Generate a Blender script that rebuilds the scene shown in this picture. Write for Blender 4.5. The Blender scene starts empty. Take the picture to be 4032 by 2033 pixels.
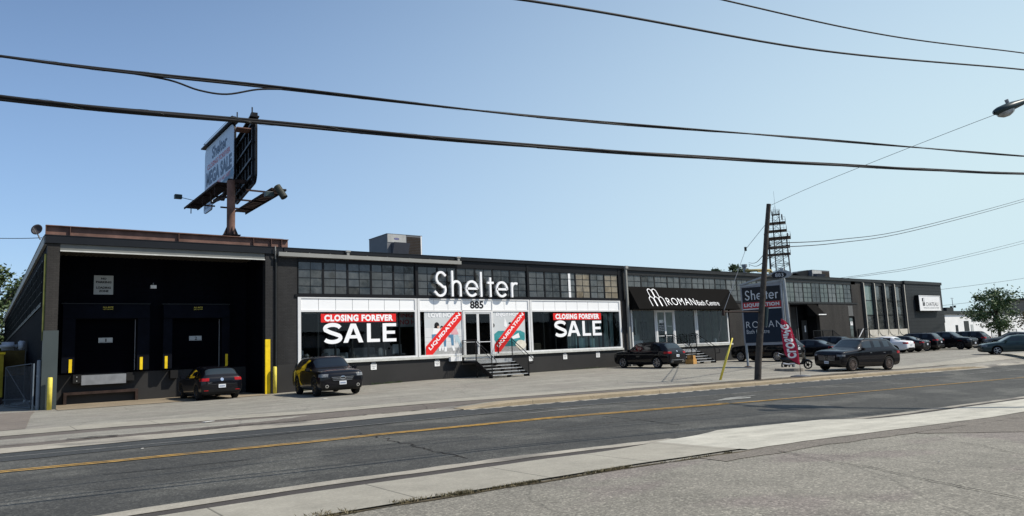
import bpy, bmesh, math, random
from mathutils import Vector, Matrix
from mathutils.bvhtree import BVHTree
random.seed(7)
R = math.radians
S = bpy.context.scene
COL = S.collection

# ------------------------------------------------------------------ camera
cam_d = bpy.data.cameras.new('camera'); cam = bpy.data.objects.new('camera', cam_d); COL.objects.link(cam)
S.camera = cam
cam_d.sensor_width = 36.0; cam_d.sensor_fit = 'HORIZONTAL'
cam_d.lens = 2756.39 / 4032 * 36.0
cam_d.shift_y = 32.3 / 4032
cam_d.clip_start = 0.1; cam_d.clip_end = 3000
YAW, PIT, ROL = R(37.3089), R(6.6853), R(-2.3224)
fwd = Vector((math.sin(YAW)*math.cos(PIT), math.cos(YAW)*math.cos(PIT), math.sin(PIT)))
rt0 = Vector((math.cos(YAW), -math.sin(YAW), 0)); up0 = rt0.cross(fwd)
rt = rt0*math.cos(ROL) + up0*math.sin(ROL); up = -rt0*math.sin(ROL) + up0*math.cos(ROL)
m = Matrix.Identity(4)
for i in range(3): m[i][0] = rt[i]; m[i][1] = up[i]; m[i][2] = -fwd[i]
m.translation = Vector((-2.1009, -34.7342, 1.6))
cam.matrix_world = m
S.render.resolution_x = 1024; S.render.resolution_y = 516

# ------------------------------------------------------------------ sky and sun
SUN = Vector((1.05, -1.0, 1.65)).normalized()
elev = math.asin(SUN.z)
W = bpy.data.worlds.new('World'); S.world = W; W.use_nodes = True
nt = W.node_tree; bg = nt.nodes['Background']
sky = nt.nodes.new('ShaderNodeTexSky'); sky.sky_type = 'NISHITA'; sky.sun_disc = False
sky.sun_elevation = elev; sky.sun_rotation = math.atan2(SUN.x, SUN.y)
sky.altitude = 100; sky.air_density = 1.0; sky.dust_density = 0.6; sky.ozone_density = 2.5
def _mth(op, a, b=None, clamp=False):
    x = nt.nodes.new('ShaderNodeMath'); x.operation = op; x.use_clamp = clamp
    for v, i in ((a, 0), (b, 1)):
        if v is None: continue
        if isinstance(v, (int, float)): x.inputs[i].default_value = v
        else: nt.links.new(v, x.inputs[i])
    return x.outputs[0]
def _mix(f, a, b):
    x = nt.nodes.new('ShaderNodeMix'); x.data_type = 'RGBA'; nt.links.new(f, x.inputs[0])
    for v, i in ((a, 6), (b, 7)):
        if isinstance(v, tuple): x.inputs[i].default_value = (*v, 1)
        else: nt.links.new(v, x.inputs[i])
    return x.outputs[2]
_tc = nt.nodes.new('ShaderNodeTexCoord'); _sp = nt.nodes.new('ShaderNodeSeparateXYZ'); nt.links.new(_tc.outputs['Generated'], _sp.inputs[0])
_x, _z = _sp.outputs['X'], _sp.outputs['Z']
# summer haze: paler towards the horizon and towards the sun's side of the sky
_lowf = _mth('SUBTRACT', 1.0, _mth('MULTIPLY', _mth('MAXIMUM', _z, 0.0), 2.2), True)
_xs = _mth('MAXIMUM', _x, 0.0, True)
_f = _mth('ADD', _mth('ADD', _mth('MULTIPLY', _xs, 0.72), 0.02), _mth('MULTIPLY', _lowf, 0.50), True)
_hz = _mix(_xs, (2.15, 3.6, 6.1), (4.6, 5.8, 6.15))
nt.links.new(_mix(_f, sky.outputs[0], _hz), bg.inputs[0]); bg.inputs[1].default_value = 0.118
sd = bpy.data.lights.new('sun', 'SUN'); sd.energy = 4.3; sd.angle = R(0.53); sd.color = (1.0, 0.935, 0.83)
so = bpy.data.objects.new('sun', sd); COL.objects.link(so)
so.rotation_euler = SUN.to_track_quat('Z', 'Y').to_euler()
so.location = (20, -30, 40)
vs = S.view_settings; vs.view_transform = 'Standard'; vs.look = 'None'; vs.exposure = 0.30; vs.gamma = 1.0; vs.use_curve_mapping = False
S.cycles.max_bounces = 6; S.cycles.transparent_max_bounces = 12; S.cycles.use_denoising = True
S.cycles.sample_clamp_indirect = 6

# ------------------------------------------------------------------ tags
def tag(o, label=None, cat=None, group=None, kind=None):
    if label: o['label'] = label
    if cat: o['category'] = cat
    if group: o['group'] = group
    if kind: o['kind'] = kind
    return o
def empty(name, loc=(0, 0, 0), rz=0.0, label=None, cat=None, group=None):
    o = bpy.data.objects.new(name, None); COL.objects.link(o)
    o.location = loc; o.rotation_euler = (0, 0, rz); o.empty_display_size = 0.3
    return tag(o, label, cat, group)
def copy_tree(o, parent=None):
    c = o.copy(); COL.objects.link(c)
    if parent: c.parent = parent
    for ch in list(o.children): copy_tree(ch, c)
    return c

# ------------------------------------------------------------------ materials
MATS = {}
def nodes_of(name):
    mt = bpy.data.materials.new(name); mt.use_nodes = True
    n = mt.node_tree.nodes; l = mt.node_tree.links
    return mt, n, l, n['Principled BSDF']
def noise(n, l, scale, detail=4, rough=0.55, vec=None, obj=False, stretch=None):
    t = n.new('ShaderNodeTexNoise'); t.inputs['Scale'].default_value = scale
    t.inputs['Detail'].default_value = detail; t.inputs['Roughness'].default_value = rough
    if obj:
        tc = n.new('ShaderNodeTexCoord'); src = tc.outputs['Object']
    else:
        g = n.new('ShaderNodeNewGeometry'); src = g.outputs['Position']
    if stretch:
        mp = n.new('ShaderNodeMapping'); mp.inputs['Scale'].default_value = stretch
        l.new(src, mp.inputs[0]); src = mp.outputs[0]
    l.new(src, t.inputs['Vector'])
    return t
def ramp(n, l, src, stops):
    r = n.new('ShaderNodeValToRGB'); e = r.color_ramp.elements
    while len(e) < len(stops): e.new(0.5)
    for i, (p, c) in enumerate(stops):
        e[i].position = p; e[i].color = (*c, 1) if len(c) == 3 else c
    l.new(src, r.inputs[0]); return r
def mixc(n, l, f, a, b, mode='MIX'):
    x = n.new('ShaderNodeMix'); x.data_type = 'RGBA'; x.blend_type = mode
    for v, s in ((f, x.inputs[0]), (a, x.inputs[6]), (b, x.inputs[7])):
        if isinstance(v, (int, float)): s.default_value = v
        elif isinstance(v, (tuple, list)): s.default_value = (*v, 1)
        else: l.new(v, s)
    return x.outputs[2]
def bump(n, l, h, strength, dist, b):
    bp = n.new('ShaderNodeBump'); bp.inputs['Strength'].default_value = strength; bp.inputs['Distance'].default_value = dist
    l.new(h, bp.inputs['Height']); l.new(bp.outputs[0], b.inputs['Normal']); return bp
def M(name, c=None, rough=0.6, metal=0.0, var=0.15, scale=3.0, coat=0.0, bmp=0.0, bscale=None, spec=0.22, alpha=None, emit=None, obj=True):
    if name in MATS: return MATS[name]
    mt, n, l, b = nodes_of(name)
    lo = tuple(x*(1-var) for x in c); hi = tuple(min(1, x*(1+var)) for x in c)
    t = noise(n, l, scale, obj=obj); r = ramp(n, l, t.outputs[0], [(0.3, lo), (0.7, hi)])
    l.new(r.outputs[0], b.inputs['Base Color'])
    b.inputs['Roughness'].default_value = rough; b.inputs['Metallic'].default_value = metal
    b.inputs['Coat Weight'].default_value = coat; b.inputs['Coat Roughness'].default_value = 0.03
    b.inputs['Specular IOR Level'].default_value = spec
    if bmp:
        t2 = noise(n, l, bscale or scale*6, obj=obj); bump(n, l, t2.outputs[0], bmp, 0.02, b)
    MATS[name] = mt; return mt
def brick_mat(name, c, mortar, bw=0.22, bh=0.075, axis='x', bmp=0.5, contrast=0.12, spec=0.2):
    if name in MATS: return MATS[name]
    mt, n, l, b = nodes_of(name)
    g = n.new('ShaderNodeNewGeometry'); sp = n.new('ShaderNodeSeparateXYZ'); l.new(g.outputs['Position'], sp.inputs[0])
    cb = n.new('ShaderNodeCombineXYZ')
    ad = n.new('ShaderNodeMath'); ad.operation = 'ADD'; l.new(sp.outputs['X'], ad.inputs[0]); l.new(sp.outputs['Y'], ad.inputs[1])
    l.new(ad.outputs[0], cb.inputs['X']); l.new(sp.outputs['Z'], cb.inputs['Y'])
    br = n.new('ShaderNodeTexBrick'); l.new(cb.outputs[0], br.inputs['Vector'])
    br.inputs['Scale'].default_value = 1.0; br.inputs['Brick Width'].default_value = bw; br.inputs['Row Height'].default_value = bh
    br.inputs['Mortar Size'].default_value = 0.008; br.inputs['Mortar Smooth'].default_value = 0.4
    br.inputs['Color1'].default_value = (*[x*(1-contrast) for x in c], 1); br.inputs['Color2'].default_value = (*[x*(1+contrast) for x in c], 1)
    br.inputs['Mortar'].default_value = (*mortar, 1)
    t = noise(n, l, 1.1, 6, stretch=(1, 1, 0.22)); r = ramp(n, l, t.outputs[0], [(0.3, (0.68,)*3), (0.7, (1.3,)*3)])
    o = mixc(n, l, 1.0, br.outputs[0], r.outputs[0], 'MULTIPLY'); l.new(o, b.inputs['Base Color'])
    b.inputs['Roughness'].default_value = 0.75; b.inputs['Specular IOR Level'].default_value = spec
    iv = n.new('ShaderNodeMath'); iv.operation = 'SUBTRACT'; iv.inputs[0].default_value = 1; l.new(br.outputs['Fac'], iv.inputs[1])
    bump(n, l, iv.outputs[0], bmp, 0.01, b)
    MATS[name] = mt; return mt
def ground_mat(name, base, spread=0.25, patch=None, patch_amt=0.4, grain=70, rough=0.85, long=None, joints=None, jcol=0.45, crack=0.0, gr=0.22, stain=0.14):
    mt, n, l, b = nodes_of(name)
    big = noise(n, l, 0.18, 5, 0.6); mid = noise(n, l, 1.6, 6, 0.65); fine = noise(n, l, grain, 3, 0.7)
    r1 = ramp(n, l, big.outputs[0], [(0.3, tuple(x*(1-spread) for x in base)), (0.7, tuple(x*(1+spread) for x in base))])
    col = r1.outputs[0]
    if patch:
        pn = noise(n, l, 0.35, 3, 0.5, stretch=(1, 1.6, 1)); pr = ramp(n, l, pn.outputs[0], [(0.52, (0, 0, 0)), (0.6, (1, 1, 1))])
        mu = n.new('ShaderNodeMath'); mu.operation = 'MULTIPLY'; l.new(pr.outputs[0], mu.inputs[0]); mu.inputs[1].default_value = patch_amt
        col = mixc(n, l, mu.outputs[0], col, patch)
    r2 = ramp(n, l, mid.outputs[0], [(0.25, (0.82,)*3), (0.75, (1.16,)*3)]); col = mixc(n, l, 1.0, col, r2.outputs[0], 'MULTIPLY')
    if long:
        ln = noise(n, l, 1.0, 5, 0.6, stretch=(long[0], long[1], 1)); rl = ramp(n, l, ln.outputs[0], [(0.3, (0.84,)*3), (0.7, (1.14,)*3)])
        col = mixc(n, l, 1.0, col, rl.outputs[0], 'MULTIPLY')
    r3 = ramp(n, l, fine.outputs[0], [(0.3, (1-gr,)*3), (0.7, (1+gr,)*3)]); col = mixc(n, l, 1.0, col, r3.outputs[0], 'MULTIPLY')
    vo = n.new('ShaderNodeTexVoronoi'); vo.inputs['Scale'].default_value = 38; g = n.new('ShaderNodeNewGeometry'); l.new(g.outputs['Position'], vo.inputs['Vector'])
    sp = n.new('ShaderNodeSeparateColor'); l.new(vo.outputs['Color'], sp.inputs[0])
    r4 = ramp(n, l, sp.outputs[0], [(0.0, (1-gr*0.8,)*3), (0.86, (1+gr*0.15,)*3), (0.95, (1+gr*0.9,)*3)]); col = mixc(n, l, 1.0, col, r4.outputs[0], 'MULTIPLY')
    stn = noise(n, l, 0.55, 3, 0.6, stretch=(1, 1.5, 1)); rs = ramp(n, l, stn.outputs[0], [(0.60, (1, 1, 1)), (0.70, (1-stain,)*3)]); col = mixc(n, l, 1.0, col, rs.outputs[0], 'MULTIPLY')
    st2 = noise(n, l, 2.6, 4, 0.7); rs2 = ramp(n, l, st2.outputs[0], [(0.66, (1, 1, 1)), (0.72, (1-stain*1.4,)*3)]); col = mixc(n, l, 1.0, col, rs2.outputs[0], 'MULTIPLY')
    if crack:
        cn = noise(n, l, 0.8, 4, 0.6); wv = mixc(n, l, 0.35, g.outputs['Position'], cn.outputs['Color'])
        v2 = n.new('ShaderNodeTexVoronoi'); v2.feature = 'DISTANCE_TO_EDGE'; v2.inputs['Scale'].default_value = 0.33; l.new(wv, v2.inputs['Vector'])
        rc = ramp(n, l, v2.outputs[0], [(0.0, (1-crack,)*3), (0.006, (1, 1, 1))]); col = mixc(n, l, 1.0, col, rc.outputs[0], 'MULTIPLY')
    if joints:
        s3 = n.new('ShaderNodeSeparateXYZ'); l.new(g.outputs['Position'], s3.inputs[0])
        a = n.new('ShaderNodeMath'); a.operation = 'WRAP'; l.new(s3.outputs['X'], a.inputs[0]); a.inputs[1].default_value = joints; a.inputs[2].default_value = 0
        rj = ramp(n, l, a.outputs[0], [(0.0, (jcol,)*3), (0.016, (jcol,)*3), (0.03, (1, 1, 1))]); col = mixc(n, l, 1.0, col, rj.outputs[0], 'MULTIPLY')
    l.new(col, b.inputs['Base Color']); b.inputs['Roughness'].default_value = rough; b.inputs['Specular IOR Level'].default_value = 0.3
    bump(n, l, fine.outputs[0], 0.35, 0.01, b)
    MATS[name] = mt; return mt
def glass_mat(name, tint=(0.8, 0.85, 0.84), film=0.0, filmc=(0.2, 0.21, 0.2), boost=1.3, wob=0.02):
    mt, n, l, b = nodes_of(name); out = n['Material Output']; n.remove(b)
    tr = n.new('ShaderNodeBsdfTransparent'); tr.inputs[0].default_value = (*tint, 1)
    gl = n.new('ShaderNodeBsdfGlossy'); gl.inputs['Roughness'].default_value = 0.02
    fr = n.new('ShaderNodeFresnel'); fr.inputs[0].default_value = 1.5
    mu = n.new('ShaderNodeMath'); mu.operation = 'MULTIPLY'; mu.use_clamp = True; l.new(fr.outputs[0], mu.inputs[0]); mu.inputs[1].default_value = boost
    t = noise(n, l, 0.7, 2, obj=False); bp = n.new('ShaderNodeBump'); bp.inputs['Strength'].default_value = wob; bp.inputs['Distance'].default_value = 0.1
    l.new(t.outputs[0], bp.inputs['Height']); l.new(bp.outputs[0], gl.inputs['Normal'])
    mx = n.new('ShaderNodeMixShader'); l.new(mu.outputs[0], mx.inputs[0]); l.new(tr.outputs[0], mx.inputs[1]); l.new(gl.outputs[0], mx.inputs[2])
    last = mx
    if film:
        df = n.new('ShaderNodeBsdfDiffuse'); df.inputs[0].default_value = (*filmc, 1)
        m2 = n.new('ShaderNodeMixShader'); m2.inputs[0].default_value = film
        l.new(mx.outputs[0], m2.inputs[1]); l.new(df.outputs[0], m2.inputs[2]); last = m2
    l.new(last.outputs[0], out.inputs[0]); MATS[name] = mt; return mt
def dusty_reflection_pane(name, lo, hi, rough=0.07):  # dusty glass; blotches like reflected trees are put into its colour
    mt, n, l, b = nodes_of(name)
    t = noise(n, l, 0.8, 3, 0.5, stretch=(1, 1, 0.6)); t2 = noise(n, l, 3.1, 4, 0.6)
    mx = mixc(n, l, 0.5, t.outputs[0], t2.outputs[0]); r = ramp(n, l, mx, [(0.38, lo), (0.62, hi)])
    l.new(r.outputs[0], b.inputs['Base Color']); b.inputs['Roughness'].default_value = rough
    b.inputs['Specular IOR Level'].default_value = 0.6
    bump(n, l, t.outputs[0], 0.04, 0.6, b); MATS[name] = mt; return mt

BR_D = brick_mat('painted_brick_charcoal', (0.026, 0.0255, 0.0255), (0.019, 0.019, 0.019))
BR_B = brick_mat('painted_brick_brownish', (0.036, 0.033, 0.030), (0.026, 0.024, 0.022))
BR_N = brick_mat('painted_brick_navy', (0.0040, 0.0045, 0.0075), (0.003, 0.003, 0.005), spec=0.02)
M('plinth_paint', (0.029, 0.028, 0.027), 0.6, var=0.12, scale=0.7, obj=False)
M('fascia_dark', (0.010, 0.011, 0.013), 0.4, var=0.2, scale=0.6, obj=False)
M('frame_black', (0.005, 0.005, 0.006), 0.45)
M('frame_grey', (0.022, 0.023, 0.023), 0.5)
M('white_frame', (0.66, 0.66, 0.65), 0.4, var=0.05)
M('white_panel', (0.84, 0.84, 0.83), 0.35, var=0.03, scale=0.6, obj=False)
M('panel_joint', (0.25, 0.25, 0.25), 0.6)
M('aluminium', (0.55, 0.56, 0.56), 0.35, 0.6)
M('gutter_grey', (0.26, 0.26, 0.24), 0.5, var=0.1, scale=1.0)
M('lintel_grey', (0.15, 0.155, 0.145), 0.5, var=0.15, scale=0.8, obj=False)
M('lip_white', (0.52, 0.52, 0.48), 0.5)
M('plate_greygreen', (0.055, 0.068, 0.068), 0.45, var=0.1, scale=0.8)
M('yellow_paint', (0.80, 0.56, 0.015), 0.45, var=0.12, scale=4)
M('yellow_pale', (0.72, 0.60, 0.10), 0.5, var=0.15, scale=5)
M('rust_steel', (0.15, 0.085, 0.066), 0.75, var=0.35, scale=1.7, bmp=0.3)
M('rust_dark', (0.035, 0.022, 0.018), 0.8, var=0.5, scale=3)
M('black_steel', (0.006, 0.006, 0.007), 0.45)
M('black_rubber', (0.012, 0.012, 0.012), 0.8)
M('steel_grey', (0.24, 0.25, 0.26), 0.45, 0.3)
M('steel_tread', (0.36, 0.37, 0.37), 0.5, 0.2, var=0.2, scale=9)
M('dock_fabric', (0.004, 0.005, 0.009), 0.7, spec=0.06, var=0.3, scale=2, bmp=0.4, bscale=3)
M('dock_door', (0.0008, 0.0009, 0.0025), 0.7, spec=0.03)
M('white_paint', (0.8, 0.8, 0.79), 0.45, var=0.03)
M('sign_grey', (0.40, 0.42, 0.41), 0.5, var=0.05)
M('ink_black', (0.012, 0.012, 0.013), 0.5)
M('red_vinyl', (0.72, 0.022, 0.020), 0.4, var=0.06)
M('white_vinyl', (0.86, 0.86, 0.86), 0.4, var=0.02)
M('concrete_cream', (0.52, 0.49, 0.42), 0.8, var=0.12, scale=2.5, obj=False)
M('concrete_fin', (0.085, 0.085, 0.08), 0.8, var=0.1)
M('siding_blue', (0.020, 0.023, 0.025), 0.6, var=0.08, scale=1, obj=False)
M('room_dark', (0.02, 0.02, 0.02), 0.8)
M('room_green', (0.42, 0.46, 0.40), 0.8)
M('carpet_dark', (0.03, 0.03, 0.028), 0.9)
M('sofa_grey', (0.17, 0.17, 0.165), 0.9, var=0.15, scale=6)
M('sofa_white', (0.45, 0.45, 0.43), 0.9)
M('curtain_green', (0.20, 0.27, 0.25), 0.8, var=0.2, scale=2)
M('tile_teal', (0.25, 0.40, 0.40), 0.4)
M('roofing', (0.03, 0.03, 0.032), 0.9, var=0.3, scale=1.2, obj=False)
M('soffit_ribs', (0.085, 0.078, 0.065), 0.7)
M('wood_pole', (0.060, 0.052, 0.045), 0.9, var=0.35, scale=5, bmp=0.6, bscale=14)
M('cable_black', (0.012, 0.012, 0.013), 0.6)
M('hvac_grey', (0.15, 0.155, 0.165), 0.5, var=0.06)
M('hvac_shade', (0.085, 0.09, 0.105), 0.5, var=0.06)
M('coil_brown', (0.03, 0.022, 0.016), 0.8, var=0.3, scale=10)
M('tower_red', (0.032, 0.013, 0.013), 0.6)
M('tower_grey', (0.045, 0.045, 0.05), 0.6)
M('pylon_post', (0.30, 0.32, 0.33), 0.45, 0.2, var=0.1, scale=3)
M('pylon_frame', (0.24, 0.25, 0.27), 0.5, var=0.08)
M('navy_panel', (0.008, 0.016, 0.030), 0.6, var=0.1)
M('black_panel', (0.006, 0.006, 0.009), 0.3)
M('sign_white_dull', (0.55, 0.57, 0.58), 0.5)
M('awning_charcoal', (0.0095, 0.009, 0.0085), 0.9, spec=0.02, var=0.08, scale=1)
M('yellow_bin', (0.36, 0.27, 0.02), 0.55, var=0.25, scale=3)
M('brown_bin', (0.10, 0.065, 0.015), 0.6, var=0.35, scale=3)
M('pipe_bluegrey', (0.14, 0.17, 0.20), 0.5)
M('gate_mesh', (0.09, 0.10, 0.11), 0.6)
M('stucco_white', (0.72, 0.72, 0.71), 0.8, var=0.06, scale=0.7, obj=False)
M('beige_siding', (0.20, 0.18, 0.15), 0.7)
M('bark', (0.05, 0.04, 0.032), 0.95, var=0.3, scale=8)
M('mud', (0.10, 0.085, 0.065), 0.95, var=0.3, scale=6)
M('yellow_gas_pipe', (0.30, 0.24, 0.09), 0.5)
M('paper_white', (0.78, 0.78, 0.76), 0.7)
M('lens_glass', (0.35, 0.35, 0.33), 0.15)
M('lamp_grey', (0.03, 0.05, 0.052), 0.4)
def leaf_mat(name, c1, c2):
    mt, n, l, b = nodes_of(name)
    t = noise(n, l, 1.3, 3); r = ramp(n, l, t.outputs[0], [(0.35, c1), (0.65, c2)])
    l.new(r.outputs[0], b.inputs['Base Color']); b.inputs['Roughness'].default_value = 0.6
    b.inputs['Subsurface Weight'].default_value = 0.0
    MATS[name] = mt; return mt
leaf_mat('leaf_mid', (0.03, 0.055, 0.018), (0.07, 0.105, 0.03))
leaf_mat('leaf_locust', (0.030, 0.065, 0.022), (0.085, 0.14, 0.04))
leaf_mat('leaf_autumn', (0.09, 0.10, 0.02), (0.16, 0.11, 0.03))
leaf_mat('grass_blade', (0.075, 0.065, 0.025), (0.16, 0.125, 0.06))
LOT = ground_mat('old_asphalt', (0.245, 0.232, 0.196), 0.10, patch=(0.21, 0.19, 0.165), patch_amt=0.45, grain=55, long=(0.12, 1.3), crack=0.25)
NEARLOT = ground_mat('near_asphalt', (0.215, 0.200, 0.165), 0.12, patch=(0.185, 0.155, 0.14), patch_amt=0.6, grain=45, crack=0.3, gr=0.42)
ROAD = ground_mat('road_asphalt', (0.058, 0.057, 0.051), 0.14, patch=(0.098, 0.096, 0.084), patch_amt=0.8, grain=42, long=(0.08, 2.2), crack=0.35, gr=0.55)
STRIP = ground_mat('patched_strip', (0.125, 0.108, 0.092), 0.15, grain=55, crack=0.5)
DSTRIP = ground_mat('dark_strip', (0.060, 0.052, 0.046), 0.15, grain=60)
WALK = ground_mat('sidewalk_concrete', (0.30, 0.28, 0.23), 0.08, grain=80, joints=1.92, gr=0.10)
APRON = ground_mat('apron_concrete', (0.43, 0.41, 0.345), 0.08, grain=80, long=(0.5, 3), gr=0.10)
KERB = ground_mat('kerb_concrete', (0.30, 0.245, 0.165), 0.12, grain=80, joints=6.0, gr=0.12)
GUTTER = ground_mat('gutter_concrete', (0.31, 0.285, 0.235), 0.18, patch=(0.13, 0.12, 0.105), patch_amt=0.8, grain=60, gr=0.14)
M('line_yellow', (0.40, 0.235, 0.05), 0.8, var=0.4, scale=5, obj=False)
M('line_white', (0.22, 0.22, 0.20), 0.8, var=0.45, scale=6, obj=False)
M('crack_dark', (0.018, 0.016, 0.014), 0.95)
SHOPGLASS = glass_mat('shop_glass', (0.78, 0.83, 0.82), 0.0, boost=0.8, wob=0.008)
ROMGLASS = glass_mat('showroom_glass', (0.78, 0.82, 0.8), 0.01, boost=0.9, wob=0.01)
PANE1 = dusty_reflection_pane('pane_grey', (0.022, 0.025, 0.024), (0.082, 0.086, 0.082))  # strong blotches paint dark tree reflections into the grey
dusty_reflection_pane('pane_dark_reflection', (0.008, 0.009, 0.009), (0.060, 0.063, 0.060)); dusty_reflection_pane('pane_dull', (0.045, 0.048, 0.046), (0.075, 0.078, 0.075))  # first pane: darker painted reflections of trees; second: evener grey
dusty_reflection_pane('pane_shade', (0.002, 0.003, 0.003), (0.010, 0.012, 0.012), 0.9).node_tree.nodes['Principled BSDF'].inputs['Specular IOR Level'].default_value = 0.02
PANE2 = dusty_reflection_pane('pane_light', (0.06, 0.065, 0.062), (0.12, 0.125, 0.12))
PANE3 = dusty_reflection_pane('pane_tan', (0.13, 0.11, 0.08), (0.26, 0.22, 0.155))
PANE4 = dusty_reflection_pane('pane_green', (0.05, 0.062, 0.055), (0.105, 0.12, 0.105))
PANE5 = dusty_reflection_pane('pane_aqua', (0.12, 0.17, 0.15), (0.17, 0.22, 0.20))

# ------------------------------------------------------------------ mesh helpers
class MB:
    def __init__(s): s.v = []; s.f = []; s.m = []; s.k = 0
    def add(s, vs, fs, k=None):
        o = len(s.v); s.v += [tuple(v) for v in vs]
        for f in fs: s.f.append(tuple(i+o for i in f)); s.m.append(s.k if k is None else k)
        return s
    def box(s, x0, x1, y0, y1, z0, z1, k=None):
        return s.add([(x0,y0,z0),(x1,y0,z0),(x1,y1,z0),(x0,y1,z0),(x0,y0,z1),(x1,y0,z1),(x1,y1,z1),(x0,y1,z1)],
                     [(0,3,2,1),(4,5,6,7),(0,1,5,4),(1,2,6,5),(2,3,7,6),(3,0,4,7)], k)
    def obox(s, fr, u0, u1, v0, v1, n0, n1, k=None):
        O, U, V, N = fr; p = []
        for n in (n0, n1):
            for (u, v) in ((u0,v0),(u1,v0),(u1,v1),(u0,v1)): p.append(O+U*u+V*v+N*n)
        return s.add(p, [(3,2,1,0),(4,5,6,7),(0,1,5,4),(1,2,6,5),(2,3,7,6),(3,0,4,7)], k)
    def prism(s, fr, pts, n0, n1, k=None):
        O, U, V, N = fr; c = len(pts); p = [O+U*u+V*v+N*n0 for u, v in pts]+[O+U*u+V*v+N*n1 for u, v in pts]
        fs = [tuple(reversed(range(c))), tuple(range(c, 2*c))]+[(i, (i+1) % c, c+(i+1) % c, c+i) for i in range(c)]
        return s.add(p, fs, k)
    def poly(s, fr, pts, n=0, k=None):
        O, U, V, N = fr; return s.add([O+U*u+V*v+N*n for u, v in pts], [tuple(range(len(pts)))], k)
    def bar(s, a, b, w=0.05, h=None, k=None):
        a = Vector(a); b = Vector(b); d = (b-a); L = d.length
        if L < 1e-6: return s
        d /= L; r = d.cross(Vector((0, 0, 1)))
        if r.length < 1e-3: r = Vector((1, 0, 0))
        r.normalize(); u = r.cross(d); h = h or w
        return s.obox((a, r, u, d), -w/2, w/2, -h/2, h/2, 0, L, k)
    def tube(s, pts, r, n=8, k=None, cap=True):
        pts = [Vector(p) for p in pts]; c = len(pts); rs = r if isinstance(r, (list, tuple)) else [r]*c
        rings = []; pr = None
        for i, p in enumerate(pts):
            d = (pts[min(i+1, c-1)]-pts[max(i-1, 0)]).normalized()
            if pr is None:
                a = d.cross(Vector((0, 0, 1)))
                if a.length < 1e-3: a = Vector((1, 0, 0))
            else: a = pr - d*pr.dot(d)
            a.normalize(); pr = a; b = d.cross(a)
            rings.append([p+(a*math.cos(t)+b*math.sin(t))*rs[i] for t in [2*math.pi*j/n for j in range(n)]])
        vs = [q for r_ in rings for q in r_]
        fs = [(i*n+j, i*n+(j+1) % n, (i+1)*n+(j+1) % n, (i+1)*n+j) for i in range(c-1) for j in range(n)]
        if cap: fs += [tuple(reversed(range(n))), tuple(range((c-1)*n, c*n))]
        return s.add(vs, fs, k)
    def lathe(s, fr, prof, n=24, k=None):
        O, U, V, N = fr; vs = []
        for (r, h) in prof:
            for j in range(n):
                t = 2*math.pi*j/n; vs.append(O+U*(r*math.cos(t))+V*(r*math.sin(t))+N*h)
        fs = [(i*n+j, i*n+(j+1) % n, (i+1)*n+(j+1) % n, (i+1)*n+j) for i in range(len(prof)-1) for j in range(n)]
        return s.add(vs, fs, k)
    def ribbon(s, fr, pts, w, n0, n1, k=None, closed=False):
        P = [Vector((p[0], p[1])) for p in pts]; c = len(P); L = []; Rr = []
        for i in range(c):
            if closed: a = P[(i-1) % c]; b = P[(i+1) % c]
            else: a = P[max(i-1, 0)]; b = P[min(i+1, c-1)]
            d1 = (P[i]-a); d2 = (b-P[i])
            if d1.length < 1e-9: d1 = d2
            if d2.length < 1e-9: d2 = d1
            d1.normalize(); d2.normalize(); d = (d1+d2)
            if d.length < 1e-6: d = d1
            d.normalize(); nn = Vector((-d.y, d.x)); ww = w if not isinstance(w, (list, tuple)) else w[i]
            kf = min(1.6, 1/max(0.3, d.dot(d1))); L.append(P[i]+nn*ww/2*kf); Rr.append(P[i]-nn*ww/2*kf)
        O, U, V, N = fr; vs = []
        for n in (n0, n1):
            for q in L: vs.append(O+U*q.x+V*q.y+N*n)
            for q in Rr: vs.append(O+U*q.x+V*q.y+N*n)
        fs = []
        rng = range(c if closed else c-1)
        for i in rng:
            j = (i+1) % c
            fs += [(2*c+i, 2*c+j, 3*c+j, 3*c+i), (j, i, c+i, c+j), (i, j, 2*c+j, 2*c+i), (c+j, c+i, 3*c+i, 3*c+j)]
        if not closed: fs += [(0, 2*c, 3*c, c), (c-1, 2*c-1, 4*c-1, 3*c-1)]
        return s.add(vs, fs, k)
    def build(s, name, mats, parent=None, smooth=False, loc=None):
        me = bpy.data.meshes.new(name); me.from_pydata(s.v, [], s.f)
        ms = mats if isinstance(mats, (list, tuple)) else [mats]
        for x in ms: me.materials.append(MATS[x] if isinstance(x, str) else x)
        me.polygons.foreach_set('material_index', s.m)
        if smooth: me.polygons.foreach_set('use_smooth', [True]*len(s.f))
        me.update(); o = bpy.data.objects.new(name, me); COL.objects.link(o)
        if parent: o.parent = parent
        if loc: o.location = loc
        return o
def fix_normals(o):
    bm = bmesh.new(); bm.from_mesh(o.data); bmesh.ops.recalc_face_normals(bm, faces=bm.faces); bm.to_mesh(o.data); bm.free()
V3 = Vector
FAC = (V3((0, 0, 0)), V3((1, 0, 0)), V3((0, 0, 1)), V3((0, -1, 0)))          # the facade: u = X, v = Z, n = towards the street
def fac(Y): return (V3((0, Y, 0)), V3((1, 0, 0)), V3((0, 0, 1)), V3((0, -1, 0)))
def bx(name, mat, parent, x0, x1, y0, y1, z0, z1): return MB().box(x0, x1, y0, y1, z0, z1).build(name, mat, parent)
_txt = {}
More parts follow.
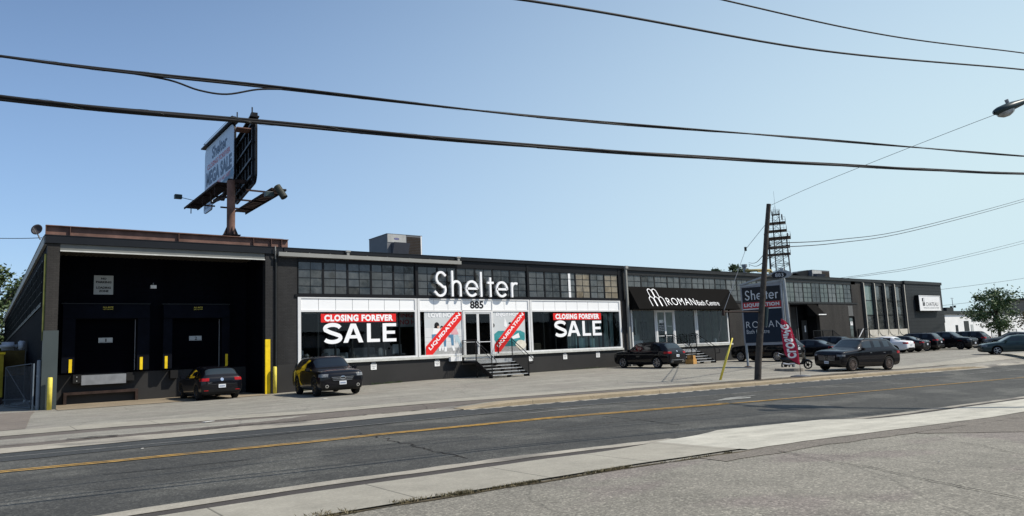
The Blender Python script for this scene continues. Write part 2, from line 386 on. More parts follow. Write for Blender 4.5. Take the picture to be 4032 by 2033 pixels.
def text_geo(body, bold=0.0, spacing=1.0):
    key = (body, bold, spacing)
    if key in _txt: return _txt[key]
    cu = bpy.data.curves.new('t', 'FONT'); cu.body = body; cu.size = 1; cu.offset = bold; cu.resolution_u = 3; cu.space_character = spacing
    cu.align_x = 'LEFT'; cu.space_line = 1.0
    o = bpy.data.objects.new('t', cu); COL.objects.link(o)
    dg = bpy.context.evaluated_depsgraph_get(); me = bpy.data.meshes.new_from_object(o.evaluated_get(dg))
    vs = [(v.co.x, v.co.y) for v in me.vertices]; fs = [tuple(p.vertices) for p in me.polygons]
    bpy.data.objects.remove(o); bpy.data.curves.remove(cu); bpy.data.meshes.remove(me)
    x0 = min(v[0] for v in vs); x1 = max(v[0] for v in vs); y0 = min(v[1] for v in vs); y1 = max(v[1] for v in vs)
    vs = [((x-x0)/(x1-x0), (y-y0)/(y1-y0)) for x, y in vs]; _txt[key] = (vs, fs); return _txt[key]
def text(mb, body, fr, u0, u1, v0, v1, n, bold=0.0, spacing=1.0, k=None):
    vs, fs = text_geo(body, bold, spacing); O, U, V, N = fr
    mb.add([O+U*(u0+(u1-u0)*a)+V*(v0+(v1-v0)*b)+N*n for a, b in vs], fs, k); return mb
def arc(cx, cy, rx, ry, a0, a1, n=14): return [(cx+rx*math.cos(R(a0+(a1-a0)*i/n)), cy+ry*math.sin(R(a0+(a1-a0)*i/n))) for i in range(n+1)]
def shelter_word(mb, fr, n0, n1, w=0.145, sx=1.0, ox=0.0, sz=1.0, oz=0.0, wscale=1.0, k=None):
    # unit layout in metres of the shop sign, u 18.47..24.48, v 4.74..6.25
    T = lambda pts: [((x-18.47)*sx+ox, (z-4.74)*sz+oz) for x, z in pts]; w = w*wscale
    Sx = [(19.30, 5.93)]+arc(18.98, 5.78, 0.30, 0.35, 40, 200, 12)+[(18.78, 5.52), (18.95, 5.42), (19.12, 5.28)]+arc(18.93, 5.12, 0.34, 0.35, 28, -150, 12)+[(18.53, 5.02)]
    strokes = [Sx, [(19.75, 4.74), (19.75, 6.25)], [(19.75, 5.2)]+arc(20.03, 5.33, 0.28, 0.30, 170, 0, 10)+[(20.31, 4.74)],
               [(20.72, 5.22), (21.50, 5.22)]+arc(21.11, 5.22, 0.39, 0.43, 0, 318, 22), [(21.78, 4.74), (21.78, 6.24)],
               [(22.46, 4.74), (22.46, 5.92)], [(22.24, 5.60), (22.70, 5.60)],
               [(22.93, 5.22), (23.71, 5.22)]+arc(23.32, 5.22, 0.39, 0.43, 0, 318, 22), [(24.10, 4.74), (24.10, 5.66)], [(24.10, 5.25)]+arc(24.38, 5.30, 0.28, 0.31, 165, 60, 7)]
    for i, st in enumerate(strokes): mb.ribbon(fr, T(st), w, n0, n1+0.001*i, k)
    return mb

# ------------------------------------------------------------------ the lie of the land
GX = [-12, 1, 5, 9.5, 11, 18, 30, 44, 46.5, 49, 56, 85]
GY = [-60, -27.7, -25.4, -21, -17.0, -16.6, -14.5, -8, 0, 6]
_Z = [[0, -.05, -.12, -.25, -.6, -.9, -1.2, -1.4, -1.8], [0, -.05, -.12, -.25, -.6, -.9, -1.2, -1.4, -1.8],
      [-.05, -.08, -.15, -.3, -.6, -.9, -1.15, -1.35, -1.75], [-.03, -.09, -.12, -.2, -.44, -.73, -1.08, -1.3, -1.7],
      [-.05, -.12, -.16, -.16, -.29, -.47, -.73, -.94, -1.3], [-.05, -.12, -.16, -.16, -.29, -.47, -.73, -.90, -1.2], [-.05, -.08, -.1, -.1, -.2, -.36, -.46, -.34, -.42],
      [-.1, -.1, -.1, -.08, -.03, -.08, -.12, -.16, -.2], [-.13, -.13, -.13, -.12, .02, .04, -.03, -.1, -.2], [-.13, -.13, -.13, -.12, .02, .04, -.03, -.1, -.2]]
_X = [-12, 1, 5, 9.5, 18, 30, 44, 56, 85]
def interp(x, xs, ys):
    if x <= xs[0]: return ys[0]
    for i in range(1, len(xs)):
        if x <= xs[i]: t = (x-xs[i-1])/(xs[i]-xs[i-1]); return ys[i-1]*(1-t)+ys[i]*t
    return ys[-1]
GZ = [[interp(x, _X, r) + (0.12*interp(x, [9.5, 11, 46.5, 49], [0, 1, 1, 0]) if k == 5 else 0) for x in GX] for k, r in enumerate(_Z)]
def gz(x, y):
    ys = [interp(x, GX, r) for r in GZ]; return interp(y, GY, ys)
def breaks(a, b, base, step):
    s = {a, b} | {v for v in base if a < v < b}; k = math.ceil(a/step)
    while k*step < b:
        v = k*step
        if all(abs(v-w) > 0.02 for w in s): s.add(v)
        k += 1
    return sorted(s)
YG = sorted(set(GY[1:-1]) | {-0.8*k for k in range(1, 80) if all(abs(-0.8*k-w) > 0.1 for w in GY)})
def sheet(name, x0, x1, y0, y1, dz, mat, parent=None, step=2.0, jit=0.0, kind='structure'):
    """y0, y1: numbers or functions of x; a sheet that follows the land, dz above it"""
    f0 = y0 if callable(y0) else (lambda x: y0); f1 = y1 if callable(y1) else (lambda x: y1)
    xs = breaks(x0, x1, GX, 1.0 if not jit else 0.5); mb = MB(); rows = []
    ymin = min(f0(x) for x in (x0, x1)); ymax = max(f1(x) for x in (x0, x1))
    ymin = max(f0(x) for x in (x0, x1)); ymax = min(f1(x) for x in (x0, x1))
    inner = [y for y in YG if ymin+0.12 < y < ymax-0.12]
    for x in xs:
        a = f0(x)+random.uniform(-jit, jit); b = f1(x)+random.uniform(-jit, jit)
        rows.append([a]+[y for y in inner]+[b])
    c = len(rows[0])
    for x, r in zip(xs, rows):
        for y in r: mb.v.append((x, y, gz(x, y)+dz))
    for i in range(len(xs)-1):
        for j in range(c-1): mb.f.append((i*c+j, (i+1)*c+j, (i+1)*c+j+1, i*c+j+1)); mb.m.append(0)
    o = mb.build(name, mat, parent)
    if kind and not parent: o['kind'] = kind
    return o
# ================================================================== GROUND
def far_ground():
    mb = MB(); xs = [-500, -250, -120, -60, -30]+breaks(-12, 90, GX, 1.0)+[110, 140, 200, 320, 600]; ys = [-500, -250, -130, -80]+YG+[6, 12, 30, 60, 120, 250, 600]
    for x in xs:
        for y in ys: mb.v.append((x, y, gz(x, y)))
    c = len(ys)
    for i in range(len(xs)-1):
        for j in range(c-1): mb.f.append((i*c+j, (i+1)*c+j, (i+1)*c+j+1, i*c+j+1)); mb.m.append(0)
    o = mb.build('ground', LOT); tag(o, kind='structure'); return o
far_ground()
H = 0.008
sheet('parking_lot', -60, 95, -60, -27.6, H, NEARLOT, step=2.0)
road = sheet('road', -80, 110, -25.5, lambda x: -17.02, H, ROAD, step=2.0)
sheet('road_patch', -60, 40, -18.62, lambda x: -17.06, 2*H, ground_mat('dark_road_asphalt', (0.048, 0.050, 0.049), 0.1, grain=60, gr=0.35, long=(0.1, 2)), jit=0.03)
# far side of the road
sheet('sidewalk', -60, 96, lambda x: interp(x, [-10, 1, 6, 22, 40], [-12.3, -12.9, -14.2, -15.0, -15.6]), lambda x: interp(x, [-10, 1, 6, 22, 40], [-10.5, -11.1, -13.0, -14.0, -14.6]), 2*H, WALK, step=2.0)
sheet('boulevard_strip', -60, 46, -15.9, lambda x: interp(x, [-10, 1, 6, 22, 40], [-12.36, -12.96, -14.26, -15.06, -15.66]), H, STRIP, jit=0.04)
sheet('gutter', -60, 9.8, -16.95, lambda x: -15.9+0.05*math.sin(x*2.1), 2*H, GUTTER, jit=0.03)
sheet('gutter', 48.6, 96, -16.95, -16.3, 2*H, GUTTER, jit=0.02)
def kerb_bar(name, x0, x1, y0, y1, h_of):
    xs = breaks(x0, x1, GX, 1.0); mb = MB(); prof = len(xs)
    for x in xs:
        zr = gz(x, y0-0.03); h = h_of(x)
        for (y, z) in ((y0, zr-0.1), (y0, zr+h-0.02), (y0+0.03, zr+h), (y1, zr+h+0.004), (y1, zr-0.1)): mb.v.append((x, y, z))
    for i in range(prof-1):
        for j in range(5):
            a = i*5+j; b = i*5+(j+1) % 5; mb.f.append((a, a+5, b+5, b)); mb.m.append(0)
    mb.f += [(0, 1, 2, 3, 4), tuple(reversed([(prof-1)*5+j for j in range(5)]))]; mb.m += [0, 0]
    o = mb.build(name, KERB); o['kind'] = 'structure'; fix_normals(o); return o
kerb_bar('kerb', 9.4, 49.2, -17.02, -16.42, lambda x: 0.03+0.115*interp(x, [9.4, 11.2, 46, 49.2], [0, 1, 1, 0]))
sheet('gutter', 9.4, 49.0, -17.32, -17.03, 2*H, GUTTER)
# near side of the road
sheet('gutter', -60, 8.6, lambda x: -25.78, lambda x: -25.45, 2*H, GUTTER, jit=0.035)
sheet('gutter', 14.6, 95, -25.75, -25.48, 2*H, GUTTER, jit=0.03)
sheet('asphalt_strip', -60, 8.0, -26.16, -25.76, H, DSTRIP, jit=0.012)
sheet('asphalt_strip', 15.0, 95, -26.1, -25.74, H, DSTRIP, jit=0.02)
sheet('sidewalk', -60, 7.9, lambda x: -27.56, lambda x: interp(x, [0, 6.2, 7.9], [-26.14, -26.14, -25.82]), 3*H, WALK, jit=0.008)
sheet('driveway_apron', 7.9, 95, lambda x: -27.72, lambda x: interp(x, [7.9, 9.3, 10.6, 14.6, 15.6, 95], [-25.76, -25.55, -25.15, -25.25, -26.0, -26.0]), 3*H, APRON, jit=0.012)
sheet('asphalt_patch', 6.6, 60, -28.25, lambda x: -27.7, 2*H, ground_mat('reddish_patch', (0.165, 0.145, 0.12), 0.1, grain=50, gr=0.35), jit=0.05)
sheet('asphalt_patch', 12.6, 60, lambda x: interp(x, [12.6, 17, 60], [-28.4, -31.2, -40]), -28.2, 2*H, MATS['reddish_patch'], jit=0.03)
sheet('asphalt_patch', -60, -1.0, -10.6, -0.6, H, ground_mat('brown_patch', (0.175, 0.150, 0.125), 0.08, grain=60, gr=0.15), jit=0.1)
sheet('asphalt_patch', -1.0, -0.3, lambda x: interp(x, [-1.0, -0.8, -0.5, -0.3], [-10.6, -7.6, -3.2, -1.2]), -0.6, H, MATS['brown_patch'], jit=0.08)
sheet('dock_apron', 0.46, 8.9, -1.4, 3.15, 2*H, ground_mat('tan_concrete', (0.25, 0.205, 0.145), 0.15, grain=50), jit=0.05)
# markings and cracks, parts of the road
def strip_mesh(name, pts, w, dz, mat, parent, wj=0.0):
    mb = MB(); c = len(pts)
    for i, (x, y) in enumerate(pts):
        a = Vector(pts[max(i-1, 0)]); b = Vector(pts[min(i+1, c-1)]); d = (b-a).normalized(); n = Vector((-d.y, d.x)); ww = (w+random.uniform(-wj, wj))/2
        for sg in (1, -1): q = Vector((x, y))+n*ww*sg; mb.v.append((q.x, q.y, gz(q.x, q.y)+dz))
    for i in range(c-1): mb.f.append((2*i, 2*i+1, 2*i+3, 2*i+2)); mb.m.append(0)
    return mb.build(name, mat, parent)
XL = breaks(-40, 95, GX, 0.8)
Y1 = lambda x: interp(x, [-3, 0, 3, 12, 30], [-20.12, -20.55, -20.86, -20.95, -21.0])
strip_mesh('yellow_line', [(x, Y1(x)-0.10) for x in XL], 0.085, 3*H, 'line_yellow', road, 0.025)
strip_mesh('yellow_line', [(x, Y1(x)+0.09) for x in XL if x < 5 or x > 9.5 and x < 17], 0.08, 3*H, 'line_yellow', road, 0.03)
strip_mesh('edge_line', [(x, interp(x, [-3, 0, 5, 20], [-17.75, -18.0, -18.5, -18.75])) for x in XL], 0.045, 3*H, 'line_white', road, 0.02)
arrow = MB()
for (a, b) in (((17.2, -20.3), (20.2, -20.1)), ((18.4, -19.75), (20.4, -19.85))): pass
arrow_pts = [(17.0, -20.2), (18.3, -19.72), (20.1, -19.62), (20.1, -19.70), (18.7, -19.85), (19.4, -19.95), (18.9, -20.25), (17.6, -20.22)]
arrow.add([(x, y, gz(x, y)+3*H) for x, y in arrow_pts], [(0, 1, 2, 3, 4, 5, 6)]); arrow.build('lane_arrow', 'line_white', road)
ar2 = MB(); pts = [(9.9, -19.42), (11.3, -19.25), (12.4, -19.2), (12.4, -19.26), (11.2, -19.33), (9.9, -19.48)]
ar2.add([(x, y, gz(x, y)+3*H) for x, y in pts], [tuple(range(6))]); ar2.build('lane_arrow', 'line_white', road)
def crack(pts, w=0.035, parent=None, dz=4*H, jx=0.07):
    out = []
    for (a, b) in zip(pts[:-1], pts[1:]):
        L = math.dist(a, b); n = max(2, int(L/0.12))
        for i in range(n): t = i/n; out.append((a[0]+(b[0]-a[0])*t+random.uniform(-jx, jx)*0.6, a[1]+(b[1]-a[1])*t+random.uniform(-jx, jx)*0.6))
    out.append(pts[-1]); return strip_mesh('crack', out, w, dz, 'crack_dark', parent, w*0.6)
crack([(4.6, -19.9), (4.5, -21.6), (4.42, -22.7), (4.27, -23.9), (4.2, -25.1)], 0.03, road, 1.6*H, 0.14)
crack([(10.8, -21.4), (10.9, -22.6), (10.7, -24.0)], 0.03, road, 2*H)
crack([(-0.5, -22.1), (0.6, -22.35), (1.6, -22.4)], 0.03, road, 2*H); crack([(5.6, -22.3), (9, -22.6), (14, -22.7)], 0.02, road, 2*H)
lotc = [o for o in COL.objects if o.name == 'parking_lot'][0]
crack([(8.1, -28.16), (7.5, -29.6), (7.5, -29.85), (7.0, -30.8), (6.5, -31.95), (6.0, -33.5)], 0.016, lotc, 3*H, 0.03)
crack([(11.9, -28.2), (11.2, -29.85), (10.2, -30.8), (9.4, -31.8)], 0.012, lotc, 3*H, 0.02)
strp = [o for o in COL.objects if o.name == 'boulevard_strip'][0]
crack([(-0.4, -15.3), (0.2, -15.35), (0.6, -15.5)], 0.13, strp, 4*H, 0.05); crack([(2.4, -15.7), (3.4, -15.75), (5.5, -15.9), (9.0, -16.1)], 0.06, strp, 4*H, 0.05)
crack([(-3, -15.2), (-0.4, -15.4), (1.5, -15.7), (5, -15.95)], 0.03, strp, 4*H, 0.06)
# verge of dry grass along the near walk
def grass_strip(name, segs, n, h, mat='grass_blade', label=None):
    mb = MB()
    for _ in range(n):
        (x0, y0, w0), (x1, y1, w1), wt = random.choices(segs, [s_[2] for s_ in segs])[0]
        t = random.random(); x = x0+(x1-x0)*t; y = y0+(y1-y0)*t+random.gauss(0, 1)*(w0+(w1-w0)*t)*0.5
        if math.sin(x*3.1)+math.sin(x*7.7+1)+math.sin(x*1.3+y*9)+random.uniform(-1, 1) < -0.3: continue
        z = gz(x, y)+3*H; hh = h*random.uniform(0.3, 1.2)*(0.4+0.6*random.random()); a = random.uniform(0, 6.28); dx, dy = math.cos(a)*0.008, math.sin(a)*0.008
        lx, ly = random.gauss(0, hh*1.1), random.gauss(0, hh*1.1)
        mb.add([(x-dx, y-dy, z-0.01), (x+dx, y+dy, z-0.01), (x+lx, y+ly, z+hh)], [(0, 1, 2)])
    return tag(mb.build(name, mat), label, 'grass', kind='stuff')
grass_strip('verge_grass', [((-3, -27.45, 0.16), (0.9, -27.53, 0.14), 5), ((1.0, -27.58, 0.12), (2.6, -27.60, 0.08), 4), ((2.9, -27.62, 0.05), (3.6, -27.64, 0.05), 1.2), ((4.4, -27.66, 0.04), (5.2, -27.68, 0.05), 0.8), ((6.9, -27.72, 0.05), (7.6, -27.74, 0.06), 0.9), ((0, -27.6, 0.05), (7.6, -27.76, 0.04), 1.2)], 7500, 0.034, label='dry grass and weeds in the seam between the near sidewalk and the parking lot')
sheet('soil_seam', -8, 8.2, lambda x: interp(x, [-8, 0, 8], [-27.66, -27.64, -27.80]), lambda x: interp(x, [-8, 0, 8], [-27.575, -27.575, -27.735]), 2*H, M('soil', (0.075, 0.06, 0.035), 0.95, var=0.4, scale=9, obj=False), jit=0.03)
grass_strip('kerb_weeds', [((22, -16.2, 0.15), (31, -16.2, 0.12), 3), ((31, -16.3, 0.08), (34, -16.4, 0.08), 2)], 1500, 0.05, label='sparse dry weeds behind the kerb by the wooden pole')
sheet('dirt_strip', 21.5, 34, -16.35, -15.5, 4*H, 'mud', jit=0.12)

# ================================================================== THE LONG BUILDING
B = empty('commercial_building', (0, 0, 0), 0, 'long low dark brick commercial building with loading docks at its left end', 'building')
def P(name, mb, mat, parent=None, **k): return mb.build(name, mat, parent or B, **k)
RZ = 7.08
# roof and outer shell
P('rear_wall', MB().box(-0.02, 86.6, 60, 60.3, -1, 7), BR_N); P('end_wall', MB().box(86.3, 86.6, 0.3, 60, -1, 6.9), BR_N)
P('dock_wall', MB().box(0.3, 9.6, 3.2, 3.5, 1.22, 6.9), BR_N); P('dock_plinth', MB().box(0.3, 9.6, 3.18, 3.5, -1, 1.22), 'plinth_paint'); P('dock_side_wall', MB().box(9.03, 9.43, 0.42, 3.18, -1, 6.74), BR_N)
side = MB(); side.box(-0.0, 0.3, 0.42, 60, -1, 6.75); P('side_wall', side, BR_N)
P('roof', MB().box(0.0, 86.4, 0.3, 60, 6.76, 6.98), 'roofing')
P('dock_soffit', (lambda mb: ([mb.box(0.45+0.2*i, 0.56+0.2*i, 0.3, 3.17, 6.672, 6.69) for i in range(42)], mb.box(0.45, 9.02, 0.3, 3.17, 6.691, 6.755))[1])(MB()), 'soffit_ribs')
# piers
P('pier', MB().box(-0.0, 0.45, 0.0, 0.42, -0.3, 6.75), BR_B)
P('pier', MB().box(9.03, 9.43, 0.0, 0.42, -0.3, 6.75), BR_D)
P('wall', MB().box(9.62, 10.62, 0.0, 0.3, 1.25, 6.9), BR_D)
P('plinth', MB().box(9.62, 10.62, -0.004, 0.3, -0.3, 1.25), 'plinth_paint')
P('plinth', MB().box(10.62, 33.8, 0.0, 0.3, -0.3, 1.2), 'plinth_paint')
P('wall', MB().box(9.44, 9.62, 0.12, 0.4, -0.3, 6.9), 'fascia_dark')
cp = MB().box(-0.045, 0.495, -0.035, 0.20, -0.25, 3.1); P('column_guard', cp, 'plate_greygreen')
cg = MB().box(9.02, 9.26, -0.03, 0.06, -0.2, 2.52); P('column_guard', cg, 'yellow_paint')
# fascias
P('fascia', MB().box(-0.1, 9.9, -0.08, 0.3, 6.76, RZ).box(-0.12, 9.92, -0.1, 0.34, RZ, RZ+0.03), 'fascia_dark')
P('lintel', MB().box(0.45, 9.0, 0.03, 0.25, 6.46, 6.755), 'lintel_grey')
P('lintel_lip', MB().box(0.45, 9.0, -0.03, 0.06, 6.43, 6.48), 'lip_white')
P('fascia', MB().box(9.92, 34.1, -0.12, 0.3, 6.9, RZ).box(9.92, 34.1, -0.14, 0.34, RZ, RZ+0.03), 'fascia_dark')
P('header', MB().box(10.62, 33.9, 0.0, 0.3, 6.47, 6.9), 'frame_black')
P('fascia', MB().box(34.1, 77.3, -0.12, 0.3, 6.83, RZ).box(34.1, 77.3, -0.14, 0.34, RZ, RZ+0.03), 'frame_grey')
P('side_fascia', MB().box(-0.12, -0.01, 0.3, 60, 6.72, RZ).box(-0.14, 0.2, 0.34, 60, RZ, RZ+0.03), 'gutter_grey')
# tilted light grey rain gutter with stubs
g = MB(); g.box(9.6, 20.4, -0.30, -0.13, 6.64, 6.84)
for x in (13.3, 20.25): g.box(x-0.07, x+0.07, -0.26, -0.14, 6.84, 7.02).box(x-0.13, x+0.13, -0.29, -0.12, 7.02, 7.10)
for x in (10, 11.2, 12.3, 14.4, 15.6, 17, 18.3, 19.5): g.box(x-0.02, x+0.02, -0.24, -0.2, 6.84, 6.875)
P('gutter_beam', g, 'gutter_grey')
P('downspout', MB().tube([(9.53, -0.06, 6.6), (9.53, -0.06, -0.05)], 0.055), 'frame_grey')
P('downspout', MB().tube([(9.45, -0.2, 7.12), (9.46, -0.2, 6.9), (9.50, -0.08, 6.5)], 0.03), 'gutter_grey')
dsp = MB().box(34.28, 34.42, -0.28, -0.14, 1.2, 6.95).box(34.24, 34.50, -0.34, -0.10, 6.9, 7.1).box(34.30, 34.42, -0.27, -0.13, -0.02, 1.2); P('downspout', dsp, 'gutter_grey')

# side wall high windows (mullioned band, in shade)
for i in range(14):
    y0 = 2.2+i*3.9
    if y0+3.6 > 59: break
    f = MB().box(-0.03, 0.0, y0, y0+3.5, 4.4, 6.3); o = P('side_window', f, 'frame_black')
    mb = MB()
    for a in range(5):
        for b in range(4): mb.box(-0.045, -0.031, y0+0.05+a*0.69, y0+0.05+a*0.69+0.62, 4.45+b*0.46, 4.45+b*0.46+0.42)
    P('pane', mb, 'pane_shade', o)
P('conduit', MB().box(-0.09, -0.01, 0.05, 0.13, 2.7, 6.3), M('moss_green', (0.10, 0.11, 0.03), 0.8, var=0.3))
P('side_sill', MB().box(-0.06, -0.001, 2.0, 59, 4.25, 4.33), 'frame_grey')

# ---- window bands
def band(x0, x1, z0, z1, rows, n, frame='frame_black', panes=('pane_grey',), Y=0.06, cols=2, hide=None, name='window'):
    pit = (x1-x0)/n; rh = (z1-z0)/rows
    for i in range(n):
        a = x0+i*pit; b = a+pit; fr = MB(); fr.box(a, a+0.055, Y-0.03, Y+0.04, z0, z1).box(b-0.055, b, Y-0.03, Y+0.04, z0, z1).box(a+0.055, b-0.055, Y-0.05, Y+0.04, z0-0.03, z0+0.03).box(a+0.055, b-0.055, Y-0.05, Y+0.04, z1-0.03, z1+0.03)
        vent = (i*7+3) % 5 == 2
        for r in range(1, rows): fr.box(a+0.055, b-0.055, Y-0.02-(0.02 if vent and r in (1, rows-1) else 0), Y+0.02, z0+r*rh-0.013, z0+r*rh+0.013)
        for c_ in range(1, cols): fr.box(a+pit*c_/cols-0.011, a+pit*c_/cols+0.011, Y-0.018, Y+0.018, z0+0.03, z1-0.03)
        o = P(name, fr, frame)
        pm = panes[i % len(panes)] if not callable(panes) else panes(i)
        pn = MB()
        for r in range(rows):
            for c_ in range(cols):
                u0 = a+0.05+(pit-0.1)*c_/cols+0.005; u1 = a+0.05+(pit-0.1)*(c_+1)/cols-0.005; v0 = z0+r*rh+0.01; v1 = v0+rh-0.02
                tx, tz = random.gauss(0, 0.005), random.gauss(0, 0.005)
                pn.add([(u0, Y-tx-tz, v0), (u1, Y+tx-tz, v0), (u1, Y+tx+tz, v1), (u0, Y-tx+tz, v1)], [(0, 1, 2, 3)])
        P('pane', pn, pm, o)
band(10.66, 17.44, 4.78, 6.46, 4, 5, panes=('pane_grey', 'pane_dull', 'pane_grey', 'pane_dull', 'pane_dark_reflection'))
P('mullion', MB().box(17.44, 17.60, -0.03, 0.3, 4.6, 6.9), 'frame_black')
band(17.60, 25.50, 4.78, 6.46, 4, 6, panes=('pane_dull', 'pane_dark_reflection', 'pane_dark_reflection', 'pane_grey', 'pane_dark_reflection', 'pane_dark_reflection'))
P('mullion', MB().box(25.50, 25.66, -0.03, 0.3, 4.6, 6.9), 'frame_black')
band(25.66, 33.75, 4.78, 6.46, 4, 6, panes=lambda i: ('pane_dull', 'pane_dark_reflection', 'pane_light', 'pane_tan', 'pane_light', 'pane_tan')[i])
P('window_light', MB().box(29.05, 29.25, 0.03, 0.045, 4.8, 6.45), 'white_paint')
P('pier', MB().box(33.75, 34.25, -0.02, 0.3, 4.62, 6.9), 'frame_black')
P('sill_beam', MB().box(10.5, 33.95, -0.06, 0.3, 4.63, 4.76), 'frame_black')
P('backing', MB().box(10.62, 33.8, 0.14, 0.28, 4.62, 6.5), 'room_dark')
P('pier', MB().box(33.8, 34.72, 0.0, 0.3, -0.3, 4.62), BR_B)
P('sill_beam', MB().box(34.25, 67.2, -0.05, 0.3, 4.58, 4.70), 'frame_grey')
band(34.72, 47.7, 4.72, 6.50, 4, 9, 'frame_grey', panes=('pane_light', 'pane_grey', 'pane_light'))
band(47.7, 54.8, 4.72, 6.50, 4, 5, 'frame_grey', panes=('pane_light', 'pane_green'))
band(54.8, 66.35, 4.72, 6.50, 4, 8, 'frame_grey', panes=('pane_green', 'pane_light', 'pane_green', 'pane_grey'))
P('header', MB().box(34.25, 67.2, 0.0, 0.3, 6.52, 6.83), 'frame_grey')
P('backing', MB().box(34.25, 66.4, 0.14, 0.28, 4.62, 6.5), 'room_dark')
P('mullion', MB().box(34.25, 34.72, 0.0, 0.3, 4.70, 6.52), 'frame_grey')
P('wall', MB().box(46.3, 55.2, 0.0, 0.3, -0.4, 4.58), BR_B)
P('wall', MB().box(34.72, 46.3, 0.0, 0.3, -0.4, 1.18), 'plinth_paint')
P('wall', MB().box(60.0, 65.4, 0.0, 0.3, -0.5, 4.58).box(66.5, 68.4, 0.0, 0.3, -0.5, 6.825).box(66.35, 66.5, 0.0, 0.3, 3.35, 6.825).box(65.4, 66.35, 0.0, 0.3, 4.45, 4.58), BR_B)
P('door_panel', MB().box(65.42, 66.33, 0.02, 0.2, 3.4, 4.44), M('panel_grey', (0.12, 0.12, 0.115), 0.6))
P('mullion', MB().box(67.2, 68.3, 0.31, 0.4, 4, 6.8), 'frame_grey')

# ---- Shelter shopfront: white frames, panels, glass
def member(mb, x0, x1, z0, z1, Y=-0.05, d=0.12): mb.box(x0, x1, Y, Y+d, z0, z1)
def bay_frame(x0, x1, l, r, z1=4.62, mid=True):
    fr = MB(); member(fr, x0-l, x0, 1.33, z1); member(fr, x1, x1+r, 1.33, z1); member(fr, x0, x1, z1-0.07, z1); member(fr, x0, x1, 1.33, 1.42)
    if mid: member(fr, x0, x1, 3.86, 3.95)
    P('shopfront_frame', fr, 'white_frame')
bay_frame(10.80, 17.34, 0.16, 0.14); bay_frame(17.66, 20.48, 0.14, 0.05); bay_frame(22.72, 25.46, 0.05, 0.13); bay_frame(25.78, 33.62, 0.15, 0.16)
P('door_head', MB().box(20.535, 22.665, -0.05, 0.07, 4.55, 4.62), 'white_frame')
P('sill', MB().box(10.60, 17.5, -0.12, 0.02, 1.2, 1.328).box(17.51, 25.6, -0.12, 0.02, 1.2, 1.328).box(25.61, 33.83, -0.12, 0.02, 1.2, 1.328), 'lip_white')
pn = MB(); jt = MB()
def panels(x0, x1, n):
    p = (x1-x0)/n
    for i in range(n): pn.box(x0+i*p+0.012, x0+(i+1)*p-0.012, -0.012, 0.05, 3.955, 4.548)
    jt.box(x0, x1, 0.0, 0.04, 3.955, 4.548)
panels(10.80, 17.34, 7); panels(17.66, 20.50, 3); panels(20.52, 22.68, 1); panels(22.70, 25.46, 3); panels(25.78, 33.62, 8)
P('transom_panel', pn, 'white_panel'); P('panel_joint', jt, 'panel_joint')
def glassrow(x0, x1, n, z0=1.42, z1=3.86, gm='shop_glass'):
    w_ = P('shop_window', MB().add([(x0, 0.02, z0), (x1, 0.02, z0), (x1, 0.02, z1), (x0, 0.02, z1)], [(0, 1, 2, 3)]), gm)
    for i in range(1, n): x = x0+(x1-x0)*i/n; P('glazing_bar', MB().box(x-0.035, x+0.035, 0.03, 0.14, z0, z1), 'frame_grey', w_)
glassrow(10.80, 17.34, 7); glassrow(17.66, 20.50, 1); glassrow(22.70, 25.46, 1); glassrow(25.78, 33.62, 8)
# doors
def double_door(name, x0, x1, z0, z1, Y, glass, mat='white_frame', knob=True):
    m_ = MB(); m_.box(x0, x0+0.10, Y-0.08, Y+0.04, z0, z1).box(x1-0.10, x1, Y-0.08, Y+0.04, z0, z1).box(x0+0.1, x1-0.1, Y-0.08, Y+0.04, z1-0.12, z1)
    fo = P('door_frame', m_, mat); c = (x0+x1)/2
    for a, b in ((x0+0.10, c-0.006), (c+0.006, x1-0.10)):
        d = MB(); d.box(a, a+0.075, Y-0.05, Y, z0+0.02, z1-0.12).box(b-0.075, b, Y-0.05, Y, z0+0.02, z1-0.12).box(a+0.075, b-0.075, Y-0.05, Y, z1-0.20, z1-0.12).box(a+0.075, b-0.075, Y-0.05, Y, z0+0.02, z0+0.20)
        d.box(a+0.08, b-0.08, Y-0.04, Y-0.015, z0+0.98, z0+1.02)
        do = P('door', d, mat); P('glass', MB().add([(a+0.075, Y-0.02, z0+0.2), (b-0.075, Y-0.02, z0+0.2), (b-0.075, Y-0.02, z1-0.2), (a+0.075, Y-0.02, z1-0.2)], [(0, 1, 2, 3)]), glass, do)
    h = MB().tube([(c+0.04, Y-0.05, z0+0.8), (c+0.04, Y-0.12, z0+0.8), (c+0.04, Y-0.12, z0+1.1), (c+0.04, Y-0.05, z0+1.1)], 0.014, 6); P('handle', h, 'aluminium', do)
double_door('door', 20.54, 22.66, 1.06, 3.93, 0.0, 'shop_glass')
P('door_sill', MB().box(20.5, 22.7, -0.1, 0.3, 1.0, 1.06), 'lip_white')
# interior of the shop
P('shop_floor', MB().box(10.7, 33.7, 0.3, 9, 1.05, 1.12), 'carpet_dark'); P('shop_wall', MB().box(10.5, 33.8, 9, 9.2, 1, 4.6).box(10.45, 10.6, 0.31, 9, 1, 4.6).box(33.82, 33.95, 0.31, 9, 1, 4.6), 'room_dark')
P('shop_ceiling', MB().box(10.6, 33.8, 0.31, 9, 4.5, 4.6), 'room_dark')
cl = MB()
for x in (11.2, 13.0, 14.2, 15.4, 16.6, 27.2, 28.6, 30.0): cl.box(x, x+0.9, 0.5, 0.8, 3.80, 3.84)
P('ceiling_light', cl, 'sofa_white')
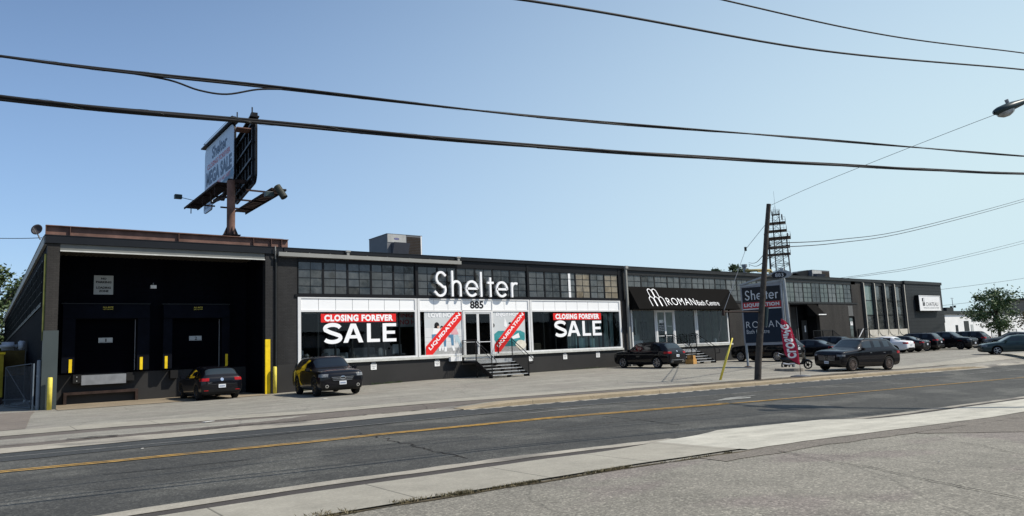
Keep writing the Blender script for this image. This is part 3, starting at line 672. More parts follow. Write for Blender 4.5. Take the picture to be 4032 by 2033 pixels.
# ---- Roman Bath Centre shopfront
for a, b, l, r in ((34.92, 37.28, 0.12, 0.08), (39.52, 41.86, 0.08, 0.12), (42.20, 45.94, 0.16, 0.12)): bay_frame(a, b, l, r, 4.02, False)
P('sill', MB().box(34.76, 46.4, -0.12, 0.02, 1.18, 1.31), 'lip_white')
glassrow(34.92, 37.28, 2, 1.42, 3.94, 'showroom_glass'); glassrow(39.52, 41.86, 2, 1.42, 3.94, 'showroom_glass'); glassrow(42.20, 45.94, 4, 1.42, 3.94, 'showroom_glass')
double_door('door', 37.38, 39.42, 1.06, 4.0, 0.0, 'showroom_glass')
P('door_sill', MB().box(37.3, 39.5, -0.1, 0.3, 1.0, 1.06), 'lip_white')
P('wall', MB().box(34.72, 46.3, 0.0, 0.3, 4.02, 4.58), 'frame_grey')
P('shop_floor', MB().box(34.8, 46.2, 0.3, 7, 1.05, 1.12), 'sofa_grey'); P('shop_wall', MB().box(34.8, 46.2, 5, 5.2, 1, 4.6).box(34.7, 34.79, 0.31, 5, 1, 4.6).box(46.21, 46.3, 0.31, 5, 1, 4.6), 'room_green')
P('shop_ceiling', MB().box(34.8, 46.2, 0.31, 5, 4.5, 4.57), 'room_green')
P('partition', MB().box(35.0, 37.0, 1.3, 1.4, 1.12, 2.2).box(36.6, 36.75, 1.3, 1.4, 2.2, 3.4).box(39.6, 41.8, 1.9, 2.0, 1.12, 4.4), 'room_green')
P('display_niche', MB().box(35.1, 36.5, 1.45, 1.5, 2.2, 3.3).box(37.6, 38.3, 1.6, 1.66, 1.8, 3.2).prism(fac(1.88), arc(40.3, 2.75, 0.42, 0.42, 0, 180)+arc(40.3, 2.3, 0.42, 0.42, 180, 360), 0, 0.03).box(42.5, 43.6, 1.9, 2.0, 2.1, 3.6).box(43.9, 45.4, 2.1, 2.2, 1.6, 3.7), 'room_dark')
# awning with its lettering
aw = MB(); A = [(34.66, -0.02, 5.66), (46.42, -0.02, 5.66), (46.42, -1.0, 4.02), (34.66, -1.0, 4.02)]
aw.add([A[0], A[1], A[2], A[3], (34.66, -0.02, 4.02), (46.42, -0.02, 4.02), (34.66, -1.0, 3.96), (46.42, -1.0, 3.96), (34.66, -0.02, 3.96), (46.42, -0.02, 3.96)],
       [(0, 3, 2, 1), (0, 8, 6, 3), (1, 2, 7, 9), (3, 6, 7, 2), (8, 9, 7, 6), (0, 1, 9, 8)])
awn = P('awning', aw, 'awning_charcoal'); awn['label'] = 'wide charcoal awning with white lettering over the second shopfront'
AV = V3((0, 0.98, 1.64)).normalized(); AF = (V3((0, -1.0, 4.02)), V3((1, 0, 0)), AV, V3((0, -1.64, 0.98)).normalized())
lt = MB()
def rib(pts, w=0.055): lt.ribbon(AF, pts, w, 0.004, 0.02)
for cx, w_ in ((37.02, 0.30), (37.72, 0.30)): pass
def arch(x0, x1, zb, zt, sl=0.0):
    r = (x1-x0)/2; rib([(x0+sl*0, zb), (x0, zt-r)]+arc((x0+x1)/2, zt-r*1.1, r, r*1.1, 180, 0, 12)+[(x1, zb)])
for i in range(3): arch(36.22+i*0.52, 36.68+i*0.52, 0.20, 1.02)
for i in range(2): arch(36.46+i*0.50, 36.90+i*0.50, 1.06, 1.72)
text(lt, 'ROMAN', AF, 38.00, 41.20, 0.30, 0.95, 0.01, -0.012, 1.1)
text(lt, 'Bath Centre', AF, 41.38, 44.05, 0.30, 0.76, 0.01, -0.008)
P('awning_lettering', lt, 'white_vinyl', awn)
dl = MB(); text(dl, '883', fac(-0.045), 37.75, 38.2, 3.0, 3.25, 0.0, 0.01)
for k_, (t_, z_) in enumerate((('HOURS', 2.78), ('Mon-Fri 9-5', 2.66), ('Sat 10-4', 2.54), ('Sun Closed', 2.42))): text(dl, t_, fac(-0.045), 37.62, 38.2, z_, z_+0.07, 0)
text(dl, 'Welcome', fac(-0.045), 38.6, 39.1, 2.72, 2.82, 0); P('door_lettering', dl, 'white_vinyl')
# ---- loading bay of the third unit, small awning, doors
P('recess_wall', MB().box(55.2, 55.3, 0.3, 1.6, -0.4, 4.58).box(55.2, 60.2, 1.5, 1.6, -0.4, 4.58).box(59.9, 60.0, 0.3, 1.5, -0.4, 4.58).box(55.2, 60.0, 0.3, 1.5, 4.5, 4.58), 'frame_black')
od = MB()
for i in range(9): od.box(55.6, 58.4, 1.36, 1.45, -0.1+i*0.5, 0.385+i*0.5)
dd = P('overhead_door', od, M('door_charcoal', (0.045, 0.045, 0.044), 0.6)); P('door_window', MB().box(56.7, 57.3, 1.34, 1.359, 2.6, 2.95), 'black_steel', dd)
P('track', MB().box(58.42, 58.47, 1.28, 1.33, -0.1, 4.4), 'steel_grey')
P('door', MB().box(59.0, 59.85, 1.2, 1.3, 0.9, 3.1), 'door_charcoal')
P('canopy', (lambda mb: mb.add([(58.0, 0, 4.5), (59.6, 0, 4.5), (59.6, -0.95, 3.45), (58.0, -0.95, 3.45), (58.0, 0, 3.4), (59.6, 0, 3.4), (58.0, -0.95, 3.38), (59.6, -0.95, 3.38)], [(0, 3, 2, 1), (0, 4, 6, 3), (1, 2, 7, 5), (3, 6, 7, 2), (4, 5, 7, 6)]))(MB()), 'awning_charcoal')
P('canopy_trim', MB().box(58.2, 59.5, -0.975, -0.955, 3.47, 3.56), 'paper_white')
P('door', MB().box(65.45, 66.3, 0.1, 0.2, 1.0, 3.3), 'black_steel'); P('door_glass', MB().box(65.6, 66.15, 0.07, 0.099, 1.2, 3.2), 'pane_green')
P('door', MB().box(65.45, 66.3, 0.1, 0.25, -0.4, 1.0), 'frame_grey')
# ---- tall fin bay
fx = [68.45, 70.68, 72.85, 75.08, 77.3]
fn = MB(); fe = MB()
for x in fx:
    pr = [(0.3, 6.8), (-0.10, 6.8), (-0.22, 6.70), (-0.22, 1.985), (0.3, 1.985)]
    fn.add([(x-0.06, y, z) for y, z in pr]+[(x+0.06, y, z) for y, z in pr], [(0, 1, 2, 3, 4), (9, 8, 7, 6, 5)]+[(i_, 5+i_, 5+(i_+1) % 5, (i_+1) % 5) for i_ in range(5)])
    fe.box(x-0.055, x+0.055, -0.25, -0.222, 1.5, 6.72)
P('concrete_fin', fn, 'concrete_fin'); P('fin_lit_edge', fe, 'concrete_cream')  # paler strip paints the sunlit front edge onto the grey fins
sp_ = MB(); sc = MB()
for a, b in zip(fx[:-1], fx[1:]):
    sp_.box(a-0.07, b-0.07, -0.17, 0.3, -0.5, 1.98)
    c0 = (a+b)/2; pts = [(c0-0.92, 1.99), (c0+0.92, 1.99)]+arc(c0, 1.99, 0.9, 0.62, 0, -180, 14)[1:-1]
    sc.prism(fac(0), pts, 0.171, 0.215)
P('spandrel', sp_, 'concrete_cream'); P('scallop', sc, 'concrete_cream')
P('header', MB().box(68.3, 77.3, -0.02, 0.3, 6.5, 6.83), 'frame_grey')
pans = ['pane_aqua', 'pane_grey', 'pane_grey', 'pane_grey']
for i, (a, b) in enumerate(zip(fx[:-1], fx[1:])):
    fo = P('window', MB().box(a+0.07, a+0.14, 0.02, 0.12, 1.98, 6.5).box(b-0.14, b-0.07, 0.02, 0.12, 1.98, 6.5).box(a+0.14, b-0.14, 0.02, 0.12, 4.95, 5.0).box(a+0.14, b-0.14, 0.02, 0.12, 3.47, 3.52).box(a+0.14, b-0.14, 0.02, 0.12, 1.98, 2.03), 'black_steel')
    P('pane', MB().box(a+0.14, b-0.14, 0.06, 0.08, 3.52 if i == 0 else 2.03, 6.5), pans[i], fo)
    if i == 0: P('pane', MB().box(a+0.14, b-0.14, 0.06, 0.08, 2.03, 3.47), 'pane_grey', fo)
P('backing', MB().box(68.2, 77.3, 0.25, 0.35, 1.5, 6.6), 'room_dark')
# ---- end block
eb = MB(); eb.box(77.38, 86.6, -0.2, 0.3, -0.7, 6.85)
for i in range(18): eb.box(77.37, 86.61, -0.212, -0.2, 0.05+i*0.38, 0.05+i*0.38+0.012)
P('end_block', eb, 'siding_blue'); P('fascia', MB().box(77.3, 86.68, -0.30, 0.35, 6.85, 7.16), 'frame_grey')
# ================================================================== LOADING DOCKS (back wall at Y = 3.2)
def fr_y(Y): return fac(Y)
def dock(x0, x1, xo0, xo1, txt, lab, xs):
    t = empty('dock_door', ((x0+x1)/2, 3.2, 0), 0, lab, 'dock door', 'dock doors in the loading bay')
    Q = lambda name, mb, mat, par=None: (lambda o: (setattr(o, 'location', (-t.location.x, -t.location.y, 0)) if par is None else None, o)[1])(mb.build(name, mat, par or t))
    pd = MB(); pd.add([(x0, 2.62, 3.74), (x1, 2.62, 3.74), (x1, 2.75, 4.40), (x0, 2.75, 4.40), (x0, 3.2, 3.70), (x1, 3.2, 3.70), (x1, 3.2, 4.42), (x0, 3.2, 4.42)], [(0, 1, 2, 3), (3, 2, 6, 7), (0, 4, 5, 1), (0, 3, 7, 4), (1, 5, 6, 2)])
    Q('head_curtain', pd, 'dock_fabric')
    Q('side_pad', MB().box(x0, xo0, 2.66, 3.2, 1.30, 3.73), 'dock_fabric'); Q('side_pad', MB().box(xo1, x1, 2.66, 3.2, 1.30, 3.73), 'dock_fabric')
    Q('top_rail', MB().box(x0-0.05, x1+0.05, 2.80, 3.2, 4.425, 4.46), 'frame_grey')
    dr = MB()
    for i in range(5): dr.box(xo0, xo1, 3.10, 3.16, 1.25+i*0.5, 1.74+i*0.5)
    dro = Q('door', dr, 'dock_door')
    Q('track', MB().box(xo1-0.06, xo1-0.03, 3.02, 3.06, 1.3, 3.7), 'steel_grey')
    for a in xs: Q('yellow_marker', MB().box(a, a+0.12, 2.635, 2.655, 1.31, 1.90), 'yellow_paint')
    c = (xo0+xo1)/2
    pl = Q('number_plate', MB().box(c-0.30, c+0.28, 3.07, 3.095, 2.63, 2.86), 'sign_grey')
    n_ = MB(); text(n_, txt, fac(3.065), c-(0.02 if txt == '1' else 0.045), c+(0.03 if txt == '1' else 0.065), 2.67, 2.82, 0, 0.02); n_.box(c-0.28, c+0.26, 3.066, 3.069, 2.65, 2.66); Q('number', n_, 'ink_black', pl)
    lg = MB(); text(lg, 'ALL-RITE', fac(2.66), c-0.2, c+0.22, 4.22, 4.30, 0); text(lg, '(905) 305-4040', fac(2.65), c-0.2, c+0.22, 4.13, 4.18, 0); Q('maker_lettering', lg, 'yellow_pale')
    return t, Q
t1, Q1 = dock(0.84, 4.38, 1.34, 3.86, '1', 'left dock door with plate number 1, black pads and a steel leveller below', (1.12, 3.98))
Q1('leveller_plate', MB().box(1.64, 3.44, 2.78, 3.2, 0.72, 1.16), 'steel_grey')
Q1('bumper', MB().box(1.31, 1.62, 2.80, 3.2, 0.82, 1.2), 'black_rubber'); Q1('bumper', MB().box(3.46, 3.78, 2.80, 3.2, 0.82, 1.2), 'black_rubber')
Q1('ledge', MB().box(0.98, 3.98, 2.9, 3.2, 0.30, 0.42).box(0.98, 1.1, 2.9, 3.2, -0.13, 0.30).box(3.86, 3.98, 2.9, 3.2, -0.13, 0.3), 'rust_dark')
Q1('bolt', MB().box(1.44, 1.48, 2.785, 2.80, 1.08, 1.12).box(1.44, 1.48, 2.785, 2.80, 0.9, 0.94), 'sign_grey')
t2, Q2 = dock(4.98, 8.07, 5.38, 7.70, '2', 'right dock door with plate number 2 behind the black hatchback', (5.06, 7.86))
Q2('bumper', MB().box(5.36, 5.7, 2.85, 3.2, 0.82, 1.2), 'black_rubber')
def flat_sign(name, x0, x1, z0, z1, Y, mat, lines, ink, lab, cat='sign', group=None, d=0.02):
    t = empty(name, ((x0+x1)/2, Y, z0), 0, lab, cat, group)
    a = MB().box(x0, x1, Y, Y+d, z0, z1).build('panel', mat, t); a.location = (-t.location.x, -t.location.y, -t.location.z)
    m_ = MB()
    for (s_, u0, u1, v0, v1, bo) in lines: text(m_, s_, fac(Y), x0+(x1-x0)*u0, x0+(x1-x0)*u1, z0+(z1-z0)*v0, z0+(z1-z0)*v1, 0.004, bo)
    if lines: b = m_.build('lettering', ink, t); b.location = a.location
    return t, a
flat_sign('wall_sign', 2.06, 2.86, 4.90, 5.80, 3.15, 'sign_grey', [('NO', 0.36, 0.64, 0.78, 0.89, 0.05), ('PARKING', 0.10, 0.90, 0.59, 0.71, 0.05), ('LOADING', 0.12, 0.88, 0.30, 0.42, 0.05), ('ZONE', 0.26, 0.76, 0.12, 0.24, 0.05)], 'ink_black', 'square grey NO PARKING LOADING ZONE sign high on the dock wall')
wl = empty('wall_light', (4.58, 3.2, 5.3), 0, 'small white flood light between the two dock doors', 'wall light')
MB().box(-0.13, 0.13, -0.16, -0.02, -0.08, 0.08).build('housing', 'white_paint', wl); MB().box(-0.015, 0.015, -0.08, 0, 0.08, 0.2).build('bracket', 'steel_grey', wl)
gb = MB(); 
bo = tag(MB().tube([(0, 0, 0), (0, 0, 1.28), (0, 0, 1.31)], [0.09, 0.09, 0.07], 20).build('bollard', 'yellow_pale', smooth=True), 'yellow bollard in front of the grey-green column guard', 'bollard', 'yellow bollards'); bo.location = (0.24, -0.28, -0.13)
b2 = bo.copy(); COL.objects.link(b2); b2.location = (9.42, -0.22, -0.13); b2['label'] = 'yellow bollard beside the tall yellow corner guard right of the dock'
# white notices along the plinth
for i, (x, lab) in enumerate(((18.55, 'small Shelter customer parking notice left of the main steps'), (25.39, 'small Shelter notice right of the main steps, half behind the handrail'), (28.24, 'small Shelter notice under the right window, nearer the steps'), (31.2, 'small Shelter notice on the plinth nearest the white-plated black SUV'), (14.6, 'small Shelter notice just above the bonnet of the black crossover'))):
    z1 = 1.19
    t, a = flat_sign('parking_notice', x, x+0.34, 0.76, z1, -0.03, 'paper_white', [('CUSTOMER', 0.1, 0.9, 0.54, 0.64, 0.0), ('PARKING', 0.14, 0.86, 0.34, 0.44, 0), ('ONLY', 0.28, 0.72, 0.14, 0.24, 0)], 'ink_black', lab, 'notice', 'customer parking notices on the plinth')
    h = MB().box(x, x+0.34, -0.034, -0.01, 1.06, z1).build('header', 'ink_black', t); h.location = a.location
    m_ = MB(); text(m_, 'Shelter', fac(-0.034), x+0.04, x+0.3, 1.085, 1.165, 0.003); q = m_.build('logo', 'white_vinyl', h)
# ---- SHELTER letters, number
ls = empty('letter_sign', (21.5, -0.3, 4.74), 0, 'large white raised letters reading Shelter across the upper windows', 'sign')
names = MB(); shelter_word(names, fac(-0.16), 0, 0.12, ox=18.47, oz=4.74, wscale=0.90)
o = names.build('letters', 'white_vinyl', ls); o.location = (-21.5, 0.3, -4.74)
for x in (18.9, 19.75, 20.3, 21.1, 21.78, 22.46, 23.3, 24.1): o = MB().box(x-0.03, x+0.03, -0.16, 0.0, 4.80, 4.86).build('bracket', 'frame_black', ls); o.location = (-21.5, 0.3, -4.74)
m_ = MB(); text(m_, '885', fac(-0.02), 21.10, 22.06, 4.05, 4.51, 0.004, 0.03); 
t = tag(m_.build('number_sign', 'ink_black'), 'black number 885 on the white panel above the main door', 'sign')
# ---- window graphics
def graphic(lab, x0, x1, xs0, xs1, g_):
    t = empty('window_graphic', (x0, -0.01, 2.2), 0, lab, 'window sign', 'closing sale window signs')
    r = MB().box(x0, x1, -0.004, 0.012, 3.32, 3.76).build('banner', 'red_vinyl', t); m_ = MB(); text(m_, 'CLOSING FOREVER', fac(-0.006), x0+0.18, x1-0.18, 3.365, 3.715, 0.003, 0.055, 1.12); w_ = m_.build('lettering', 'white_vinyl', r)
    m_ = MB(); u = (xs1-xs0)/100.0; fr_ = fac(-0.002)
    lw = 0.205
    S1 = [(xs0+22*u, 3.03)]+arc(xs0+12.5*u, 2.985, 10*u, 0.20, 40, 200, 12)+[(xs0+9*u, 2.80), (xs0+16*u, 2.70)]+arc(xs0+12*u, 2.51, 10.5*u, 0.21, 35, -155, 14)
    m_.ribbon(fr_, S1, lw*1.0, 0.002, 0.006)
    a0 = xs0+26*u; a1 = xs0+53*u; ac = (a0+a1)/2
    aw_ = a1-a0; m_.prism(fr_, [(a0, 2.24), (a0+0.23*aw_, 2.24), (ac+0.001, 3.0), (ac+0.001, 3.24), (ac-0.13*aw_, 3.24)], 0.002, 0.006); m_.prism(fr_, [(a1, 2.24), (ac+0.13*aw_, 3.24), (ac, 3.24), (ac, 3.0), (a1-0.23*aw_, 2.24)], 0.002, 0.0065); m_.obox(fr_, a0+0.25*aw_, a1-0.25*aw_, 2.46, 2.63, 0.002, 0.0055)
    m_.obox(fr_, xs0+58*u, xs0+58*u+lw*1.1, 2.24, 3.24, 0.002, 0.006); m_.obox(fr_, xs0+58*u, xs0+76*u, 2.24, 2.41, 0.002, 0.0065)
    m_.obox(fr_, xs0+80*u, xs0+80*u+lw*1.1, 2.24, 3.24, 0.002, 0.006)
    for z_ in (2.24, 2.66, 3.07): m_.obox(fr_, xs0+80*u, xs1-(0.02 if z_ != 2.66 else 0.1), z_, z_+0.17, 0.002, 0.0065)
    m_.build('sale_lettering', 'white_vinyl', t)
    for c in t.children: c.location = (-x0, 0.01, -2.2)
graphic('red CLOSING FOREVER banner over giant white SALE on the left window', 11.86, 16.17, 11.97, 16.19, 0)
graphic('red CLOSING FOREVER banner over giant white SALE on the right window', 27.57, 31.87, 27.62, 31.87, 0)
ib = empty('interior_banner', (16.6, 0.5, 3.2), 0, 'grey hanging banner with dark red letters inside the left shop window', 'banner')
q = MB().box(15.5, 18.1, 0.55, 0.57, 3.05, 3.84).build('cloth', M('banner_grey', (0.22, 0.22, 0.22), 0.8), ib); m_ = MB(); text(m_, 'CLOSING D', fac(0.545), 15.6, 18.0, 3.58, 3.82, 0, 0.02); text(m_, 'PAY NO HST', fac(0.545), 15.9, 18.1, 3.18, 3.46, 0, 0.02); q2 = m_.build('lettering', M('dark_red', (0.25, 0.01, 0.01), 0.6), ib)
for c in ib.children: c.location = (-16.6, -0.5, -3.2)
# posters beside the door
def poster(lab, x0, x1, kind):
    t = empty('poster', (x0, -0.01, 1.4), 0, lab, 'poster', 'liquidation posters beside the main door'); F = fac(0.0)
    k = [0]
    def ly(name, mat, polys):
        k[0] += 1; m_ = MB()
        for p in polys: m_.poly(F, p, 0.006+0.0012*k[0])
        o = m_.build(name, mat, t); o.location = (-x0, 0.01, -1.4); return o
    W_ = x1-x0; U = lambda a: x0+W_*a; Z = lambda b: 1.42+2.44*b
    el = lambda cx, cy, rx, ry, a=0, b=360: [(U(cx)+rx*W_*math.cos(R(t_)), Z(cy)+ry*2.44*math.sin(R(t_))) for t_ in range(a, b, 20)]
    rc = lambda a, b, c, d: [(U(a), Z(c)), (U(b), Z(c)), (U(b), Z(d)), (U(a), Z(d))]
    pg = lambda *p: [(U(a), Z(b)) for a, b in p]
    ly('backdrop', M('poster_grey', (0.56, 0.58, 0.58), 0.4, var=0.06, scale=0.8, obj=False), [rc(0, 1, 0, 1)])
    ly('rug', M('poster_rug', (0.36, 0.36, 0.35), 0.6, var=0.2, scale=9, obj=False), [rc(0, 1, 0, 0.14)])
    if kind == 0:
        ly('sofa', M('poster_sofa', (0.66, 0.66, 0.65), 0.5, var=0.06, scale=2, obj=False), [rc(0, 0.45, 0.16, 0.62), rc(0.45, 1.0, 0.16, 0.58)])
        ly('seat', M('poster_seat', (0.50, 0.50, 0.50), 0.5), [rc(0, 1, 0.29, 0.302), rc(0, 1, 0.40, 0.41)])
        ly('hair', 'ink_black', [el(0.32, 0.68, 0.065, 0.075), el(0.28, 0.62, 0.035, 0.04), el(0.45, 0.63, 0.04, 0.04)])
        ly('skin', M('poster_skin', (0.60, 0.42, 0.34), 0.5), [el(0.36, 0.64, 0.03, 0.03), el(0.45, 0.60, 0.03, 0.03), el(0.80, 0.60, 0.028, 0.03)])
        ly('tops', 'white_paint', [pg((0.23, 0.62), (0.40, 0.60), (0.46, 0.44), (0.20, 0.46))])
        ly('pink_top', M('poster_pink', (0.66, 0.36, 0.38), 0.5), [pg((0.70, 0.58), (0.84, 0.60), (0.90, 0.46), (0.70, 0.45))])
        ly('jeans', M('poster_jeans', (0.10, 0.22, 0.34), 0.5, var=0.2, scale=4, obj=False), [pg((0.18, 0.47), (0.36, 0.48), (0.30, 0.38), (0.18, 0.36)), pg((0.48, 0.40), (0.56, 0.40), (0.55, 0.18), (0.50, 0.18)), pg((0.62, 0.46), (0.76, 0.46), (0.76, 0.20), (0.70, 0.20), (0.68, 0.38), (0.62, 0.40))])
        ly('pale_jeans', M('poster_pale', (0.44, 0.56, 0.60), 0.5), [pg((0.78, 0.44), (0.88, 0.45), (1.0, 0.18), (0.94, 0.14), (0.86, 0.30), (0.82, 0.24))])
        ly('shoes', 'white_paint', [pg((0.36, 0.16), (0.42, 0.18), (0.40, 0.08), (0.36, 0.08)), pg((0.44, 0.16), (0.49, 0.17), (0.48, 0.09), (0.44, 0.09)), pg((0.51, 0.17), (0.57, 0.17), (0.57, 0.06), (0.50, 0.06)), pg((0.70, 0.18), (0.76, 0.18), (0.80, 0.08), (0.74, 0.07))])
        hd = 'LOVE HOME'
    else:
        ly('teal_sofa', M('poster_teal', (0.045, 0.26, 0.27), 0.5, var=0.2, scale=2, obj=False), [pg((0.02, 0.44), (0.14, 0.52), (0.84, 0.52), (0.98, 0.46), (0.98, 0.30), (0.9, 0.20), (0.08, 0.22), (0.02, 0.30))])
        ly('sofa_front', M('poster_teal_dark', (0.03, 0.18, 0.20), 0.5), [rc(0.10, 0.90, 0.13, 0.27), rc(0.14, 0.82, 0.33, 0.345)])
        ly('pillow', 'white_paint', [pg((0.55, 0.36), (0.78, 0.46), (0.82, 0.34), (0.60, 0.31)), pg((0.36, 0.86), (0.44, 0.66), (0.40, 0.60), (0.33, 0.64))])
        ly('skin', 'poster_pink', [pg((0.48, 0.60), (0.58, 0.62), (0.60, 0.40), (0.50, 0.40))])
        ly('cream_pouf', M('poster_cream', (0.66, 0.62, 0.52), 0.5), [el(0.84, 0.16, 0.17, 0.12)])
        ly('hair', 'ink_black', [el(0.52, 0.71, 0.045, 0.025), el(0.01, 0.66, 0.03, 0.05)])
        hd = 'ENJOY HOME'
    k[0] += 1; m_ = MB(); text(m_, hd, F, U(0.10), U(0.86 if kind else 0.90), Z(0.865), Z(0.975), 0.006+0.0012*k[0], 0.03); o = m_.build('headline', 'white_vinyl', t); o.location = (-x0, 0.01, -1.4)
    sw = 0.21
    ly('red_band', 'red_vinyl', [pg((0.02, 0.0), (sw-0.02, 0.0), (1.0, 0.82), (1.0, 1.0), (0.84, 1.0), (0.02, 0.19))])
    k[0] += 1; d = V3((0.81*W_, 0, 0.80*2.44)).normalized(); nrm = V3((-d.z, 0, d.x)); L = math.hypot(W_, 2.44)
    F2 = (V3((U(0.085), 0, Z(0.095))), d, nrm, V3((0, -1, 0))); m_ = MB(); text(m_, 'LIQUIDATION', F2, 0.10, L*0.86, -0.125, 0.125, 0.006+0.0012*k[0], 0.035, 1.02); o = m_.build('lettering', 'white_vinyl', t); o.location = (-x0, 0.01, -1.4)
poster('family-on-sofa poster with diagonal red LIQUIDATION band, left of the door', 17.96, 20.48, 0)
poster('poster of a teal sofa with a diagonal red LIQUIDATION band, right of the door', 22.74, 25.20, 1)
# furniture inside the shop
def rbox(mb, x0, x1, y0, y1, z0, z1, b=0.06):
    bm = bmesh.new(); bmesh.ops.create_cube(bm, size=1.0)
    for v in bm.verts: v.co = V3(((x0+x1)/2+v.co.x*(x1-x0), (y0+y1)/2+v.co.y*(y1-y0), (z0+z1)/2+v.co.z*(z1-z0)))
    bmesh.ops.bevel(bm, geom=bm.edges[:], offset=b, segments=2, affect='EDGES'); bm.verts.index_update()
    mb.add([v.co.copy() for v in bm.verts], [tuple(v.index for v in f.verts) for f in bm.faces]); bm.free(); return mb
def furn(name, lab, cat, x, y, rz, parts, group='furniture in the shop windows'):
    t = empty(name, (x, y, 1.12), R(rz), lab, cat, group)
    for nm, mat, bs in parts:
        m_ = MB()
        for b_ in bs: rbox(m_, *b_, b=min(0.05, 0.3*min(b_[1]-b_[0], b_[3]-b_[2], b_[5]-b_[4])))
        m_.build(nm, mat, t)
SOFA = lambda s_, L: [('seat', s_, [(-L/2, L/2, -0.4, 0.4, 0.12, 0.45)]), ('backrest', s_, [(-L/2, L/2, -0.45, -0.22, 0.40, 0.85)]), ('arm', s_, [(-L/2-0.15, -L/2, -0.4, 0.4, 0.12, 0.62)]), ('arm', s_, [(L/2, L/2+0.15, -0.4, 0.4, 0.12, 0.62)]), ('leg', 'black_steel', [(-L/2, -L/2+0.05, -0.3, -0.25, 0, 0.13)]), ('leg', 'black_steel', [(L/2-0.05, L/2, -0.3, -0.25, 0, 0.13)])]
furn('armchair', 'pale armchair at the far left of the left window', 'armchair', 11.1, 1.0, 170, SOFA('sofa_white', 0.5))
furn('sofa', 'light grey patterned sofa in the left window behind the black crossover', 'sofa', 13.1, 1.2, 185, SOFA('sofa_white', 0.9))
furn('sofa', 'dark grey sofa in the middle of the left window', 'sofa', 14.9, 1.3, 180, SOFA('sofa_grey', 1.5))
furn('cushion', 'upright striped cushions at the end of the dark sofa', 'cushion', 15.75, 0.9, 20, [('cushion_body', 'sofa_white', [(-0.28, -0.02, -0.1, 0.1, 0.35, 0.8), (0.02, 0.26, -0.1, 0.1, 0.33, 0.72)])])
furn('side_chair', 'grey square-backed chair near the right end of the left window', 'chair', 16.85, 1.0, 180, [('backrest', 'sofa_white', [(-0.28, 0.28, -0.3, -0.22, 0.42, 0.98)]), ('seat', 'sofa_grey', [(-0.26, 0.26, -0.2, 0.3, 0.36, 0.46)]), ('leg', 'black_steel', [(-0.25, -0.21, -0.25, -0.21, 0, 0.36)]), ('leg', 'black_steel', [(0.21, 0.25, -0.25, -0.21, 0, 0.36)])])
furn('cabinet', 'small light wooden cabinet in the right window', 'cabinet', 26.9, 1.2, 180, [('carcass', M('light_wood', (0.25, 0.18, 0.10), 0.6), [(-0.4, 0.4, -0.2, 0.2, 0.12, 0.75)]), ('drawer', M('wood_dark', (0.14, 0.10, 0.06), 0.6), [(-0.36, 0.36, 0.2, 0.22, 0.45, 0.7)]), ('leg', 'black_steel', [(-0.38, -0.34, 0.1, 0.15, 0, 0.13)]), ('leg', 'black_steel', [(0.34, 0.38, 0.1, 0.15, 0, 0.13)])])
furn('display_board', 'pale aqua display board leaning in the right window, under the L of SALE', 'display board', 30.3, 0.5, 0, [('board', 'tile_teal', [(-0.45, 0.4, -0.03, 0.03, 0.1, 1.0)]), ('foot', 'black_steel', [(-0.4, 0.4, -0.1, 0.1, 0, 0.05)])])
furn('display_board', 'second pale aqua display board, nearer the curtain', 'display board', 31.35, 0.55, 4, [('board', 'tile_teal', [(-0.35, 0.35, -0.03, 0.03, 0.05, 0.95)]), ('foot', 'black_steel', [(-0.3, 0.3, -0.1, 0.1, 0, 0.05)])])
def curtain(lab, x0, x1, z0, z1, amp, n, tilt=0.0):
    m_ = MB(); N = n*6; 
    for i in range(N+1):
        x = x0+(x1-x0)*i/N; y = 0.55+amp*math.sin(i*math.pi/3)
        m_.v += [(x+tilt, y, z0), (x, y*0.95, z1)]
    for i in range(N): m_.f.append((2*i, 2*i+2, 2*i+3, 2*i+1)); m_.m.append(0)
    tag(m_.build('curtain', 'curtain_green', smooth=True), lab, 'curtain', 'curtains in the right shop window')
curtain('grey-green curtain hanging slack, gathered to the left of the window end', 31.7, 32.4, 1.15, 3.84, 0.07, 4, -0.1)
curtain('grey-green curtain panel at the very end of the right window', 32.6, 33.5, 1.15, 3.84, 0.05, 5)
curtain('grey-green curtain behind the word SALE in the right window', 29.2, 31.5, 1.15, 3.5, 0.05, 9)
furn('bathtub', 'white freestanding bathtub in the left pane of the second shopfront', 'bathtub', 35.9, 0.9, 0, [('tub', 'white_paint', [(-0.75, 0.75, -0.3, 0.3, 0.05, 0.62)]), ('rim', 'white_paint', [(-0.8, 0.8, -0.34, 0.34, 0.62, 0.66)])])
furn('bathtub', 'grey-white bathtub standing in the right pane of the second shopfront', 'bathtub', 43.2, 1.0, 0, [('tub', 'sofa_white', [(-0.8, 0.7, -0.3, 0.3, 0.05, 0.6)]), ('rim', 'sofa_white', [(-0.84, 0.74, -0.34, 0.34, 0.6, 0.64)])])
furn('waste_bin', 'small white bin behind the right pane of the second shopfront', 'bin', 45.0, 0.6, 0, [('bin_body', 'white_paint', [(-0.13, 0.13, -0.13, 0.13, 0.25, 0.6)]), ('plinth', 'sofa_grey', [(-0.2, 0.2, -0.2, 0.2, 0, 0.25)])])

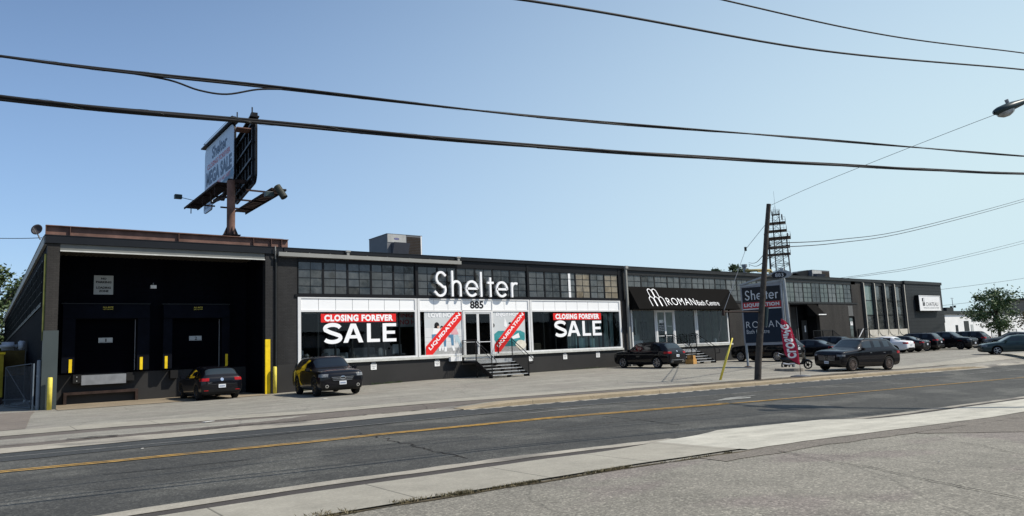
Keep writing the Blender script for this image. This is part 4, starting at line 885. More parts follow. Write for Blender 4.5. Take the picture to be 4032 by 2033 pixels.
# ================================================================== STEPS
def steps(name, X0, X1, zt, Yp, Yb, n, lab, grp, zg):
    t = empty(name, (X0, 0, 0), 0, lab, 'steps', grp); w = X1-X0; zp = zt
    Q = lambda nm, mb, mat: mb.build(nm, mat, t)
    Q('platform', MB().box(0, w, Yp, -0.15, zp-0.06, zp), 'steel_tread')
    Q('platform_skirt', MB().box(0, w, Yp-0.02, Yp+0.01, zp-0.20, zp-0.065), 'steel_tread')
    rise = (zp-zg)/(n+1); run = (Yp-Yb)/n
    for i in range(n):
        z = zp-rise*(i+1); y = Yp-run*(i+1); Q('tread', MB().box(0.03, w-0.03, y, y+run*0.92, z-0.045, z), 'steel_tread')
        m_ = MB()
        for x in (0.0, w/2-0.05, w-0.14): m_.add([(x, y+0.02, z-0.05), (x, y+run, z-0.05), (x, y+run, z-0.05-rise), (x, y+run*0.6, z-0.05-rise), (x+0.12, y+0.02, z-0.05), (x+0.12, y+run, z-0.05), (x+0.12, y+run, z-0.05-rise), (x+0.12, y+run*0.6, z-0.05-rise)], [(0, 1, 2, 3), (7, 6, 5, 4), (0, 4, 5, 1), (1, 5, 6, 2), (2, 6, 7, 3), (3, 7, 4, 0)])
        Q('tread_bracket', m_, 'black_steel')
    for s_, x in ((0, 0.0), (1, w)):
        m_ = MB(); m_.bar((x, Yp, zp-0.14), (x, Yb, zg+0.06), 0.04, 0.20); m_.bar((x, -0.1, zp-0.14), (x, Yp, zp-0.14), 0.04, 0.14); Q('stringer', m_, 'black_steel')
        r = MB(); top = zp+1.13; yb = Yb-0.32 if False else Yb+0.12; zb = zg+rise+1.0
        r.tube([(x, -0.05, top), (x, Yp, top), (x, Yb-0.30, zg+1.06), (x, Yb-0.42, zg+0.98), (x, Yb-0.42, zg+0.72), (x, Yb-0.12, zg+0.70)], 0.024, 6)
        for yy, z0, z1 in ((-0.08, zp-0.1, top), (Yp, zp-0.2, top), (Yb-0.02, zg-0.02, zg+1.2)): r.bar((x, yy, z0), (x, yy, z1), 0.045)
        Q('handrail', r, 'black_steel')
        bl = MB(); N = 12
        for i in range(1, N): y = -0.08+(Yp+0.08)*i/N; bl.bar((x, y, zp+0.06), (x, y, top-0.12), 0.014)
        bl.bar((x, -0.08, zp+0.06), (x, Yp, zp+0.06), 0.02); bl.bar((x, -0.08, top-0.12), (x, Yp, top-0.12), 0.02)
        zA = top-0.14; zB = zg+1.02; N = 15
        for i in range(1, N):
            q = i/N; y = Yp+(Yb-Yp)*q; bl.bar((x, y, zp-0.05+(zg+0.12-zp)*q), (x, y, zA+(zB-zA)*q), 0.014)
        bl.bar((x, Yp, zA), (x, Yb, zB), 0.02)
        Q('balusters', bl, 'black_steel')
    ps = MB()
    for x in (0.03, w-0.08): ps.box(x, x+0.05, Yp+0.02, Yp+0.07, zg-0.1, zp-0.06)
    Q('post', ps, 'black_steel')
steps('entrance_steps', 20.44, 23.02, 1.03, -1.45, -2.95, 5, 'black steel entrance steps with handrails up to door 885', 'steel entrance steps', 0.0)
steps('entrance_steps', 38.32, 40.98, 1.02, -0.75, -2.35, 5, 'black steel entrance steps with handrails at door 883', 'steel entrance steps', -0.04)
cb = empty('cardboard_box', (38.6, -2.1, -0.03), R(15), 'orange-brown boxes tucked against the left side of the 883 steps', 'box')
MB().box(-0.45, 0.15, -0.3, 0.3, 0, 0.35).box(-0.3, 0.1, -0.25, 0.2, 0.36, 0.6).build('carton', M('cardboard', (0.45, 0.25, 0.08), 0.8), cb)
ps = tag(MB().box(19.45, 20.2, -0.33, -0.12, 1.0, 1.26).build('paper_box', 'paper_white'), 'white box on the sill left of the main steps', 'box')
def railing(lab, pts, z0, h, nb, group='black railings at the far doors'):
    t = empty('railing', pts[0], 0, lab, 'railing', group); O = V3(pts[0]); r = MB(); b_ = MB(); P_ = [V3(p)-O for p in pts]
    for a, b in zip(P_[:-1], P_[1:]):
        r.bar(a+V3((0, 0, h)), b+V3((0, 0, h)), 0.05); b_.bar(a+V3((0, 0, 0.1)), b+V3((0, 0, 0.1)), 0.03)
        for i in range(nb): q = a+(b-a)*(i+0.5)/nb; b_.bar(q+V3((0, 0, 0.1)), q+V3((0, 0, h)), 0.022)
    for p in P_: r.bar(p-V3((0, 0, 0.9)), p+V3((0, 0, h)), 0.06)
    r.build('rail', 'black_steel', t); b_.build('balusters', 'black_steel', t)
railing('black railing round the landing of the small awning door', [(56.6, -1.2, 1.0), (58.2, -1.2, 1.0), (59.9, -1.2, 1.0), (61.4, -1.2, 0.3)], 0, 1.08, 8)
railing('black railing beside the glazed door left of the concrete fins', [(64.6, -1.2, 1.0), (66.7, -1.2, 1.0), (66.7, -0.1, 1.0)], 0, 1.1, 9)
tag(MB().bar((64.3, -1.25, 1.15), (65.5, -1.25, 2.12), 0.05).build('white_bar', 'white_paint'), 'white diagonal bar leaning on the railing by the fins', 'bar')
flat_sign('notice', 56.9, 57.55, 0.95, 1.9, 1.25, 'paper_white', [('NO PARKING', 0.1, 0.9, 0.8, 0.88, 0), ('Customers', 0.1, 0.9, 0.5, 0.6, 0), ('by appointment', 0.1, 0.9, 0.3, 0.38, 0)], 'ink_black', 'white notice on the overhead door behind the sign pylon', 'notice')
flat_sign('notice', 59.3, 59.5, 2.0, 2.6, 1.15, 'paper_white', [], 'ink_black', 'narrow white notice on the door under the small awning', 'notice')
flat_sign('notice', 65.65, 66.1, 2.5, 2.85, 0.04, 'paper_white', [('OPEN', 0.2, 0.8, 0.55, 0.8, 0.01)], 'ink_black', 'white notice on the glazed door beside the fins', 'notice')
# end sign
t = empty('wall_sign', (82.25, -0.65, 3.86), 0, 'white framed lightbox reading CHATEAU on the dark end wall', 'sign')
def Qs(nm, mb, mat, par=None):
    o = mb.build(nm, mat, par or t)
    if not par: o.location = -t.location
    return o
Qs('box', MB().box(79.55, 84.97, -0.62, -0.21, 3.86, 5.60), 'frame_black'); fm = MB().box(79.57, 84.95, -0.66, -0.621, 5.50, 5.58).box(79.57, 84.95, -0.66, -0.621, 3.88, 3.96).box(79.57, 79.65, -0.66, -0.621, 3.96, 5.50).box(84.87, 84.95, -0.66, -0.621, 3.96, 5.50)
Qs('frame', fm, 'white_frame'); Qs('face', MB().box(79.65, 84.87, -0.635, -0.621, 3.96, 5.50), 'white_paint')
m_ = MB(); text(m_, 'CHATEAU', fac(-0.64), 81.2, 84.3, 4.40, 4.82, 0, 0.0); m_.obox(fac(-0.64), 80.3, 80.55, 4.90, 5.28, 0, 0.005); m_.ribbon(fac(-0.64), [(80.62, 4.90), (80.86, 4.90), (80.86, 5.28), (80.62, 5.28)], 0.02, 0, 0.005, closed=True)
for x in (80.4, 80.7): m_.obox(fac(-0.64), x, x+0.22, 4.42, 4.82, 0, 0.005)
Qs('lettering', m_, 'ink_black'); m_ = MB(); text(m_, 'WINDOW & DOOR SYSTEMS', fac(-0.64), 80.5, 84.4, 4.12, 4.27, 0); Qs('small_lettering', m_, 'steel_grey')
# ================================================================== ROOFTOP, BILLBOARD, TOWER
def place(t, o): o.location = -V3(t.location); return o
bb = empty('billboard', (9.9, 7.0, 7.1), 0, 'rusty rooftop billboard on one post with a pale blue MEGA SALE face turned left', 'billboard')
Q = lambda nm, mb, mat, par=None: (lambda o: (place(bb, o) if par is None else None, o)[1])(mb.build(nm, mat, par or bb))
def ibeam(x0, x1, y, z0, z1): 
    m_ = MB(); m_.box(x0, x1, y-0.012, y+0.012, z0+0.03, z1-0.03).box(x0, x1, y-0.16, y+0.16, z1-0.03, z1).box(x0, x1, y-0.16, y+0.16, z0, z0+0.03)
    for x in [x0+0.0]+[x0+(x1-x0)*k for k in (0.085, 0.5, 0.83, 0.915, 0.965)]: m_.box(x, x+0.02, y-0.15, y-0.013, z0+0.031, z1-0.031)
    return m_
Q('support_beam', ibeam(-0.0, 10.75, 1.7, 7.0, 7.80), 'rust_steel'); Q('support_beam', ibeam(2.6, 12.3, 7.0, 7.9, 8.72), 'rust_steel')
Q('beam_stub', MB().box(3.2, 3.5, 6.9, 7.1, 6.98, 7.9).box(11.5, 11.8, 6.9, 7.1, 6.98, 7.9).box(9.0, 9.5, 1.9, 6.8, 7.3, 7.8), 'rust_dark')
px, py = 9.28, 7.0
Q('post', MB().tube([(px, py, 8.72), (px, py, 12.0)], 0.23, 20), 'rust_steel')
m_ = MB().box(px-0.45, px+0.45, py-0.4, py+0.4, 8.721, 8.78)
for a in (0, 90, 180, 270):
    c_, s_ = math.cos(R(a)), math.sin(R(a)); m_.add([(px+c_*0.22, py+s_*0.22, 9.3), (px+c_*0.22, py+s_*0.22, 8.78), (px+c_*0.44, py+s_*0.44, 8.78), (px+c_*0.22-s_*0.02, py+s_*0.22+c_*0.02, 9.3), (px+c_*0.22-s_*0.02, py+s_*0.22+c_*0.02, 8.78), (px+c_*0.44-s_*0.02, py+s_*0.44+c_*0.02, 8.78)], [(0, 1, 2), (5, 4, 3), (0, 3, 4, 1), (1, 4, 5, 2), (2, 5, 3, 0)])
Q('base_plate', m_, 'rust_dark')
def rrect(u0, u1, v0, v1, r, n=6): return arc(u1-r, v1-r, r, r, 0, 90, n)+arc(u0+r, v1-r, r, r, 90, 180, n)+arc(u0+r, v0+r, r, r, 180, 270, n)+arc(u1-r, v0+r, r, r, 270, 360, n)
# face 1: plane X ~ 10.2, read from -X, u runs from far (Y 16.6) to near (Y 9.4)
F1 = (V3((10.1, 16.45, 12.62)), V3((0, -1, 0)), V3((0, 0, 1)), V3((-1, 0, 0)))
Lf, Hf = 7.05, 3.75
Q('face_frame', MB().prism(F1, rrect(-0.05, Lf+0.04, -0.05, Hf+0.05, 0.6), -0.12, 0.0), 'black_steel')
face = Q('face', MB().prism(F1, rrect(0, Lf, 0, Hf, 0.55), 0.001, 0.03), M('billboard_pale_blue', (0.42, 0.53, 0.66), 0.4, var=0.03))
def FT(nm, s_, u0, u1, v0, v1, mat, bold=0.03): m_ = MB(); text(m_, s_, F1, u0, u1, v0, v1, 0.036, bold); return m_.build(nm, mat, face)
FT('lettering', 'Shelter', 1.9, 5.6, 2.62, 3.45, M('ink_navy', (0.03, 0.06, 0.12), 0.4))
FT('lettering', 'CLOSING FOREVER', 0.7, 6.3, 2.08, 2.45, M('ink_magenta', (0.40, 0.10, 0.12), 0.4))
FT('lettering', 'MEGA SALE', 0.45, 6.65, 0.95, 1.95, 'ink_navy', 0.05)
FT('lettering', '20%-80% + PAY NO HST', 0.6, 6.4, 0.58, 0.84, 'ink_magenta')
m_ = MB().poly(F1, [(3.2, 0.02), (6.5, 0.02), (6.9, 0.25), (7.03, 0.55), (7.03, 0.95), (4.6, 0.5), (3.2, 0.5)], 0.033); m_.build('blue_band', M('band_blue', (0.05, 0.13, 0.22), 0.4), face)
m_ = MB(); text(m_, 'Furniture + Accessories', F1, 3.4, 6.85, 0.16, 0.42, 0.037, 0.01); m_.build('lettering', 'sign_white_dull', face)
lp = Q('owner_plate', MB().prism(F1, rrect(-0.1, 1.9, -0.85, -0.12, 0.25), -0.05, 0.06), 'billboard_pale_blue'); m_ = MB(); text(m_, 'PATTISON', F1, 0.1, 1.7, -0.62, -0.34, 0.066, 0.02); m_.build('lettering', 'ink_navy', lp)
# face 2 seen from behind
F2 = (V3((10.05, 5.0, 11.62)), V3((0.12, 1, 0)).normalized(), V3((0, 0, 1)), V3((1, -0.12, 0)).normalized())
Q('second_face', MB().prism(F2, rrect(0, 7.2, 0, 3.75, 0.6), 0.0, 0.12), 'black_steel')
bk = MB()
for i in range(7): bk.obox(F2, 0.4+i*1.05, 0.5+i*1.05, 0.15, 3.6, -0.12, -0.001)
for j in range(4): bk.obox(F2, 0.2, 7.0, 0.3+j*1.02, 0.42+j*1.02, -0.22, -0.121)
bk.obox(F2, -0.1, 7.3, 3.78, 3.86, -0.3, 0.2); Q('back_framing', bk, 'black_steel')
fb = MB(); fb.obox(F1, -0.25, Lf+0.1, Hf+0.06, Hf+0.14, -0.28, 0.25); fb.tube([tuple(F1[0]+F1[1]*u+F1[2]*(Hf+0.42)-V3((0.1, 0, 0))) for u in (-0.2, 3, Lf)], 0.015, 6)
for u in (0.1, 6.9): fb.obox(F1, u-0.02, u+0.02, Hf+0.14, Hf+0.45, 0.06, 0.10)
fb.obox(F1, 6.75, 7.1, Hf+0.15, Hf+0.38, -0.1, 0.2); fb.bar((10.3, 9.5, 16.4), (10.3, 9.5, 17.1), 0.06); fb.bar((9.9, 5.1, 15.4), (9.9, 5.1, 16.0), 0.06)
fb.obox(F2, 0.1, 0.5, 3.87, 4.1, -0.2, 0.15); Q('top_rail', fb, 'black_steel')
dk = MB(); dk.obox(F2, 0.0, 0.9, 3.05, 3.10, -1.0, -0.23); Q('upper_deck', dk, 'rust_steel')
def catwalk(x0, x1, y0, y1, z):
    m_ = MB(); m_.box(x0, x0+0.06, y0, y1, z-0.12, z).box(x1-0.06, x1, y0, y1, z-0.12, z)
    y = y0
    while y < y1-0.2: m_.box(x0+0.06, x1-0.06, y, y+0.30, z-0.05, z-0.01); y += 0.42
    return m_
Q('catwalk', catwalk(8.6, 9.5, 7.5, 15.8, 12.0), 'rust_dark'); Q('catwalk', catwalk(10.75, 11.6, 4.3, 12.0, 11.2), 'rust_dark')
fr_ = MB()
for y in (8.3, 11.2, 14.2): fr_.bar((8.6, y, 11.93), (10.2, y, 11.93), 0.09).bar((8.7, y, 11.93), (8.7, y, 11.3), 0.05)
for y in (5.2, 7.9, 10.5): fr_.bar((9.6, y, 11.12), (11.6, y, 11.12), 0.09)
fr_.bar((9.28, 7.2, 12.05), (10.6, 7.0, 12.05), 0.2).bar((9.3, 7.3, 12.1), (10.5, 13.5, 12.3), 0.22).bar((8.9, 9.9, 11.2), (8.9, 9.9, 12.0), 0.08).bar((8.9, 9.9, 11.2), (9.3, 7.6, 11.2), 0.08)
fr_.bar((10.4, 9.6, 12.4), (10.4, 16.3, 12.5), 0.18); Q('arm', fr_, 'rust_dark')
for (a, b) in (((8.5, 12.8, 11.9), (7.9, 14.2, 12.35)), ((10.7, 5.5, 11.1), (10.15, 2.9, 10.45))):
    fm = Q('floodlight', MB().bar(a, b, 0.04).box(b[0]-0.22, b[0]+0.22, b[1]-0.16, b[1]+0.16, b[2]-0.13, b[2]+0.13), 'lamp_grey'); MB().box(b[0]-0.18, b[0]+0.18, b[1]-0.12, b[1]+0.12, b[2]+0.135, b[2]+0.15).build('lens', 'lens_glass', fm)
Q('drum', MB().tube([(10.45, 2.5, 10.85), (10.75, 2.2, 10.2)], 0.19, 16), M('drum_green', (0.035, 0.038, 0.028), 0.6))
# rooftop air handlers
def rtu(lab, x0, x1, y0, y1, z0, z1, logo=True):
    t = empty('rooftop_unit', (x0, y0, z0), 0, lab, 'rooftop unit', 'rooftop air units')
    q = lambda nm, mb, mat: place(t, mb.build(nm, mat, t)); xm = x0+(x1-x0)*0.53
    q('casing', MB().box(x0, x1, y0, y1, z0, z1-0.03).box(x0-0.02, x1+0.02, y0-0.02, y1+0.02, z1-0.03, z1), 'hvac_grey')
    q('front_panel', MB().box(x0+0.02, xm, y0-0.02, y0-0.001, z0+0.62*(z1-z0), z1-0.04), M('hvac_face', (0.40, 0.40, 0.38), 0.5))
    c = MB()
    for i in range(12): c.box(xm+0.06, x1-0.1, y0-0.012, y0-0.002, z0+0.1+i*(z1-z0-0.2)/12, z0+0.1+(i+0.8)*(z1-z0-0.2)/12)
    q('coil', c, 'coil_brown'); q('corner_post', MB().box(x1-0.09, x1-0.02, y0-0.02, y0-0.001, z0, z1-0.04), 'white_paint')
    zm = z0+0.58*(z1-z0); h = MB(); h.add([(x0+0.25, y0-0.01, zm), (xm+0.05, y0-0.01, zm), (xm+0.05, y0-0.45, zm), (x0+0.25, y0-0.45, zm), (x0+0.25, y0-0.01, z0+0.12), (xm+0.05, y0-0.01, z0+0.12), (xm+0.05, y0-0.2, z0+0.12), (x0+0.25, y0-0.2, z0+0.12)], [(0, 1, 2, 3), (0, 4, 5, 1), (3, 2, 6, 7), (0, 3, 7, 4), (1, 5, 6, 2), (4, 7, 6, 5)])
    q('intake_hood', h, 'hvac_shade'); q('curb', MB().box(x0+0.1, x1, y0+0.02, y1-0.1, z0-0.25, z0-0.002), 'steel_grey')
    if logo:
        m_ = MB(); m_.poly(fac(y0-0.024), arc(x0+0.62, z1-0.30, 0.17, 0.06, 0, 360, 20)[:-1], 0); place(t, m_.build('badge', M('badge_blue', (0.03, 0.03, 0.18), 0.4), t)); m_ = MB(); text(m_, 'Carrier', fac(y0-0.026), x0+0.52, x0+0.73, z1-0.33, z1-0.27, 0); place(t, m_.build('badge_lettering', 'white_paint', t))
rtu('big grey rooftop air unit with brown coil above the left shop windows', 16.85, 19.2, 2.2, 4.6, 7.3, 8.65)
rtu('smaller grey rooftop air unit far down the roof right of the lattice tower', 66.5, 70.0, 4.0, 6.2, 7.4, 8.45, False)
sp = empty('roof_duct', (65.2, 4.6, 7.2), 0, 'dark pointed duct cowl on the roof beside the smaller air unit', 'duct'); MB().add([(-0.9, 0, 0.9), (1.1, -0.3, 1.25), (1.1, -0.3, 0.3), (0, 0, 0.3), (-0.9, 0.8, 0.9), (1.1, 0.8, 1.25), (1.1, 0.8, 0.3), (0, 0.8, 0.3)], [(0, 1, 5, 4), (0, 3, 2, 1), (4, 5, 6, 7), (0, 4, 7, 3), (1, 2, 6, 5), (2, 3, 7, 6)]).build('cowl', 'black_steel', sp)
gp = empty('gas_pipe', (55.6, 4.4, 7.25), 0, 'yellow gas pipe bending down on the roof left of the wooden pole', 'pipe')
a_ = [(-0.4, -0.2, 0.72), (2.3, -0.6, 0.85), (2.9, -0.7, 0.80), (3.15, -0.75, 0.5), (3.15, -0.75, -0.1)]
MB().tube(a_, 0.13, 10).build('pipe', 'yellow_gas_pipe', gp, smooth=True); MB().tube([(0.6, -0.8, 0.6), (2.2, -1.0, 0.62), (2.25, -1.0, -0.1)], 0.06, 8).tube([(3.3, -0.3, 0.6), (4.4, -0.4, 0.62), (4.6, -0.4, 0.2)], 0.07, 8).build('branch_pipe', 'yellow_gas_pipe', gp)
ms = tag(MB().tube([(0, 0, 0), (0, 0, 1.25)], 0.16, 12).tube([(0, 0, 1.25), (0, 0, 1.5)], 0.26, 12).build('roof_vent', 'steel_grey'), 'grey vent stack poking over the roof next to the treetop', 'vent'); ms.location = (57.0, 5.5, 7.3)
dh = empty('satellite_dish', (-0.35, 0.9, 7.25), 0, 'small dark satellite dish on the roof corner at the far left', 'satellite dish')
nd = V3((-0.5, -0.75, 0.2)).normalized(); ud = nd.cross(V3((0, 0, 1))).normalized(); MB().lathe((V3((0, 0, 0.2)), ud, ud.cross(nd), nd), [(0.0, -0.06), (0.09, -0.05), (0.17, -0.02), (0.235, 0.015), (0.235, 0.005), (0.0, -0.07)], 24).build('dish', M('dish_grey', (0.05, 0.046, 0.05), 0.6), dh, smooth=True)
MB().bar((0, 0.05, 0.1), (0.15, 0.2, -0.2), 0.04).bar((0, 0, 0), (-0.15, -0.35, 0.2), 0.025).build('arm', 'steel_grey', dh)
# lattice tower far behind
tw = empty('lattice_tower', (134.0, 49.2, 0), R(30), 'tall rusty lattice tower with railed platforms rising behind the building', 'tower')
def lvl(w, z): return [V3((s1*w/2, s2*w/2, z)) for s1, s2 in ((-1, -1), (1, -1), (1, 1), (-1, 1))]
m_ = MB(); z = 0.0
while z < 22.0:
    w0, w1 = 4.6-z*0.045, 4.6-(z+1.9)*0.045; a = lvl(w0, z); b = lvl(w1, z+1.9)
    for i in range(4): j = (i+1) % 4; m_.bar(a[i], b[i], 0.16); m_.bar(a[i], b[j], 0.075); m_.bar(a[j], b[i], 0.075); m_.bar(b[i], b[j], 0.09)
    z += 1.9
place_ = m_.build('outer_frame', 'tower_grey', tw)
m_ = MB(); z = 0.0
while z < 28.0:
    w0, w1 = 2.1-z*0.028, 2.1-(z+1.3)*0.028; a = lvl(w0, z); b = lvl(w1, z+1.3)
    for i in range(4): j = (i+1) % 4; m_.bar(a[i], b[i], 0.12); m_.bar(a[i], b[j], 0.06)
    z += 1.3
m_.build('inner_mast', 'tower_grey', tw)
for k_, (z, w_, mt_) in enumerate(((13.2, 4.7, 'tower_grey'), (19.3, 4.6, 'tower_red'), (20.9, 4.6, 'tower_red'), (22.8, 5.2, 'tower_red'), (24.4, 3.9, 'tower_red'), (26.1, 3.7, 'tower_red'), (28.0, 1.7, 'tower_grey'))):
    m_ = MB().box(-w_/2, w_/2, -w_/2, w_/2, z-0.08, z); o = m_.build('platform', mt_, tw); r_ = MB(); c4 = lvl(w_, z)
    for i in range(4):
        j = (i+1) % 4; r_.bar(c4[i]+V3((0, 0, 0.95)), c4[j]+V3((0, 0, 0.95)), 0.035)
        for q in range(7): p_ = c4[i]+(c4[j]-c4[i])*q/7; r_.bar(p_, p_+V3((0, 0, 0.95)), 0.03)
    r_.build('railing', 'tower_grey', o)
for (x, y, z, r_) in ((-0.3, -1.2, 27.3, 0.62), (1.2, -2.0, 23.6, 0.35), (2.8, -2.2, 13.9, 0.42)):
    MB().lathe((V3((x, y, z)), V3((1, 0, 0)), V3((0, 0, 1)), V3((0, -1, 0))), [(0, 0.1), (r_*0.7, 0.05), (r_, -0.1), (r_, 0.15), (0, 0.16)], 20).build('dish', 'tower_grey', tw)
MB().bar((0.4, 0, 28), (0.4, 0, 30.0), 0.06).bar((-0.3, 0.3, 28), (-0.3, 0.3, 29.6), 0.05).bar((-0.6, 0, 28), (-0.6, 0, 33.0), 0.04).build('antenna', 'tower_grey', tw)

# ================================================================== PYLON SIGN
py_ = empty('pylon_sign', (35.76, -8.64, -0.18), 0, 'grey two-post pylon sign with a black Shelter panel over a navy ROMAN Bath Centre panel', 'pylon sign')
UA = V3((1.09, -2.96, 0)).normalized()*0.985; NA = V3((UA.y, -UA.x, 0)).normalized()
PF = (V3((35.76, -8.64, 0)), UA, V3((0, 0, 1)), NA)
q = lambda nm, mb, mat, par=None: (lambda o: (place(py_, o) if par is None else None, o)[1])(mb.build(nm, mat, par or py_))
q('post', MB().tube([tuple(PF[0]+UA*0.02+V3((0, 0, -0.2))), tuple(PF[0]+UA*0.0+V3((0, 0, 1.3)))], 0.075, 14), 'pylon_post')
q('post', MB().tube([tuple(PF[0]+UA*2.72+V3((0, 0, -0.4))), tuple(PF[0]+UA*2.56+V3((0, 0, 5.1)))], 0.10, 16), 'pylon_post')
q('cabinet', MB().obox(PF, -0.10, 2.36, 1.18, 4.98, -0.16, 0.0), 'pylon_frame')
q('conduit', MB().tube([tuple(PF[0]+UA*u+NA*0.06+V3((0, 0, z))) for u, z in ((2.40, 4.8), (2.40, 2.0), (2.43, 1.9))], 0.03, 6), 'aluminium')
q('side_plate', MB().obox(PF, 2.36, 2.46, 1.18, 4.98, -0.12, 0.02), 'pylon_post')
p1_ = q('upper_panel', MB().obox(PF, -0.01, 2.30, 3.84, 4.76, 0.001, 0.015), 'black_panel'); m_ = MB(); shelter_word(m_, PF, 0.018, 0.026, sx=0.335, ox=0.14, sz=0.40, oz=3.98, wscale=0.42); m_.build('lettering', 'sign_white_dull', p1_)
p2_ = q('red_panel', MB().obox(PF, -0.01, 2.30, 3.45, 3.83, 0.001, 0.015), M('red_dull', (0.36, 0.018, 0.022), 0.4)); m_ = MB(); text(m_, 'LIQUIDATION', PF, 0.07, 2.20, 3.51, 3.77, 0.02, 0.05, 1.1); m_.build('lettering', 'sign_white_dull', p2_)
q('divider', MB().obox(PF, -0.01, 2.30, 3.38, 3.44, 0.001, 0.03), 'sign_white_dull')
p3_ = q('lower_panel', MB().obox(PF, -0.01, 2.30, 1.34, 3.37, 0.001, 0.015), 'navy_panel'); m_ = MB(); text(m_, 'ROMAN', PF, 0.10, 2.24, 2.25, 2.65, 0.02, -0.01, 1.25); text(m_, 'Bath Centre', PF, 0.10, 1.48, 1.90, 2.15, 0.02, -0.005); m_.build('lettering', 'sign_white_dull', p3_)
gbl = MB(); gbl.prism(PF, [(-0.30, 4.93), (2.52, 5.72), (2.52, 5.62), (0.05, 4.93)], -0.22, 0.10); gbl.prism(PF, [(-0.10, 4.90), (2.5, 5.12), (2.5, 5.0), (-0.10, 4.80)], -0.2, 0.04); q('gable_cap', gbl, 'pylon_post')
ov = q('oval_cap', MB().prism(PF, arc(2.52, 5.38, 0.60, 0.24, 0, 360, 30)[:-1], 0.10, 0.20), 'pylon_post'); MB().prism(PF, arc(2.36, 5.36, 0.44, 0.20, 0, 360, 30)[:-1], 0.2005, 0.215).build('oval_face', 'black_panel', ov); m_ = MB(); text(m_, '883', PF, 2.14, 2.62, 5.25, 5.47, 0.22, 0.0, 1.05); m_.build('number', 'sign_white_dull', ov)
q('block', MB().obox(PF, 2.42, 2.62, 5.0, 5.78, -0.1, 0.099), 'pylon_post')
q('foot', MB().lathe((PF[0]+V3((0, 0, -0.2)), V3((1, 0, 0)), V3((0, 1, 0)), V3((0, 0, 1))), [(0.38, 0), (0.30, 0.06), (0.14, 0.13), (0.0, 0.14)], 12), 'rust_dark')
pad = tag(MB().lathe((V3((0, 0, 0)), V3((1, 0, 0)), V3((0, 1, 0)), V3((0, 0, 1))), [(0.80, -0.1), (0.78, 0.14), (0.70, 0.17), (0.0, 0.17)], 22).build('concrete_footing', GUTTER), 'low round concrete footing under the scooter and banner', 'concrete footing'); pad.location = (34.5, -12.2, gz(34.5, -12.2))

# ================================================================== FEATHER FLAG
fl = empty('feather_flag', (29.72, -15.72, gz(29.72, -15.72)), 0, 'pink-red feather flag seen from behind with mirrored white CLOSING running up it', 'flag')
FU = V3((0.80, -0.60, 0)); FF = (V3((0, 0, 0.02)), FU, V3((0, 0, 1)), V3((-0.6, -0.8, 0)))
edge_r = [(0.0, 0.55), (-0.03, 1.0), (-0.08, 1.6), (-0.20, 2.2), (-0.42, 2.62), (-0.72, 2.84)]
edge_l = [(0.0, 0.55), (-0.38, 0.82), (-0.66, 1.05), (-0.73, 1.5), (-0.76, 2.0), (-0.77, 2.5), (-0.74, 2.84)]
def along(E_, t): return (interp(t, [e[1] for e in E_], [e[0] for e in E_]), t)
m_ = MB(); N = 30; c_ = 9
def wav(u, v): return 0.035*math.sin(7*u+2.2*v)+0.02*math.sin(15*u-3*v)
for i in range(N+1):
    v = 0.56+(2.83-0.56)*i/N; a, b = along(edge_l, v)[0], along(edge_r, v)[0]
    for j in range(c_): u = a+(b-a)*j/(c_-1); p_ = FF[0]+FF[1]*u+FF[2]*v+FF[3]*wav(u, v); m_.v.append(tuple(p_))
for i in range(N):
    for j in range(c_-1): m_.f.append((i*c_+j, i*c_+j+1, (i+1)*c_+j+1, (i+1)*c_+j)); m_.m.append(0)
m_.build('fabric', M('flag_red', (0.42, 0.022, 0.055), 0.8, var=0.2, scale=3), fl, smooth=True)
vs_, fs_ = text_geo('CLOSING', 0.05, 1.12); m_ = MB()
lt_ = []
for (a, b) in vs_:
    v = 0.90+a*1.66; shift = interp(v, [0.9, 1.3, 2.6], [-0.14, -0.14, -0.40]); u = shift - 0.42*(1-b)*1.0+0.0
    lt_.append((u, v))
m_.add([tuple(FF[0]+FF[1]*u+FF[2]*v+FF[3]*(wav(u, v)+0.006)) for u, v in lt_], fs_); o = m_.build('lettering', 'white_paint', fl)
MB().tube([tuple(FF[0]+FF[2]*0.0), tuple(FF[0]+FF[2]*0.55)]+[tuple(FF[0]+FF[1]*(u+0.01)+FF[2]*v) for u, v in edge_r[1:]], 0.012, 6).build('pole', 'black_steel', fl)
MB().lathe((V3((-0.02, 0, 0)), V3((1, 0, 0)), V3((0, 1, 0)), V3((0, 0, 1))), [(0.0, 0.12), (0.2, 0.11), (0.44, 0.07), (0.48, 0.03), (0.42, 0.0)], 22).build('base_bag', M('bag_grey', (0.09, 0.09, 0.095), 0.4), fl, smooth=True)

# ================================================================== WOODEN POLE, GUY, CABLES
up_ = empty('utility_pole', (26.05, -15.75, gz(26.05, -15.75)), 0, 'leaning weathered wooden utility pole at the kerb in front of the pylon sign', 'utility pole')
Lp = V3((0.74, -0.86, 8.05)); MB().tube([(0, 0, -0.3)]+[tuple(Lp*t+V3((random.uniform(-.01, .01), random.uniform(-.01, .01), 0))) for t in (0.1, 0.3, 0.5, 0.7, 0.85, 1.0)], [0.155, 0.152, 0.142, 0.128, 0.115, 0.105, 0.10], 16).build('shaft', 'wood_pole', up_)
MB().tube([tuple(Lp*0.30+V3((0.20, -0.12, 0))), tuple(Lp*0.41+V3((0.20, -0.12, 0)))], 0.085, 12).build('sleeve', 'lamp_grey', up_)
MB().tube([tuple(Lp*0.385), (-1.95, 0.1, 3.12)], 0.035, 8).box(-2.0, -1.93, 0.05, 0.15, 2.95, 3.2).build('guy_strut', 'rust_dark', up_)
MB().tube([(0.17, -0.12, 0.4), (0.19, -0.16, 1.1)], 0.02, 5).box(0.12, 0.2, -0.2, -0.1, 1.9, 2.3).build('tag_plates', 'sign_grey', up_)
